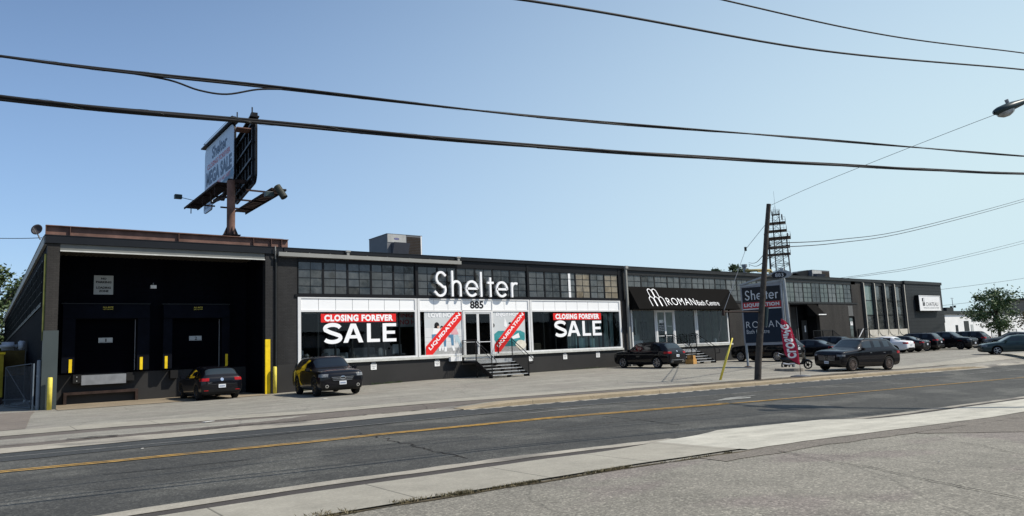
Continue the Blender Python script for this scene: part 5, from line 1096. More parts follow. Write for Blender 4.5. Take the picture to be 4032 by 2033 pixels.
MB().box(-0.03, 0.12, -0.1, 0.1, -0.02, 0).build('bolt', 'black_steel', up_)
PB = V3(up_.location); TOP = PB+Lp
def wire(name, lab, pts, r, grp='overhead wires', mat='cable_black', cat='cable', n=6):
    return tag(MB().tube(pts, r, n).build(name, mat, smooth=True), lab, cat, grp)
INS = TOP+V3((-0.95, 0.75, -2.05)); STR = PB+V3((-1.97, 0.1, 3.1)); ANC = V3((26.1, -13.8, gz(26.1, -13.8)))
g1 = empty('guy_wire', TOP, 0, 'steel guy wire with a black insulator running down from the wooden pole top', 'guy wire')
MB().tube([tuple(TOP-V3((0, 0, 0.7))-TOP), tuple(INS-TOP), tuple(STR-TOP), tuple(V3((24.6, -14.9, 1.6))-TOP)], 0.011, 5).build('strand', 'steel_grey', g1); d_ = (INS-TOP).normalized(); MB().tube([tuple(INS-TOP-V3((0.03, 0, -0.09))), tuple(INS-TOP+V3((-0.03, 0, -0.09)))], 0.055, 8).build('insulator', 'cable_black', g1)
gpz = gz(26.2, -13.8); gp_ = tag(MB().tube([(0, 0, -0.05), (0.12, -0.32, 0.9), (0.36, -0.62, 1.95)], [0.055, 0.055, 0.03], 10).build('guy_guard', 'yellow_pale', smooth=True), 'thin leaning yellow guy guard standing on the asphalt left of the pole', 'guy guard'); gp_.location = (25.9, -13.85, gpz)
def cable_path(P_, n=40):
    out = []
    for (a, b) in zip(P_[:-1], P_[1:]):
        for i in range(n//(len(P_)-1)): t = i/(n//(len(P_)-1)); out.append(V3(a)*(1-t)+V3(b)*t)
    out.append(V3(P_[-1])); return out
def smoothp(P_, k=3, n=60):
    out = []; c = len(P_)
    for i in range(c-1):
        p0, p1, p2, p3 = [V3(P_[max(0, min(c-1, j))]) for j in (i-1, i, i+1, i+2)]
        m = max(3, n//(c-1))
        for s_ in range(m): t = s_/m; out.append(0.5*((2*p1)+(-p0+p2)*t+(2*p0-5*p1+4*p2-p3)*t*t+(-p0+3*p1-3*p2+p3)*t**3))
    out.append(V3(P_[-1])); return out
def bundle(name, lab, P_, r, strands=3, twist=1.6, grp='overhead wires'):
    path = smoothp(P_, n=120); t = empty(name, path[0], 0, lab, 'cable', grp); o0 = path[0]
    for k_ in range(strands):
        pts = []; L = 0
        for i, p in enumerate(path):
            if i: L += (p-path[i-1]).length
            a = 2*math.pi*k_/strands+L*twist*(0.35 if strands > 1 else 0); off = V3((0, math.cos(a), math.sin(a)))*r*0.95
            pts.append(tuple(p-o0+off))
        MB().tube(pts, r, 7).build('strand', 'cable_black', t, smooth=True)
    MB().tube([tuple(p-o0+V3((0, math.cos(i*1.1), math.sin(i*1.1)))*r*2.0) for i, p in enumerate(path)], r*0.07, 4).build('lashing', 'lamp_grey', t)
    return t
LOW = [(-14, -25.0, 4.7), (-6, -25.8, 4.37), (-2.04, -26.30, 4.30), (0.7, -26.52, 4.42), (4.6, -27.12, 4.53), (10.28, -27.70, 4.90), (19.0, -28.75, 5.50), (24.2, -29.3, 6.05)]
UPP = [(-14, -24.9, 5.2), (-6, -25.7, 4.85), (-2.05, -26.28, 4.74), (0.72, -26.48, 4.89), (4.64, -27.08, 5.0), (10.12, -27.76, 5.36), (18.82, -28.80, 5.93), (24.2, -29.3, 6.4)]
bundle('telecom_cable', 'thick black cable bundle, lower of the pair crossing the whole sky from left to right', LOW, 0.018)
bundle('telecom_cable', 'twisted black cable pair just above the thickest bundle, with a slack loop', UPP, 0.013, 2)
wire('slack_loop', 'slack black loop hanging from the upper cable left of the billboard', smoothp([(-0.95, -26.34, 4.785), (-0.5, -26.37, 4.775), (-0.2, -26.42, 4.70), (0.1, -26.45, 4.70), (0.45, -26.47, 4.82), (0.75, -26.48, 4.88)], n=30), 0.011)
wire('power_line', 'single thick power line entering at the top middle and falling to the right edge', smoothp([(-14, -24.2, 5.9), (-4, -25.9, 5.9), (4.3, -27.0, 6.80), (11.5, -27.7, 7.43), (19.2, -28.8, 8.32), (24.2, -29.3, 8.95)]), 0.020)
wire('power_line', 'highest power line in the top right corner', smoothp([(-14, -24.2, 7.4), (0, -26.3, 7.5), (8.8, -27.3, 7.95), (14, -28.0, 8.25), (19.8, -28.8, 8.9), (24.2, -29.3, 9.4)]), 0.016)
# street-lamp pole, outside the frame on the right; its lamp and its shadow are in the picture
lpz = gz(24.2, -29.3); lp_ = empty('street_lamp', (24.2, -29.3, lpz), 0, 'street lamp head on a curved arm reaching in from the right edge', 'street lamp')
MB().tube([(0, 0, -0.3), (0, 0, 12.6)], [0.18, 0.12], 14).build('pole', 'wood_pole', lp_)
LZ = 7.75-lpz; lx, ly = 21.15-24.2, -27.94+29.3
MB().tube(smoothp([(0, 0, 9.6), (-0.8, 0.35, 9.75), (-1.8, 0.85, 9.55), (lx+0.85, ly-0.4, LZ+0.42)], n=20), 0.05, 8).build('arm', 'lamp_grey', lp_, smooth=True)
ha = V3((0.74, -0.50, 0.30)).normalized(); hu = V3((0, 0, 1)); hs = ha.cross(hu).normalized(); hn = hs.cross(ha).normalized(); HO = V3((lx-0.38, ly+0.20, LZ-0.02))
def headsec(t, rw, rh): return [HO+ha*t+hs*(rw*math.cos(a))+hn*(rh*math.sin(a)) for a in [2*math.pi*i/14 for i in range(14)]]
m_ = MB(); secs = [(0.0, 0.02, 0.02), (0.03, 0.09, 0.06), (0.12, 0.15, 0.085), (0.28, 0.17, 0.095), (0.42, 0.14, 0.09), (0.56, 0.09, 0.075), (0.8, 0.06, 0.05), (1.1, 0.045, 0.04)]
for s_ in secs: m_.v += [tuple(p) for p in headsec(*[q_*1.38 for q_ in s_])]
for i in range(len(secs)-1):
    for j in range(14): m_.f.append((i*14+j, i*14+(j+1) % 14, (i+1)*14+(j+1) % 14, (i+1)*14+j)); m_.m.append(0)
hd = m_.build('lamp_head', 'lamp_grey', lp_, smooth=True)
m_ = MB(); secs = [(0.06, 0.03, 0.02), (0.10, 0.10, 0.07), (0.18, 0.135, 0.10), (0.27, 0.135, 0.105), (0.36, 0.11, 0.08), (0.40, 0.04, 0.03)]
for (t_, a, b) in [tuple(q_*1.38 for q_ in s_) for s_ in secs]: m_.v += [tuple(HO-hn*0.075+ha*t_+hs*(a*math.cos(q))-hn*abs(b*math.sin(q))*1.15) for q in [math.pi*i/10 for i in range(11)]]
for i in range(len(secs)-1):
    for j in range(10): m_.f.append((i*11+j, i*11+j+1, (i+1)*11+j+1, (i+1)*11+j)); m_.m.append(0)
m_.build('lens', M('lamp_bowl', (0.32, 0.33, 0.32), 0.1, var=0.4, scale=9), hd, smooth=True)
MB().tube([tuple(HO+ha*0.50+hn*0.11), tuple(HO+ha*0.50+hn*0.23)], 0.05, 10).build('photocell', 'steel_grey', hd)
MB().tube([(0.45, -0.2, 10.1), (0.45, -0.2, 11.3)], 0.30, 14).tube([(-0.45, 0.2, 10.1), (-0.45, 0.2, 11.3)], 0.30, 14).tube([(0.1, 0.5, 10.1), (0.1, 0.5, 11.3)], 0.30, 14).box(-0.07, 0.07, -1.3, 1.3, 12.1, 12.25).build('transformer', 'steel_grey', lp_)
LAMPTOP = (24.2, -29.3, lpz+9.6)
wire('span_wire', 'thin span wire from the wooden pole top rising to the right edge', smoothp([tuple(TOP-V3((0, 0, 0.1))), (25.6, -20, 7.95), (24.6, -26.0, 8.6), (24.2, -29.3, 8.9)], n=24), 0.008)
sv = TOP-V3((0.08, 0, 2.4)); 
wire('service_drop', 'upper service wire from the wooden pole to the roof mast beside the vent', smoothp([tuple(sv+V3((0, 0, 0.5))), tuple((sv+V3((55.5, 4, 8.6)))/2-V3((0, 0, 0.08))), (57.0, 5.0, 8.9)], n=20), 0.02)
wire('service_drop', 'lower service wire from the wooden pole to the roof mast', smoothp([tuple(sv), tuple((sv+V3((55.5, 4, 8.2)))/2-V3((0, 0, 0.15))), (57.0, 5.0, 8.75)], n=20), 0.02)
def ray_pt(px, py, dep):      # a point of the place, given once as picture direction and true distance, while laying out the far wires
    d = fwd+rt*((px-2016)/2756.39)-up*((py-1048.78)/2756.39); return V3((-2.1009, -34.7342, 1.6))+d*dep
for k_, (lab, P_) in enumerate((
    ('upper wire of the far pair leaving the wooden pole to the right', [(3034, 958, 32.4), (3300, 944, 40), (3600, 898, 52), (4032, 784, 75), (4300, 700, 95)]),
    ('lower wire of the far pair leaving the wooden pole to the right', [(3030, 975, 32.4), (3300, 957, 40), (3600, 908, 52), (4032, 793, 75), (4300, 712, 95)]),
    ('upper of two wires rising from the roof behind the air unit to the right', [(3300, 1096, 75), (3450, 1075, 80), (3650, 1040, 88), (4032, 948, 105), (4300, 870, 120)]),
    ('lower of two wires rising from the roof behind the air unit to the right', [(3300, 1100, 75), (3450, 1081, 80), (3650, 1048, 88), (4032, 958, 105), (4300, 882, 120)]),
    ('wire from the end of the building rising to the upper right', [(3690, 1142, 85), (3850, 1122, 92), (4032, 1096, 100), (4300, 1050, 110)]),
    ('wire passing behind the right-hand tree', [(3700, 1205, 88), (3860, 1187, 95), (4032, 1167, 105), (4300, 1130, 120)]),
    ('short wire meeting the satellite dish at the left edge', [(-500, 930, 40), (0, 939, 36), (165, 937, 34)]))):
    r_ = 0.022 if k_ < 6 else 0.018
    wire('far_wire', lab, smoothp([tuple(ray_pt(*p)) for p in P_], n=24), r_, 'far overhead wires')

# ================================================================== LEFT YARD
yb = empty('compactor', (-1.75, 9.6, -0.13), 0, 'yellow steel compactor bin cut off by the left edge', 'bin'); 
MB().box(-1.4, 0.62, -1.2, 2.2, 0.35, 2.45).build('bin_body', 'yellow_bin', yb); MB().box(-1.45, 0.68, -1.26, 2.25, 2.451, 2.55).build('rim', 'yellow_paint', yb); MB().box(-1.4, 0.62, -1.2, 2.2, 0.02, 0.34).build('base', 'rust_dark', yb)
MB().tube([(0.35, -1.22, 0.8), (0.35, -1.36, 0.85), (0.35, -1.36, 1.3), (0.35, -1.22, 1.35)], 0.03, 6).build('handle', 'black_steel', yb)
db = empty('dumpster', (-0.62, 13.0, -0.13), 0, 'brown-yellow dumpster with white bags on top, against the side wall', 'dumpster')
MB().add([(-0.9, -0.8, 1.35), (0.5, -0.8, 1.35), (0.5, 0.8, 1.35), (-0.9, 0.8, 1.35), (-1.0, -0.9, 2.7), (0.5, -0.9, 2.7), (0.5, 0.9, 2.7), (-1.0, 0.9, 2.7)], [(0, 3, 2, 1), (4, 5, 6, 7), (0, 1, 5, 4), (1, 2, 6, 5), (2, 3, 7, 6), (3, 0, 4, 7)]).build('bin_body', 'brown_bin', db); MB().box(-0.95, 0.5, -0.85, 0.85, 0.1, 1.34).build('base', 'black_steel', db); MB().box(-1.1, -1.0, -1.0, -0.9, 1.2, 3.3).build('stake', 'mud', db)
bgm = tag(rbox(rbox(MB(), -1.3, -0.45, 12.3, 13.2, 2.60, 3.05, 0.15), -0.42, -0.12, 12.3, 12.9, 2.6, 3.1, 0.05).build('rubbish_bag', M('bag_white', (0.5, 0.52, 0.56), 0.6), smooth=True), 'white rubbish bags heaped on the brown dumpster', 'bag')
ct = empty('chainlink_gate', (-0.55, 3.0, -0.13), 0, 'grey chain-link gate leaf standing open by the side wall', 'gate')
m_ = MB(); A_, B_ = V3((-0.55, 2.4, 0.05)), V3((0.25, -1.6, 0.05)); gd = (B_-A_).normalized(); GL = (B_-A_).length; GH = 1.75
m_.tube([A_, B_, B_+V3((0, 0, GH+0.1)), A_+V3((0, 0, GH)), A_], 0.022, 6); m_.bar(A_+V3((0, 0, GH)), B_, 0.025); fg = m_.build('frame', 'gate_mesh', ct)
m_ = MB(); n = 34
for i in range(-n, n):
    a = i/n
    for sg in (1, -1):
        u0, u1, v0, v1 = (a*GL, (a*GL+GH), 0, GH) if sg > 0 else (a*GL+GH, a*GL, 0, GH)
        lo, hi = (u0, u1); 
        t0 = 0.0; t1 = 1.0
        def clipt(lo, hi, t0, t1):
            d = hi-lo
            ta, tb = (0-lo)/d, (GL-lo)/d
            if ta > tb: ta, tb = tb, ta
            return max(t0, ta), min(t1, tb)
        t0, t1 = clipt(lo, hi, t0, t1)
        if t1 > t0+0.01: m_.bar(A_+gd*(lo+(hi-lo)*t0)+V3((0, 0, v0+(v1-v0)*t0)), A_+gd*(lo+(hi-lo)*t1)+V3((0, 0, v0+(v1-v0)*t1)), 0.006)
m_.build('mesh', 'gate_mesh', ct)
for dx, lab in ((-0.13, 'thick blue-grey pipe post beside the column guard'),):
    o = tag(MB().tube([(0, 0, 0), (0, 0, 2.0), (0, 0, 2.03)], [0.075, 0.075, 0.05], 14).tube([(-0.17, 0.05, 0), (-0.17, 0.05, 1.9)], 0.03, 8).tube([(0, 0, 1.35), (0, 0, 1.41)], 0.085, 14).build('pipe_post', 'pipe_bluegrey', smooth=False), lab, 'post'); o.location = (dx, 0.15, -0.13)
rb = empty('debris', (-0.35, 5.6, -0.13), 0, 'small heap of pale debris on the ground behind the gate', 'debris'); MB().bar((-0.5, 0, 0.08), (0.4, 0.2, 0.15), 0.1).bar((-0.3, 0.3, 0.05), (0.5, -0.1, 0.25), 0.07).bar((0, 0, 0.2), (0.3, 0.4, 0.1), 0.12).build('scraps', 'sign_grey', rb)
# litter
for (x, y, s_, lab) in ((3.0, -13.95, 0.17, 'crumpled white litter on the strip by the road, left'), (8.75, -8.05, 0.12, 'small white scrap on the asphalt in front of the black crossover'), (0.55, -18.9, 0.03, 'tiny white scrap on the road'), (8.6, -30.3, 0.015, 'tiny pale stone on the near parking lot')):
    m_ = MB(); rbox(m_, -s_, s_, -s_*0.4, s_*0.4, 0, 0.012, 0.003); o = tag(m_.build('litter', M('litter_grey', (0.5, 0.49, 0.46), 0.8)), lab, 'litter', 'scraps of litter'); o.location = (x, y, gz(x, y)+0.02); o.rotation_euler = (0, 0, 0.5)

# ================================================================== TREES AND FAR BUILDINGS
def tree(name, lab, loc, h, crown, tr=0.2, leaf='leaf_mid', n=5000, ls=0.25, crown_z=0.62, clumps=26, seed=1, grp=None, crh=0.4):
    rnd = random.Random(seed); t = empty(name, loc, 0, lab, 'tree', grp); m_ = MB(); m_.tube([(0, 0, -0.3), (0.05, 0, h*0.25), (0, 0.08, h*0.5), (0.05, 0, h*0.75)], [tr, tr*0.8, tr*0.55, tr*0.25], 10)
    cl = []
    for i in range(clumps):
        a = rnd.uniform(0, 6.283); rr = math.sqrt(rnd.random()); zz = rnd.uniform(-1, 1); k_ = math.sqrt(max(0.05, 1-zz*zz))
        c = V3((math.cos(a)*rr*crown*k_, math.sin(a)*rr*crown*k_, h*crown_z+zz*h*crh)); cl.append((c, rnd.uniform(0.16, 0.34)*crown))
        if i % 2 == 0: m_.tube([(0, 0.05, h*rnd.uniform(0.25, 0.6)), tuple(c*0.55+V3((0, 0, h*0.22))), tuple(c)], [tr*0.35, tr*0.2, tr*0.06], 6)
    m_.build('trunk', 'bark', t); m_ = MB()
    for i in range(n):
        c, r = cl[rnd.randrange(clumps)]; d = V3((rnd.gauss(0, 1), rnd.gauss(0, 1), rnd.gauss(0, 0.75)))*r*0.55; p = c+d
        a = V3((rnd.gauss(0, 1), rnd.gauss(0, 1), rnd.gauss(0, 0.6))).normalized(); b = a.cross(V3((rnd.gauss(0, 1), rnd.gauss(0, 1), rnd.gauss(0, 1)))).normalized(); s_ = ls*rnd.uniform(0.5, 1.2)
        m_.add([p+a*s_, p+b*s_*0.45, p-a*s_, p-b*s_*0.45], [(0, 1, 2, 3)])
    m_.build('crown', leaf, t); return t
tree('honey_locust', 'feathery green honey locust in front of the white building', (85.5, -5.9, -0.3), 6.1, 2.75, 0.2, 'leaf_locust', 4600, 0.17, 0.64, 34, 3, crh=0.32)
tree('autumn_tree', 'tree with yellowish turning leaves at the right edge', (90.5, -8.9, -0.3), 4.2, 2.3, 0.14, 'leaf_autumn', 3000, 0.15, 0.58, 22, 5, crh=0.33)
tree('roof_tree', 'dark treetop showing over the roof left of the wooden pole', (90.5, 31, -0.2), 12.9, 3.6, 0.3, 'leaf_mid', 5500, 0.28, 0.78, 24, 8, crh=0.22)
tree('yard_tree', 'grey-green tree at the left edge beyond the side wall', (-1.8, 62, -0.1), 12.6, 4.2, 0.35, 'leaf_mid', 7000, 0.30, 0.6, 36, 11, crh=0.42)
tree('yard_tree', 'shorter tree touching the roof line beside the left-edge tree', (1.8, 66, -0.1), 12.2, 3.4, 0.3, 'leaf_mid', 5000, 0.28, 0.62, 30, 12, crh=0.40)
tree('yard_tree', 'bushy tree low down at the far left behind the bins', (-5.5, 60, -0.1), 10.5, 4.4, 0.3, 'leaf_mid', 5000, 0.3, 0.55, 30, 13, crh=0.45)
wb = empty('white_building', (110, 8, -0.3), 0, 'low white stucco building with a grey roof band beyond the end of the black one', 'building')
qq = lambda nm, mb, mat, par=None: (lambda o: (place(wb, o) if par is None else None, o)[1])(mb.build(nm, mat, par or wb))
qq('wall', MB().box(98, 134, 6, 20, -1, 3.8), 'stucco_white'); qq('roof_band', MB().box(97.8, 134.2, 5.8, 20.2, 3.8, 4.28), 'frame_grey')
qq('roof_box', MB().box(106.3, 108.4, 7, 9, 4.28, 4.85), 'frame_grey')
for (a, b, c, d, mt_) in ((108.9, 110.5, -0.5, 2.87, 'frame_grey'), (105.95, 106.7, -0.5, 2.33, 'black_steel'), (111.2, 112.0, -0.5, 2.35, 'sign_grey')): qq('door', MB().box(a, b, 5.95, 6.0, c, d), mt_)
qq('window', MB().box(101.2, 102.6, 5.94, 6.0, 2.7, 3.75), 'black_steel')
for i, a in enumerate((111.6, 113.6, 115.6)):
    wn = qq('window', MB().box(a, a+1.5, 5.97, 6.0, 2.75, 3.45), 'pane_grey'); m_ = MB()
    for k_ in range(4): m_.box(a+k_*0.48, a+k_*0.48+0.05, 5.94, 5.968, 2.75, 3.45)
    m_.box(a, a+1.5, 5.93, 5.94, 3.08, 3.13); m_.build('glazing_bars', 'white_paint', wn)
at = empty('antenna_mast', (109.8, 7.5, 4.28), 0, 'thin antenna mast with floodlights on the white building roof', 'antenna'); MB().bar((0, 0, 0), (0, 0, 2.0), 0.06).bar((-0.5, 0, 1.95), (0.5, 0, 1.95), 0.05).bar((-0.55, 0, 0.55), (0.55, 0, 0.6), 0.04).build('mast', 'steel_grey', at); MB().box(-0.75, -0.5, -0.12, 0.12, 0.5, 0.8).box(0.5, 0.75, -0.12, 0.12, 0.6, 0.9).build('floodlight', 'black_steel', at)
bgb = empty('beige_building', (197, 22, -0.5), 0, 'beige ribbed building corner high at the right edge', 'building')
m_ = MB().box(-1.2, 14, 0, 10, -0.5, 5.6); MB().box(-0.6, 14, 0.2, 9, 5.61, 8.6).build('tower_block', 'beige_siding', bgb); m_.build('wall', 'beige_siding', bgb); MB().box(-1.0, 14.3, -0.1, 9.5, 8.61, 9.1).build('cornice', 'frame_grey', bgb)
m_ = MB()
for i in range(8): m_.box(0.2+i*0.6, 0.35+i*0.6, 0.1, 0.199, 6, 8.4)
m_.build('ribs', 'frame_grey', bgb)
for (x, lab) in ((113.2, 'dark railing in front of the white building, left of the tree trunk'), (120, 'dark railing right of the locust trunk')):
    railing(lab, [(x, 4.2, 0.2), (x+3.2, 4.2, 0.2)], 0, 1.2, 8, 'railings by the white building')

# ---- added out of view across the street, to give the glass something to reflect
for (x0, x1, y0, h, mt_, lab) in ((22, 48, -72, 5.2, 'stucco_white', 'pale low industrial building added across the street for reflections, seen only in the glass'), (62, 96, -76, 6.5, 'beige_siding', 'beige building added across the street for reflections, seen only in the glass')):
    t = empty('reflected_building', (x0, y0, -0.3), 0, lab, 'building'); MB().box(0, x1-x0, -12, 0, -1, h).build('wall', mt_, t); MB().box(-0.2, x1-x0+0.2, -12.2, 0.2, h, h+0.5).build('roof_edge', 'frame_grey', t)
    for i in range(5): MB().box(2+i*4.6, 5+i*4.6, 0.0, 0.05, 1.2, 3.2).build('window', 'black_steel', t)
for i, (x, y, h) in enumerate(((16, -66, 12.5), (52, -64, 14), (57, -70, 11), (100, -66, 15), (34, -80, 13))): tree('reflected_tree', ('unseen leafy tree added across the street for reflections, left of the pale building', 'unseen tall leafy tree added across the street for reflections, between the two buildings', 'second unseen tree added across the street for reflections, between the buildings', 'tallest unseen tree added across the street for reflections, by the beige building', 'unseen tree added for reflections behind the pale building across the street')[i], (x, y, -0.5), h, h*0.33, 0.3, 'leaf_mid', 1800, 0.45, 0.6, 22, 40+i, crh=0.38)
# ================================================================== VEHICLES
PAINT = {}
def paint(name, c, rough=0.35):
    if name not in MATS:
        mt, n, l, b = nodes_of(name); b.inputs['Base Color'].default_value = (*c, 1); b.inputs['Roughness'].default_value = rough; b.inputs['Coat Weight'].default_value = 0.62; b.inputs['Coat Roughness'].default_value = 0.02; b.inputs['Specular IOR Level'].default_value = 0.05; MATS[name] = mt
    return name
paint('paint_black', (0.004, 0.004, 0.006)); paint('paint_blueblack', (0.006, 0.008, 0.014)); paint('paint_white', (0.70, 0.71, 0.72)); paint('paint_teal', (0.018, 0.036, 0.040), 0.3); paint('paint_grey', (0.05, 0.055, 0.06), 0.3)
def cglass(name, c, rough=0.03):
    mt, n, l, b = nodes_of(name); b.inputs['Base Color'].default_value = (*c, 1); b.inputs['Roughness'].default_value = rough; b.inputs['Specular IOR Level'].default_value = 0.7; MATS[name] = mt
cglass('car_glass', (0.006, 0.008, 0.009)); cglass('car_glass_pale', (0.018, 0.026, 0.029))  # paler base of the second glass stands in for reflected sky
M('tyre_black', (0.010, 0.010, 0.010), 0.85); M('alloy', (0.42, 0.42, 0.43), 0.3, 0.8); M('alloy_dark', (0.05, 0.05, 0.05), 0.35, 0.6); M('alloy_bronze', (0.22, 0.18, 0.16), 0.35, 0.7); M('hub_black', (0.006, 0.006, 0.006), 0.7)
M('lamp_red', (0.30, 0.010, 0.012), 0.12, var=0.3, scale=12); M('lamp_clear', (0.16, 0.17, 0.18), 0.08, var=0.5, scale=14); M('chrome', (0.7, 0.7, 0.7), 0.12, 0.9); M('trim_black', (0.008, 0.008, 0.008), 0.6); M('plate_white', (0.62, 0.64, 0.66), 0.4); M('ink_plate', (0.22, 0.26, 0.36), 0.5)
def wheel_proto(r, spokes, rim, double=False, w=0.22):
    """returns three meshes: disc, tyre, rim; axis along +Y outward"""
    F = (V3((0, 0, 0)), V3((1, 0, 0)), V3((0, 0, 1)), V3((0, -1, 0)))   # n = -Y = outward for the +u side (flipped on the other side)
    t_ = MB().lathe(F, [(r*0.70, w*0.5), (r*0.80, w*0.52), (r*0.93, w*0.50), (r*0.985, w*0.38), (r, w*0.2), (r, -w*0.2), (r*0.985, -w*0.38), (r*0.93, -w*0.5), (r*0.70, -w*0.5)], 32)
    d_ = MB().lathe(F, [(r*0.70, -w*0.45), (r*0.70, w*0.2), (r*0.3, w*0.14), (0.0, w*0.14)], 24)
    m_ = MB().lathe(F, [(r*0.72, w*0.50), (r*0.72, w*0.54), (r*0.67, w*0.55), (r*0.64, w*0.42), (r*0.64, w*0.2)], 32)
    for i in range(spokes):
        a = 2*math.pi*i/spokes
        for da in ((-0.13, 0.13) if double else (0,)):
            a1 = a+da*2.0; a0 = a+da*0.6; p0 = (math.cos(a0)*r*0.08, math.sin(a0)*r*0.08); p1 = (math.cos(a1)*r*0.66, math.sin(a1)*r*0.66); ww = r*(0.075 if spokes > 8 else (0.085 if double else 0.15))
            m_.ribbon(F, [p0, p1], ww, w*0.30, w*0.46)
    m_.lathe(F, [(r*0.15, w*0.3), (r*0.14, w*0.49), (0.0, w*0.50)], 14)
    return d_, t_, m_
def side_flip(mb): mb2 = MB(); mb2.v = [(x, -y, z) for x, y, z in mb.v]; mb2.f = [tuple(reversed(f)) for f in mb.f]; mb2.m = list(mb.m); return mb2
TYPES = {}
#      x/L   zb    zs    zr    w    wg    wr     (w, wg, wr as fractions of half width)
def prof(kind):
    if kind == 'suv': return dict(st=[(0.0, 0.32, 0.84, 0.9, 0.86, 0.76, 0.62), (0.018, 0.25, 0.95, 1.0, 0.95, 0.85, 0.68), (0.06, 0.22, 1.0, 1.055, 0.985, 0.88, 0.7), (0.14, 0.21, 1.03, 1.09, 1.0, 0.9, 0.72), (0.24, 0.21, 1.07, 1.13, 1.0, 0.91, 0.74), (0.275, 0.21, 1.08, 1.15, 1.0, 0.91, 0.76), (0.395, 0.21, 1.09, 1.585, 0.99, 0.91, 0.75), (0.42, 0.21, 1.09, 1.61, 0.99, 0.91, 0.75), (0.535, 0.21, 1.1, 1.64, 0.99, 0.91, 0.76), (0.55, 0.21, 1.1, 1.64, 0.99, 0.91, 0.76), (0.7, 0.21, 1.12, 1.63, 0.99, 0.91, 0.75), (0.72, 0.21, 1.12, 1.628, 0.99, 0.91, 0.75), (0.84, 0.22, 1.14, 1.6, 0.99, 0.9, 0.72), (0.9, 0.23, 1.14, 1.575, 0.98, 0.9, 0.69), (0.965, 0.26, 1.1, 1.18, 0.96, 0.86, 0.72), (0.985, 0.28, 1.05, 1.1, 0.96, 0.87, 0.75), (1.0, 0.36, 0.96, 1.02, 0.93, 0.83, 0.68)], ws=(5, 6), win=((6, 8), (9, 10), (11, 12)), rw=(13, 14))
    if kind == 'hatch': return dict(st=[(0.0, 0.28, 0.68, 0.73, 0.84, 0.74, 0.6), (0.02, 0.2, 0.8, 0.84, 0.93, 0.83, 0.66), (0.07, 0.18, 0.85, 0.89, 0.975, 0.87, 0.7), (0.16, 0.17, 0.9, 0.95, 1.0, 0.9, 0.72), (0.24, 0.17, 0.94, 0.99, 1.0, 0.9, 0.74), (0.275, 0.17, 0.95, 1.01, 1.0, 0.9, 0.76), (0.43, 0.17, 0.96, 1.4, 0.99, 0.9, 0.73), (0.455, 0.17, 0.96, 1.425, 0.99, 0.9, 0.73), (0.57, 0.17, 0.97, 1.45, 0.99, 0.9, 0.74), (0.585, 0.17, 0.97, 1.45, 0.99, 0.9, 0.74), (0.76, 0.18, 0.99, 1.43, 0.99, 0.9, 0.73), (0.78, 0.18, 0.99, 1.425, 0.99, 0.9, 0.73), (0.86, 0.2, 1.0, 1.405, 0.99, 0.89, 0.71), (0.925, 0.21, 1.0, 1.385, 0.98, 0.88, 0.69), (0.975, 0.24, 0.99, 1.04, 0.96, 0.86, 0.74), (0.988, 0.26, 0.95, 0.99, 0.97, 0.87, 0.76), (1.0, 0.34, 0.84, 0.9, 0.94, 0.84, 0.68)], ws=(5, 6), win=((6, 8), (9, 10), (11, 12)), rw=(13, 14))
    if kind == 'sedan': return dict(st=[(0.0, 0.28, 0.64, 0.69, 0.84, 0.74, 0.6), (0.02, 0.2, 0.75, 0.79, 0.93, 0.83, 0.66), (0.07, 0.18, 0.81, 0.85, 0.975, 0.87, 0.7), (0.16, 0.17, 0.86, 0.92, 1.0, 0.9, 0.72), (0.26, 0.17, 0.9, 0.96, 1.0, 0.9, 0.74), (0.29, 0.17, 0.91, 0.98, 1.0, 0.9, 0.76), (0.43, 0.17, 0.92, 1.37, 0.99, 0.89, 0.71), (0.455, 0.17, 0.92, 1.4, 0.99, 0.89, 0.71), (0.545, 0.17, 0.93, 1.435, 0.99, 0.89, 0.72), (0.56, 0.17, 0.93, 1.435, 0.99, 0.89, 0.72), (0.69, 0.18, 0.95, 1.4, 0.99, 0.89, 0.7), (0.71, 0.18, 0.95, 1.385, 0.99, 0.89, 0.7), (0.73, 0.18, 0.95, 1.36, 0.99, 0.89, 0.69), (0.75, 0.18, 0.96, 1.33, 0.99, 0.89, 0.68), (0.865, 0.2, 0.98, 1.04, 0.98, 0.86, 0.74), (0.97, 0.24, 0.98, 1.02, 0.97, 0.87, 0.75), (1.0, 0.36, 0.86, 0.92, 0.93, 0.83, 0.68)], ws=(5, 6), win=((6, 8), (9, 10), (10, 11)), rw=(13, 14))
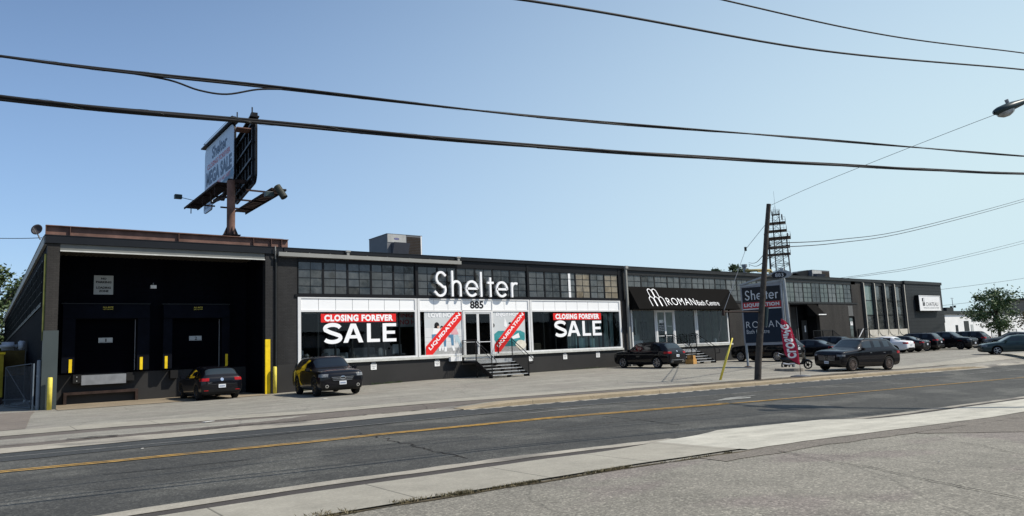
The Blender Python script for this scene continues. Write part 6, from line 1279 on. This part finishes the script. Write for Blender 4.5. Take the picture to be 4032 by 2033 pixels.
def build_car(key, kind, L, Wd, Hh, wb, fo, r, spokes, rim, double=False, glass='car_glass', body='paint_black', front=None, rear=None, rails=False, arch=True, plate=True, cladding=False):
    """a car at the origin, +X forward, wheels on z = 0; returns its root"""
    pf = prof(kind); base_H = max(s_[3] for s_ in pf['st']); kz = Hh/base_H*1.012; hw = Wd/2
    root = empty(key, (0, 0, 0)); cage = MB(); half = []
    for (x, zb, zs, zr, w, wg, wr) in pf['st']:
        X = fo+wb/2-x*L*1.0; zb, zs, zr = zb*1.0, zs*kz, zr*kz; w, wg, wr = w*hw, wg*hw, wr*hw; dzr = zr-zs
        tip = min(.06, .3*dzr)
        half.append([(X, 0, zb), (X, .78*w, zb), (X, .95*w, zb+.04), (X, w, zb+.34*(zs-zb)), (X, w*0.995, zb+.66*(zs-zb)), (X, .975*w, zs-.05), (X, wg, zs), (X, wr, zr-tip), (X, .72*wr, zr-tip*.15), (X, 0, zr)])
    ns = len(half)
    # close the nose and the tail: curve the end outward a little
    ring = []
    for h in half: ring.append(h+[(x, -y, z) for (x, y, z) in reversed(h[1:-1])])
    n = 18; fs = []; mi = []
    for i in range(ns-1):
        for j in range(n):
            jj = (j+1) % n; seg = j if j < 9 else 17-j      # 0..8
            k_ = 0
            if seg in (7, 8) and pf['ws'][0] == i: k_ = 2
            if seg in (7, 8) and pf['rw'][0] == i: k_ = 3
            if seg == 6:
                for q, (a, b) in enumerate(pf['win']):
                    if a <= i < b: k_ = 4+q*2+(0 if j < 9 else 1)
                if i == pf['ws'][0]: k_ = 0
            if seg in (0, 1): k_ = 1
            if cladding and seg == 2: k_ = 1
            fs.append((i*n+j, i*n+jj, (i+1)*n+jj, (i+1)*n+j)); mi.append(k_)
    vs = [p for r_ in ring for p in r_]
    for e, i0 in ((0, 0), (1, (ns-1)*n)):
        xs_ = ring[0][0][0] if e == 0 else ring[-1][0][0]; bulge = 0.03 if e == 0 else -0.02
        idx = list(range(i0, i0+n)); c = len(vs); zc = (vs[i0][2]+vs[i0+9][2])/2
        inner = [(xs_+bulge, vs[k_][1]*0.6, zc+(vs[k_][2]-zc)*0.6) for k_ in idx]; vs += inner; 
        for j in range(n):
            jj = (j+1) % n; f = (idx[j], idx[jj], c+jj, c+j); fs.append(f if e else tuple(reversed(f))); mi.append(0)
        # fill the inner ring with quads across
        for j in range(8):
            a, b, d, g_ = c+j, c+j+1, c+(18-j-1) % 18, c+(18-j) % 18
            f = (a, b, d) if j == 0 else ((a, b, g_) if j == 8 else (a, b, d, g_)); fs.append(f if e else tuple(reversed(f))); mi.append(0)
        f = (c+8, c+9, c+10); fs.append(f if e else tuple(reversed(f))); mi.append(0)
    me = bpy.data.meshes.new('b'); me.from_pydata(vs, [], fs)
    mats = [body, 'trim_black', glass, glass]+[glass]*6+['trim_black']
    for x in mats: me.materials.append(MATS[x].copy() if False else MATS[x])
    me.polygons.foreach_set('material_index', mi); me.update()
    bm = bmesh.new(); bm.from_mesh(me); bmesh.ops.recalc_face_normals(bm, faces=bm.faces)
    bm.to_mesh(me); bm.free(); ob = bpy.data.objects.new('b', me); COL.objects.link(ob)
    ms = ob.modifiers.new('s', 'SUBSURF'); ms.levels = 2; ms.render_levels = 2
    axF, axR = wb/2, -wb/2
    ct = MB(); ra = r+0.065
    for ax in (axF, axR):
        for sg in (1, -1): ct.tube([(ax, sg*(hw-0.30), r), (ax, sg*(hw+0.12), r)], ra, 32)
    ct.m = [10]*len(ct.f); cme = ct.build('c', [MATS[x] for x in mats]); bmc = bmesh.new(); bmc.from_mesh(cme.data); bmesh.ops.recalc_face_normals(bmc, faces=bmc.faces); bmc.to_mesh(cme.data); bmc.free()
    md = ob.modifiers.new('b', 'BOOLEAN'); md.operation = 'DIFFERENCE'; md.object = cme; md.solver = 'EXACT'; md.material_mode = 'INDEX'
    dg = bpy.context.evaluated_depsgraph_get(); full = bpy.data.meshes.new_from_object(ob.evaluated_get(dg))
    bpy.data.objects.remove(ob); bpy.data.objects.remove(cme)
    bm = bmesh.new(); bm.from_mesh(full)
    bvh = BVHTree.FromBMesh(bm)
    def split(ids, name, mats_):
        b2 = bm.copy(); kill = [f for f in b2.faces if f.material_index not in ids]; bmesh.ops.delete(b2, geom=kill, context='FACES')
        if not b2.faces: b2.free(); return None
        for f in b2.faces: f.smooth = True; f.material_index = 0 if len(mats_) == 1 else (0 if f.material_index == 0 else 1)
        q = bpy.data.meshes.new(name); b2.to_mesh(q); b2.free()
        for x in mats_: q.materials.append(MATS[x])
        o = bpy.data.objects.new(name, q); COL.objects.link(o); o.parent = root; return o
    split({0, 1, 10}, 'body', [body, 'trim_black']); split({2}, 'windshield', [glass]); split({3}, 'rear_window', ['car_glass_pale'])
    for q in range(4, 10): split({q}, 'side_window', [glass])
    bm.free()
    # projected patches
    def patch(name, mat, frm, corners, off=0.006, nu=6, nv=3, parent=None, func=None):
        O, U, V, N = frm; m_ = MB(); ok = True; idx = {}
        for i in range(nu+1):
            for j in range(nv+1):
                s_, t_ = i/nu, j/nv
                if func: u, v = func(s_, t_)
                else:
                    (a, b, c, d) = corners; u = (a[0]*(1-s_)+b[0]*s_)*(1-t_)+(d[0]*(1-s_)+c[0]*s_)*t_; v = (a[1]*(1-s_)+b[1]*s_)*(1-t_)+(d[1]*(1-s_)+c[1]*s_)*t_
                o_ = O+U*u+V*v+N*4; hit = bvh.ray_cast(o_, -N)
                if hit[0] is None: continue
                idx[(i, j)] = len(m_.v); m_.v.append(tuple(hit[0]+N*off))
        for i in range(nu):
            for j in range(nv):
                k4 = [(i, j), (i+1, j), (i+1, j+1), (i, j+1)]
                if all(k in idx for k in k4):
                    P4 = [V3(m_.v[idx[k]]) for k in k4]
                    if max((P4[0]-P4[2]).length, (P4[1]-P4[3]).length) < 0.6: m_.f.append(tuple(idx[k] for k in k4)); m_.m.append(0)
        if not m_.f: return None
        return m_.build(name, mat, parent or root, smooth=True)
    FRO = (V3((0, 0, 0)), V3((0, 1, 0)), V3((0, 0, 1)), V3((1, 0, 0))); REA = (V3((0, 0, 0)), V3((0, -1, 0)), V3((0, 0, 1)), V3((-1, 0, 0)))
    def diag(base, sg, ang=35, inset=0.16):      # frame turned towards one side, its origin on the car's corner
        N = (base[3]*math.cos(R(ang))+V3((0, sg, 0))*math.sin(R(ang))).normalized(); U = V3((0, 0, 1)).cross(N).normalized()
        cx_ = (fo+wb/2-0.10) if base[3].x > 0 else (fo+wb/2-L+0.08); return (V3((cx_, sg*(hw-inset), 0)), U, V3((0, 0, 1)), N)
    SID = lambda sg: (V3((0, 0, 0)), V3((-sg, 0, 0)), V3((0, 0, 1)), V3((0, sg, 0)))
    if front: front(patch, FRO, diag, root)
    if rear: rear(patch, REA, diag, root)
    for sg in (1, -1):
        sf = SID(sg)
        for xh in (-0.0*L, -0.235*L+0.02): patch('door_handle', 'chrome' if key in ('luxury_suv',) else 'trim_black', sf, [(-sg*0+(-sg)*(xh)-0.09, 0), (0, 0), (0, 0), (0, 0)], 0.012, 3, 1, func=lambda s_, t_, xh=xh, sg=sg: (-sg*xh-0.09+0.18*s_, kz*0.90*(1.0 if kind == 'suv' else 0.88)+0.03*t_))
        if rails:
            zr_ = Hh*0.995; pts = [(fo+wb/2-L*a, sg*hw*0.66, Hh*b) for a, b in ((0.44, 0.965), (0.48, 1.012), (0.62, 1.022), (0.78, 1.018), (0.86, 0.975))]
            MB().tube(pts, 0.018, 6).build('roof_rail', 'trim_black', root)
        mx = fo+wb/2-L*0.335; mz = kz*1.10*(1.0 if kind == 'suv' else 0.88); m_ = MB(); rbox(m_, mx-0.06, mx+0.10, min(sg*(hw-0.02), sg*(hw+0.17)), max(sg*(hw-0.02), sg*(hw+0.17)), mz-0.07, mz+0.08, 0.03); m_.bar((mx, sg*(hw-0.1), mz-0.08), (mx, sg*(hw+0.02), mz-0.03), 0.05); m_.build('mirror', body, root)
        sp_ = MB()
    d_, t_, m_ = wheel_proto(r, spokes, rim, double)
    for ax in (axF, axR):
        for sg in (1, -1):
            f = (lambda q: q) if sg < 0 else side_flip
            wo = f(d_).build('wheel', 'hub_black', root); wo.location = (ax, sg*(hw-0.13), r)
            f(t_).build('tyre', 'tyre_black', wo, smooth=True); f(m_).build('rim', rim, wo)
    return root
def ring_pts(patch, frm, name, mat, u0, v0, ru, rv, th, off=0.02, par=None): return patch(name, mat, frm, None, off, 20, 1, par, lambda s_, t_: (u0+(ru-th*t_)*math.cos(2*math.pi*s_), v0+(rv-th*t_)*math.sin(2*math.pi*s_)))
def plate_(patch, frm, v, u=0.0, w=0.30, h=0.15, off=0.03):
    p = patch('licence_plate', 'plate_white', frm, [(u-w/2, v), (u+w/2, v), (u+w/2, v+h), (u-w/2, v+h)], off, 2, 1)
    if p: patch('plate_marks', 'ink_plate', frm, [(u-w*0.38, v+h*0.3), (u+w*0.38, v+h*0.3), (u+w*0.38, v+h*0.62), (u-w*0.38, v+h*0.62)], off+0.004, 2, 1, p)
def F_qx(patch, F, D, root):
    patch('grille', 'trim_black', F, [(-0.42, 0.62), (0.42, 0.62), (0.52, 0.82), (-0.52, 0.82)], 0.01, 8, 3)
    for i in range(3): patch('grille_bar', 'alloy', F, [(-0.40-0.03*i, 0.65+i*0.06), (0.40+0.03*i, 0.65+i*0.06), (0.40+0.03*i, 0.665+i*0.06), (-0.40-0.03*i, 0.665+i*0.06)], 0.022, 8, 1)
    ring_pts(patch, F, 'badge', 'chrome', 0, 0.75, 0.13, 0.07, 0.022, 0.035)
    for sg in (1, -1):
        d = D(F, sg, 40); s_ = 1 if sg > 0 else -1
        patch('headlight', 'lamp_clear', d, [(-0.22, 0.80), (0.22, 0.80), (0.22, 0.93), (-0.22, 0.93)], 0.008, 8, 3)
        ring_pts(patch, F, 'fog_lamp', 'chrome', sg*0.66, 0.42, 0.07, 0.07, 0.03, 0.012)
    plate_(patch, F, 0.47, 0.0); patch('lower_intake', 'trim_black', F, [(-0.5, 0.32), (0.5, 0.32), (0.5, 0.45), (-0.5, 0.45)], 0.01, 6, 2)
def R_golf(patch, F, D, root):
    for sg in (1, -1): patch('taillight', 'lamp_red', D(F, sg, 30), [(-0.22, 0.82), (0.22, 0.82), (0.22, 0.95), (-0.22, 0.95)], 0.012, 8, 3)
    ring_pts(patch, F, 'badge', 'chrome', 0, 0.88, 0.07, 0.07, 0.07, 0.02); plate_(patch, F, 0.52, -0.0)
    patch('bumper_crease', 'alloy_dark', F, [(-0.62, 0.66), (0.62, 0.66), (0.62, 0.68), (-0.62, 0.68)], 0.012, 8, 1); patch('lower_trim', 'trim_black', F, [(-0.6, 0.34), (0.6, 0.34), (0.55, 0.46), (-0.55, 0.46)], 0.012, 8, 2)
    for sg in (1, -1): patch('reflector', 'lamp_red', F, [(sg*0.66-0.09, 0.40), (sg*0.66+0.09, 0.40), (sg*0.66+0.09, 0.43), (sg*0.66-0.09, 0.43)], 0.014, 2, 1)
    m_ = MB(); text(m_, 'GOLF', (V3((-1.31-0.86, 0, 0)), V3((0, -1, 0)), V3((0, 0, 1)), V3((-1, 0, 0))), -0.62, -0.44, 0.73, 0.765, 0.03, 0.0); m_.build('badge_lettering', 'chrome', root)
def R_generic(zt=0.92, w=0.22, h=0.14, cu=0.36, pl=0.72, chrome=False, bar=False):
    def f(patch, F, D, root):
        for sg in (1, -1):
            d = D(F, sg, 30); c = 0.0; patch('taillight', 'lamp_red', d, [(c-w, zt-h/2), (c+w, zt-h/2), (c+w, zt+h/2), (c-w, zt+h/2)], 0.012, 8, 3)
        plate_(patch, F, pl); patch('badge', 'chrome', F, [(-0.05, zt+0.04), (0.05, zt+0.04), (0.05, zt+0.12), (-0.05, zt+0.12)], 0.016, 1, 1)
        if bar: patch('light_bar', 'lamp_red', F, [(-0.5, zt-0.02), (0.5, zt-0.02), (0.5, zt+0.02), (-0.5, zt+0.02)], 0.014, 8, 1)
        if chrome:
            patch('bumper_trim', 'alloy', F, [(-0.62, 0.50), (0.62, 0.50), (0.62, 0.525), (-0.62, 0.525)], 0.014, 8, 1)
            for sg in (1, -1): ring_pts(patch, F, 'exhaust_tip', 'chrome', sg*0.56, 0.40, 0.13, 0.045, 0.02, 0.012)
        patch('lower_trim', 'trim_black', F, [(-0.62, 0.32), (0.62, 0.32), (0.6, 0.47), (-0.6, 0.47)], 0.008, 8, 2)
    return f
def F_gle(patch, F, D, root):
    g_ = patch('grille', 'trim_black', F, [(-0.46, 0.56), (0.46, 0.56), (0.56, 0.90), (-0.56, 0.90)], 0.01, 8, 4)
    for i in range(15):
        u = -0.49+i*0.07
        if abs(u) > 0.13: patch('grille_bar', 'alloy', F, [(u-0.009, 0.59), (u+0.009, 0.59), (u*1.1+0.009, 0.87), (u*1.1-0.009, 0.87)], 0.025, 1, 3)
    ring_pts(patch, F, 'badge', 'chrome', 0, 0.73, 0.115, 0.115, 0.016, 0.035)
    for a in (90, 210, 330): patch('badge_spoke', 'chrome', F, None, 0.036, 3, 1, None, lambda s_, t_, a=a: (math.cos(R(a))*0.11*s_-math.sin(R(a))*0.018*(t_-0.5)*(1.2-s_), 0.73+math.sin(R(a))*0.11*s_+math.cos(R(a))*0.018*(t_-0.5)*(1.2-s_)))
    for sg in (1, -1): patch('headlight', 'lamp_clear', D(F, sg, 40), [(-0.22, 0.84), (0.22, 0.84), (0.22, 0.94), (-0.22, 0.94)], 0.008, 8, 3)
    plate_(patch, F, 0.42, 0.0); patch('lower_intake', 'trim_black', F, [(-0.66, 0.28), (0.66, 0.28), (0.7, 0.40), (-0.7, 0.40)], 0.01, 6, 2)
def F_rav(patch, F, D, root):
    patch('grille', 'trim_black', F, [(-0.5, 0.66), (0.5, 0.66), (0.45, 0.86), (-0.45, 0.86)], 0.01, 8, 3); patch('grille_bar', 'alloy', F, [(-0.44, 0.80), (0.44, 0.80), (0.44, 0.83), (-0.44, 0.83)], 0.02, 6, 1)
    for sg in (1, -1): patch('headlight', 'lamp_clear', D(F, sg, 40), [(-0.22, 0.86), (0.22, 0.86), (0.22, 0.95), (-0.22, 0.95)], 0.008, 8, 2)
    plate_(patch, F, 0.50); patch('skid_plate', 'alloy', F, [(-0.6, 0.30), (0.6, 0.30), (0.55, 0.40), (-0.55, 0.40)], 0.012, 8, 2)
def F_plain(patch, F, D, root):
    for sg in (1, -1): patch('headlight', 'lamp_clear', D(F, sg, 45), [(-0.25, 0.62), (0.25, 0.62), (0.25, 0.74), (-0.25, 0.74)], 0.008, 8, 2)
    patch('grille', 'trim_black', F, [(-0.4, 0.55), (0.4, 0.55), (0.4, 0.66), (-0.4, 0.66)], 0.01, 6, 2); patch('lower_intake', 'trim_black', F, [(-0.6, 0.28), (0.6, 0.28), (0.6, 0.40), (-0.6, 0.40)], 0.01, 6, 2)
def put(root, x, y, ang, lab, cat='car', grp='cars parked outside the building', z=None):
    root.rotation_mode = 'XYZ'; c, s_ = math.cos(R(ang)), math.sin(R(ang)); f = 1.3
    zf, zr_, zl, zrr = gz(x+c*f, y+s_*f), gz(x-c*f, y-s_*f), gz(x-s_*0.75, y+c*0.75), gz(x+s_*0.75, y-c*0.75)
    root.location = (x, y, (zf+zr_)/2+0.008 if z is None else z); root.rotation_euler = (math.atan2(zl-zrr, 1.5), -math.atan2(zf-zr_, 2*f), R(ang)); tag(root, lab, cat, grp); return root
put(build_car('hatchback', 'hatch', 4.26, 1.80, 1.46, 2.63, 0.85, 0.32, 5, 'alloy_dark', True, rear=R_golf), 6.42, -0.05, 91.0, 'black hatchback backed to the street with its nose in the right dock')
put(build_car('crossover', 'suv', 4.86, 1.93, 1.66, 2.885, 0.92, 0.40, 7, 'alloy_dark', front=F_qx, rails=True), 10.33, -4.42, 263.7, 'black crossover facing the street with its chrome oval badge, parked by the brick pier')
put(build_car('suv', 'suv', 4.66, 1.90, 1.64, 2.87, 0.86, 0.36, 5, 'alloy', True, rear=R_generic(0.98, 0.24, 0.12, 0.34, 0.70, True)), 32.95, -3.1, 91.5, 'black SUV with its nose to the wall between the two shopfronts, white rear plate')
put(build_car('luxury_suv', 'suv', 4.78, 2.0, 1.78, 2.92, 0.84, 0.39, 14, 'alloy_bronze', front=F_gle, rear=R_generic(1.0), rails=True, glass='car_glass_pale'), 37.6, -14.45, 168, 'black SUV with vertical grille bars parked broadside near the kerb, right of the flag')
put(build_car('large_suv', 'suv', 4.95, 1.98, 1.75, 2.95, 0.88, 0.38, 7, 'alloy', True, rear=R_generic(0.98, 0.2, 0.12, 0.36, 0.80, True)), 43.9, -4.6, 92, 'black SUV behind the pylon sign and the scooter')
dsd = build_car('dark_sedan', 'sedan', 4.85, 1.90, 1.46, 2.9, 0.86, 0.34, 10, 'alloy_dark', rear=R_generic(0.85, 0.2, 0.1, 0.36, 0.6))
put(dsd, 48.6, -5.0, 92, 'black sedan with a chrome window line behind the broadside SUV')
bs = copy_tree(bpy.data.objects['suv']); put(bs, 52.9, -4.0, 92, 'dark SUV half hidden behind the black sedan, under the small awning'); bs.name = 'suv.001'
put(build_car('white_sedan', 'sedan', 4.65, 1.78, 1.46, 2.70, 0.92, 0.32, 5, 'alloy', body='paint_white', rear=R_generic(0.86, 0.22, 0.14, 0.34, 0.62)), 60.9, -5.0, 92, 'white sedan with red taillights in the row by the concrete fins')
s2 = copy_tree(dsd); put(s2, 63.6, -5.0, 92, 'black sedan between the white sedan and a black SUV')
s3 = copy_tree(bpy.data.objects['suv']); put(s3, 67.4, -4.8, 92, 'black SUV seen from behind, right of the black sedan in the row')
put(build_car('compact_suv', 'suv', 4.60, 1.86, 1.69, 2.69, 0.92, 0.36, 5, 'alloy_dark', front=F_rav, cladding=True, glass='car_glass_pale'), 71.0, -6.4, 268, 'black compact SUV facing the street in the parked row', z=gz(71.0, -6.4))
s4 = copy_tree(bpy.data.objects['suv']); put(s4, 76.2, -5.6, 92, 'black SUV with sloping tail, last of the parked row beside the street-facing one')
gs = build_car('grey_sedan', 'sedan', 4.9, 1.88, 1.50, 2.85, 0.9, 0.34, 5, 'alloy', body='paint_grey', front=F_plain); put(gs, 75.8, -10.0, 118, 'grey sedan side-on behind the teal car')
gt = build_car('teal_sedan', 'sedan', 4.6, 1.74, 1.42, 2.62, 0.95, 0.31, 5, 'alloy', body='paint_teal', front=F_plain, glass='car_glass_pale'); put(gt, 60.2, -15.1, 122, 'dark teal sedan driving in at the right edge', z=gz(59.5, -14.0)); gt.rotation_euler = (0, 0, R(122))
s5 = copy_tree(dsd); put(s5, 84.5, -12.5, 120, 'dark car roof just showing at the right edge behind the grey sedan')
for r_, nm in ((bs, 'suv'), (s3, 'suv'), (s4, 'suv'), (s2, 'dark_sedan'), (s5, 'dark_sedan')): pass

# ---- scooter
sc = empty('scooter', (35.75, -11.95, gz(35.75, -11.95)), R(-37), 'black scooter on its stand behind the pink-red flag', 'scooter')
def disc_wheel(nm, x, r):
    F = (V3((0, 0, 0)), V3((1, 0, 0)), V3((0, 0, 1)), V3((0, -1, 0))); o = MB().lathe(F, [(0, 0.03), (r*0.35, 0.03), (r*0.35, -0.03), (0, -0.03)], 16).build(nm, 'hub_black', sc); o.location = (x, 0, r)
    MB().lathe(F, [(r*0.78, 0.05), (r*0.92, 0.055), (r, 0.03), (r, -0.03), (r*0.92, -0.055), (r*0.78, -0.05), (r*0.78, 0.05)], 24).build('tyre', 'tyre_black', o, smooth=True); MB().lathe(F, [(r*0.77, 0.052), (r*0.77, 0.056), (r*0.68, 0.056), (r*0.68, 0.04)], 24).build('rim', 'alloy', o)
    m_ = MB()
    for i in range(5): a = i*1.2566; m_.ribbon(F, [(0, 0), (math.cos(a)*r*0.7, math.sin(a)*r*0.7)], 0.03, 0.0, 0.03)
    m_.build('spokes', 'alloy_dark', o)
disc_wheel('wheel', 0.62, 0.25); disc_wheel('wheel', -0.68, 0.25)
def loft(name, secs, mat, parent):      # (x, z centre, half width, half height)
    m_ = MB(); n = 14
    for (x, zc, a, b) in secs: m_.v += [(x, a*math.cos(t), zc+b*math.sin(t)) for t in [2*math.pi*i/n for i in range(n)]]
    for i in range(len(secs)-1):
        for j in range(n): m_.f.append((i*n+j, i*n+(j+1) % n, (i+1)*n+(j+1) % n, (i+1)*n+j)); m_.m.append(0)
    m_.f += [tuple(range(n)), tuple(reversed(range((len(secs)-1)*n, len(secs)*n)))]; m_.m += [0, 0]; o = m_.build(name, mat, parent, smooth=True); fix_normals(o); return o
loft('body', [(-0.98, 0.66, 0.05, 0.05), (-0.85, 0.60, 0.17, 0.16), (-0.6, 0.58, 0.21, 0.20), (-0.3, 0.56, 0.18, 0.17), (-0.12, 0.45, 0.15, 0.12), (0.05, 0.33, 0.17, 0.06), (0.30, 0.33, 0.18, 0.06)], 'paint_black', sc)
loft('seat', [(-0.95, 0.82, 0.06, 0.03), (-0.7, 0.84, 0.15, 0.06), (-0.4, 0.82, 0.15, 0.06), (-0.15, 0.80, 0.10, 0.05)], 'trim_black', sc)
m_ = MB(); m_.add([(0.28, -0.2, 0.32), (0.28, 0.2, 0.32), (0.42, 0.2, 0.62), (0.42, -0.2, 0.62), (0.36, -0.16, 0.98), (0.36, 0.16, 0.98), (0.40, 0.0, 0.33), (0.56, 0, 0.62), (0.44, 0, 1.0)], [(0, 1, 2, 3), (3, 2, 5, 4), (0, 3, 7, 6), (3, 4, 8, 7), (1, 6, 7, 2), (2, 7, 8, 5), (4, 5, 8), (0, 6, 1)]); m_.build('leg_shield', 'paint_black', sc)
loft('front_fender', [(0.36, 0.42, 0.05, 0.06), (0.5, 0.50, 0.09, 0.08), (0.66, 0.52, 0.09, 0.06), (0.84, 0.42, 0.06, 0.05), (0.90, 0.34, 0.03, 0.03)], 'paint_black', sc)
MB().bar((0.62, 0.08, 0.25), (0.42, 0.05, 0.9), 0.04).bar((0.42, -0.30, 1.06), (0.42, 0.30, 1.06), 0.05).bar((0.40, 0, 0.9), (0.42, 0, 1.1), 0.08).build('steering', 'black_steel', sc)
MB().bar((-0.35, 0.1, 0.35), (-0.42, 0.2, 0.0), 0.03).bar((-0.35, -0.1, 0.35), (-0.28, -0.2, 0.0), 0.03).build('stand', 'black_steel', sc)
MB().tube([(-0.2, -0.17, 0.35), (-0.6, -0.2, 0.32), (-0.9, -0.2, 0.38)], [0.04, 0.06, 0.06], 10).build('exhaust', 'alloy', sc)
m_ = MB(); rbox(m_, 0.44, 0.52, -0.07, 0.07, 0.98, 1.12, 0.03); m_.build('headlight', 'lamp_clear', sc); MB().tube([(-0.75, 0, 0.88), (-1.02, 0, 0.98), (-1.06, 0, 0.86), (-0.95, 0, 0.74)], 0.015, 6).build('rack', 'chrome', sc)
MB().bar((0.42, -0.28, 1.06), (0.36, -0.36, 1.26), 0.02).box(0.33, 0.37, -0.42, -0.30, 1.24, 1.32).build('mirror', 'black_steel', sc)
# weeds along the wall
grass_strip('wall_weeds', [((14.6, -0.12, 0.10), (16.4, -0.12, 0.08), 4), ((28.9, -0.1, 0.08), (32, -0.1, 0.08), 2), ((10.6, -0.15, 0.1), (11.8, -0.2, 0.1), 1), ((-0.5, 0.2, 0.1), (0.5, -0.1, 0.05), 0.5)], 900, 0.16, 'leaf_mid', 'weeds sprouting at the foot of the plinth between the cars')
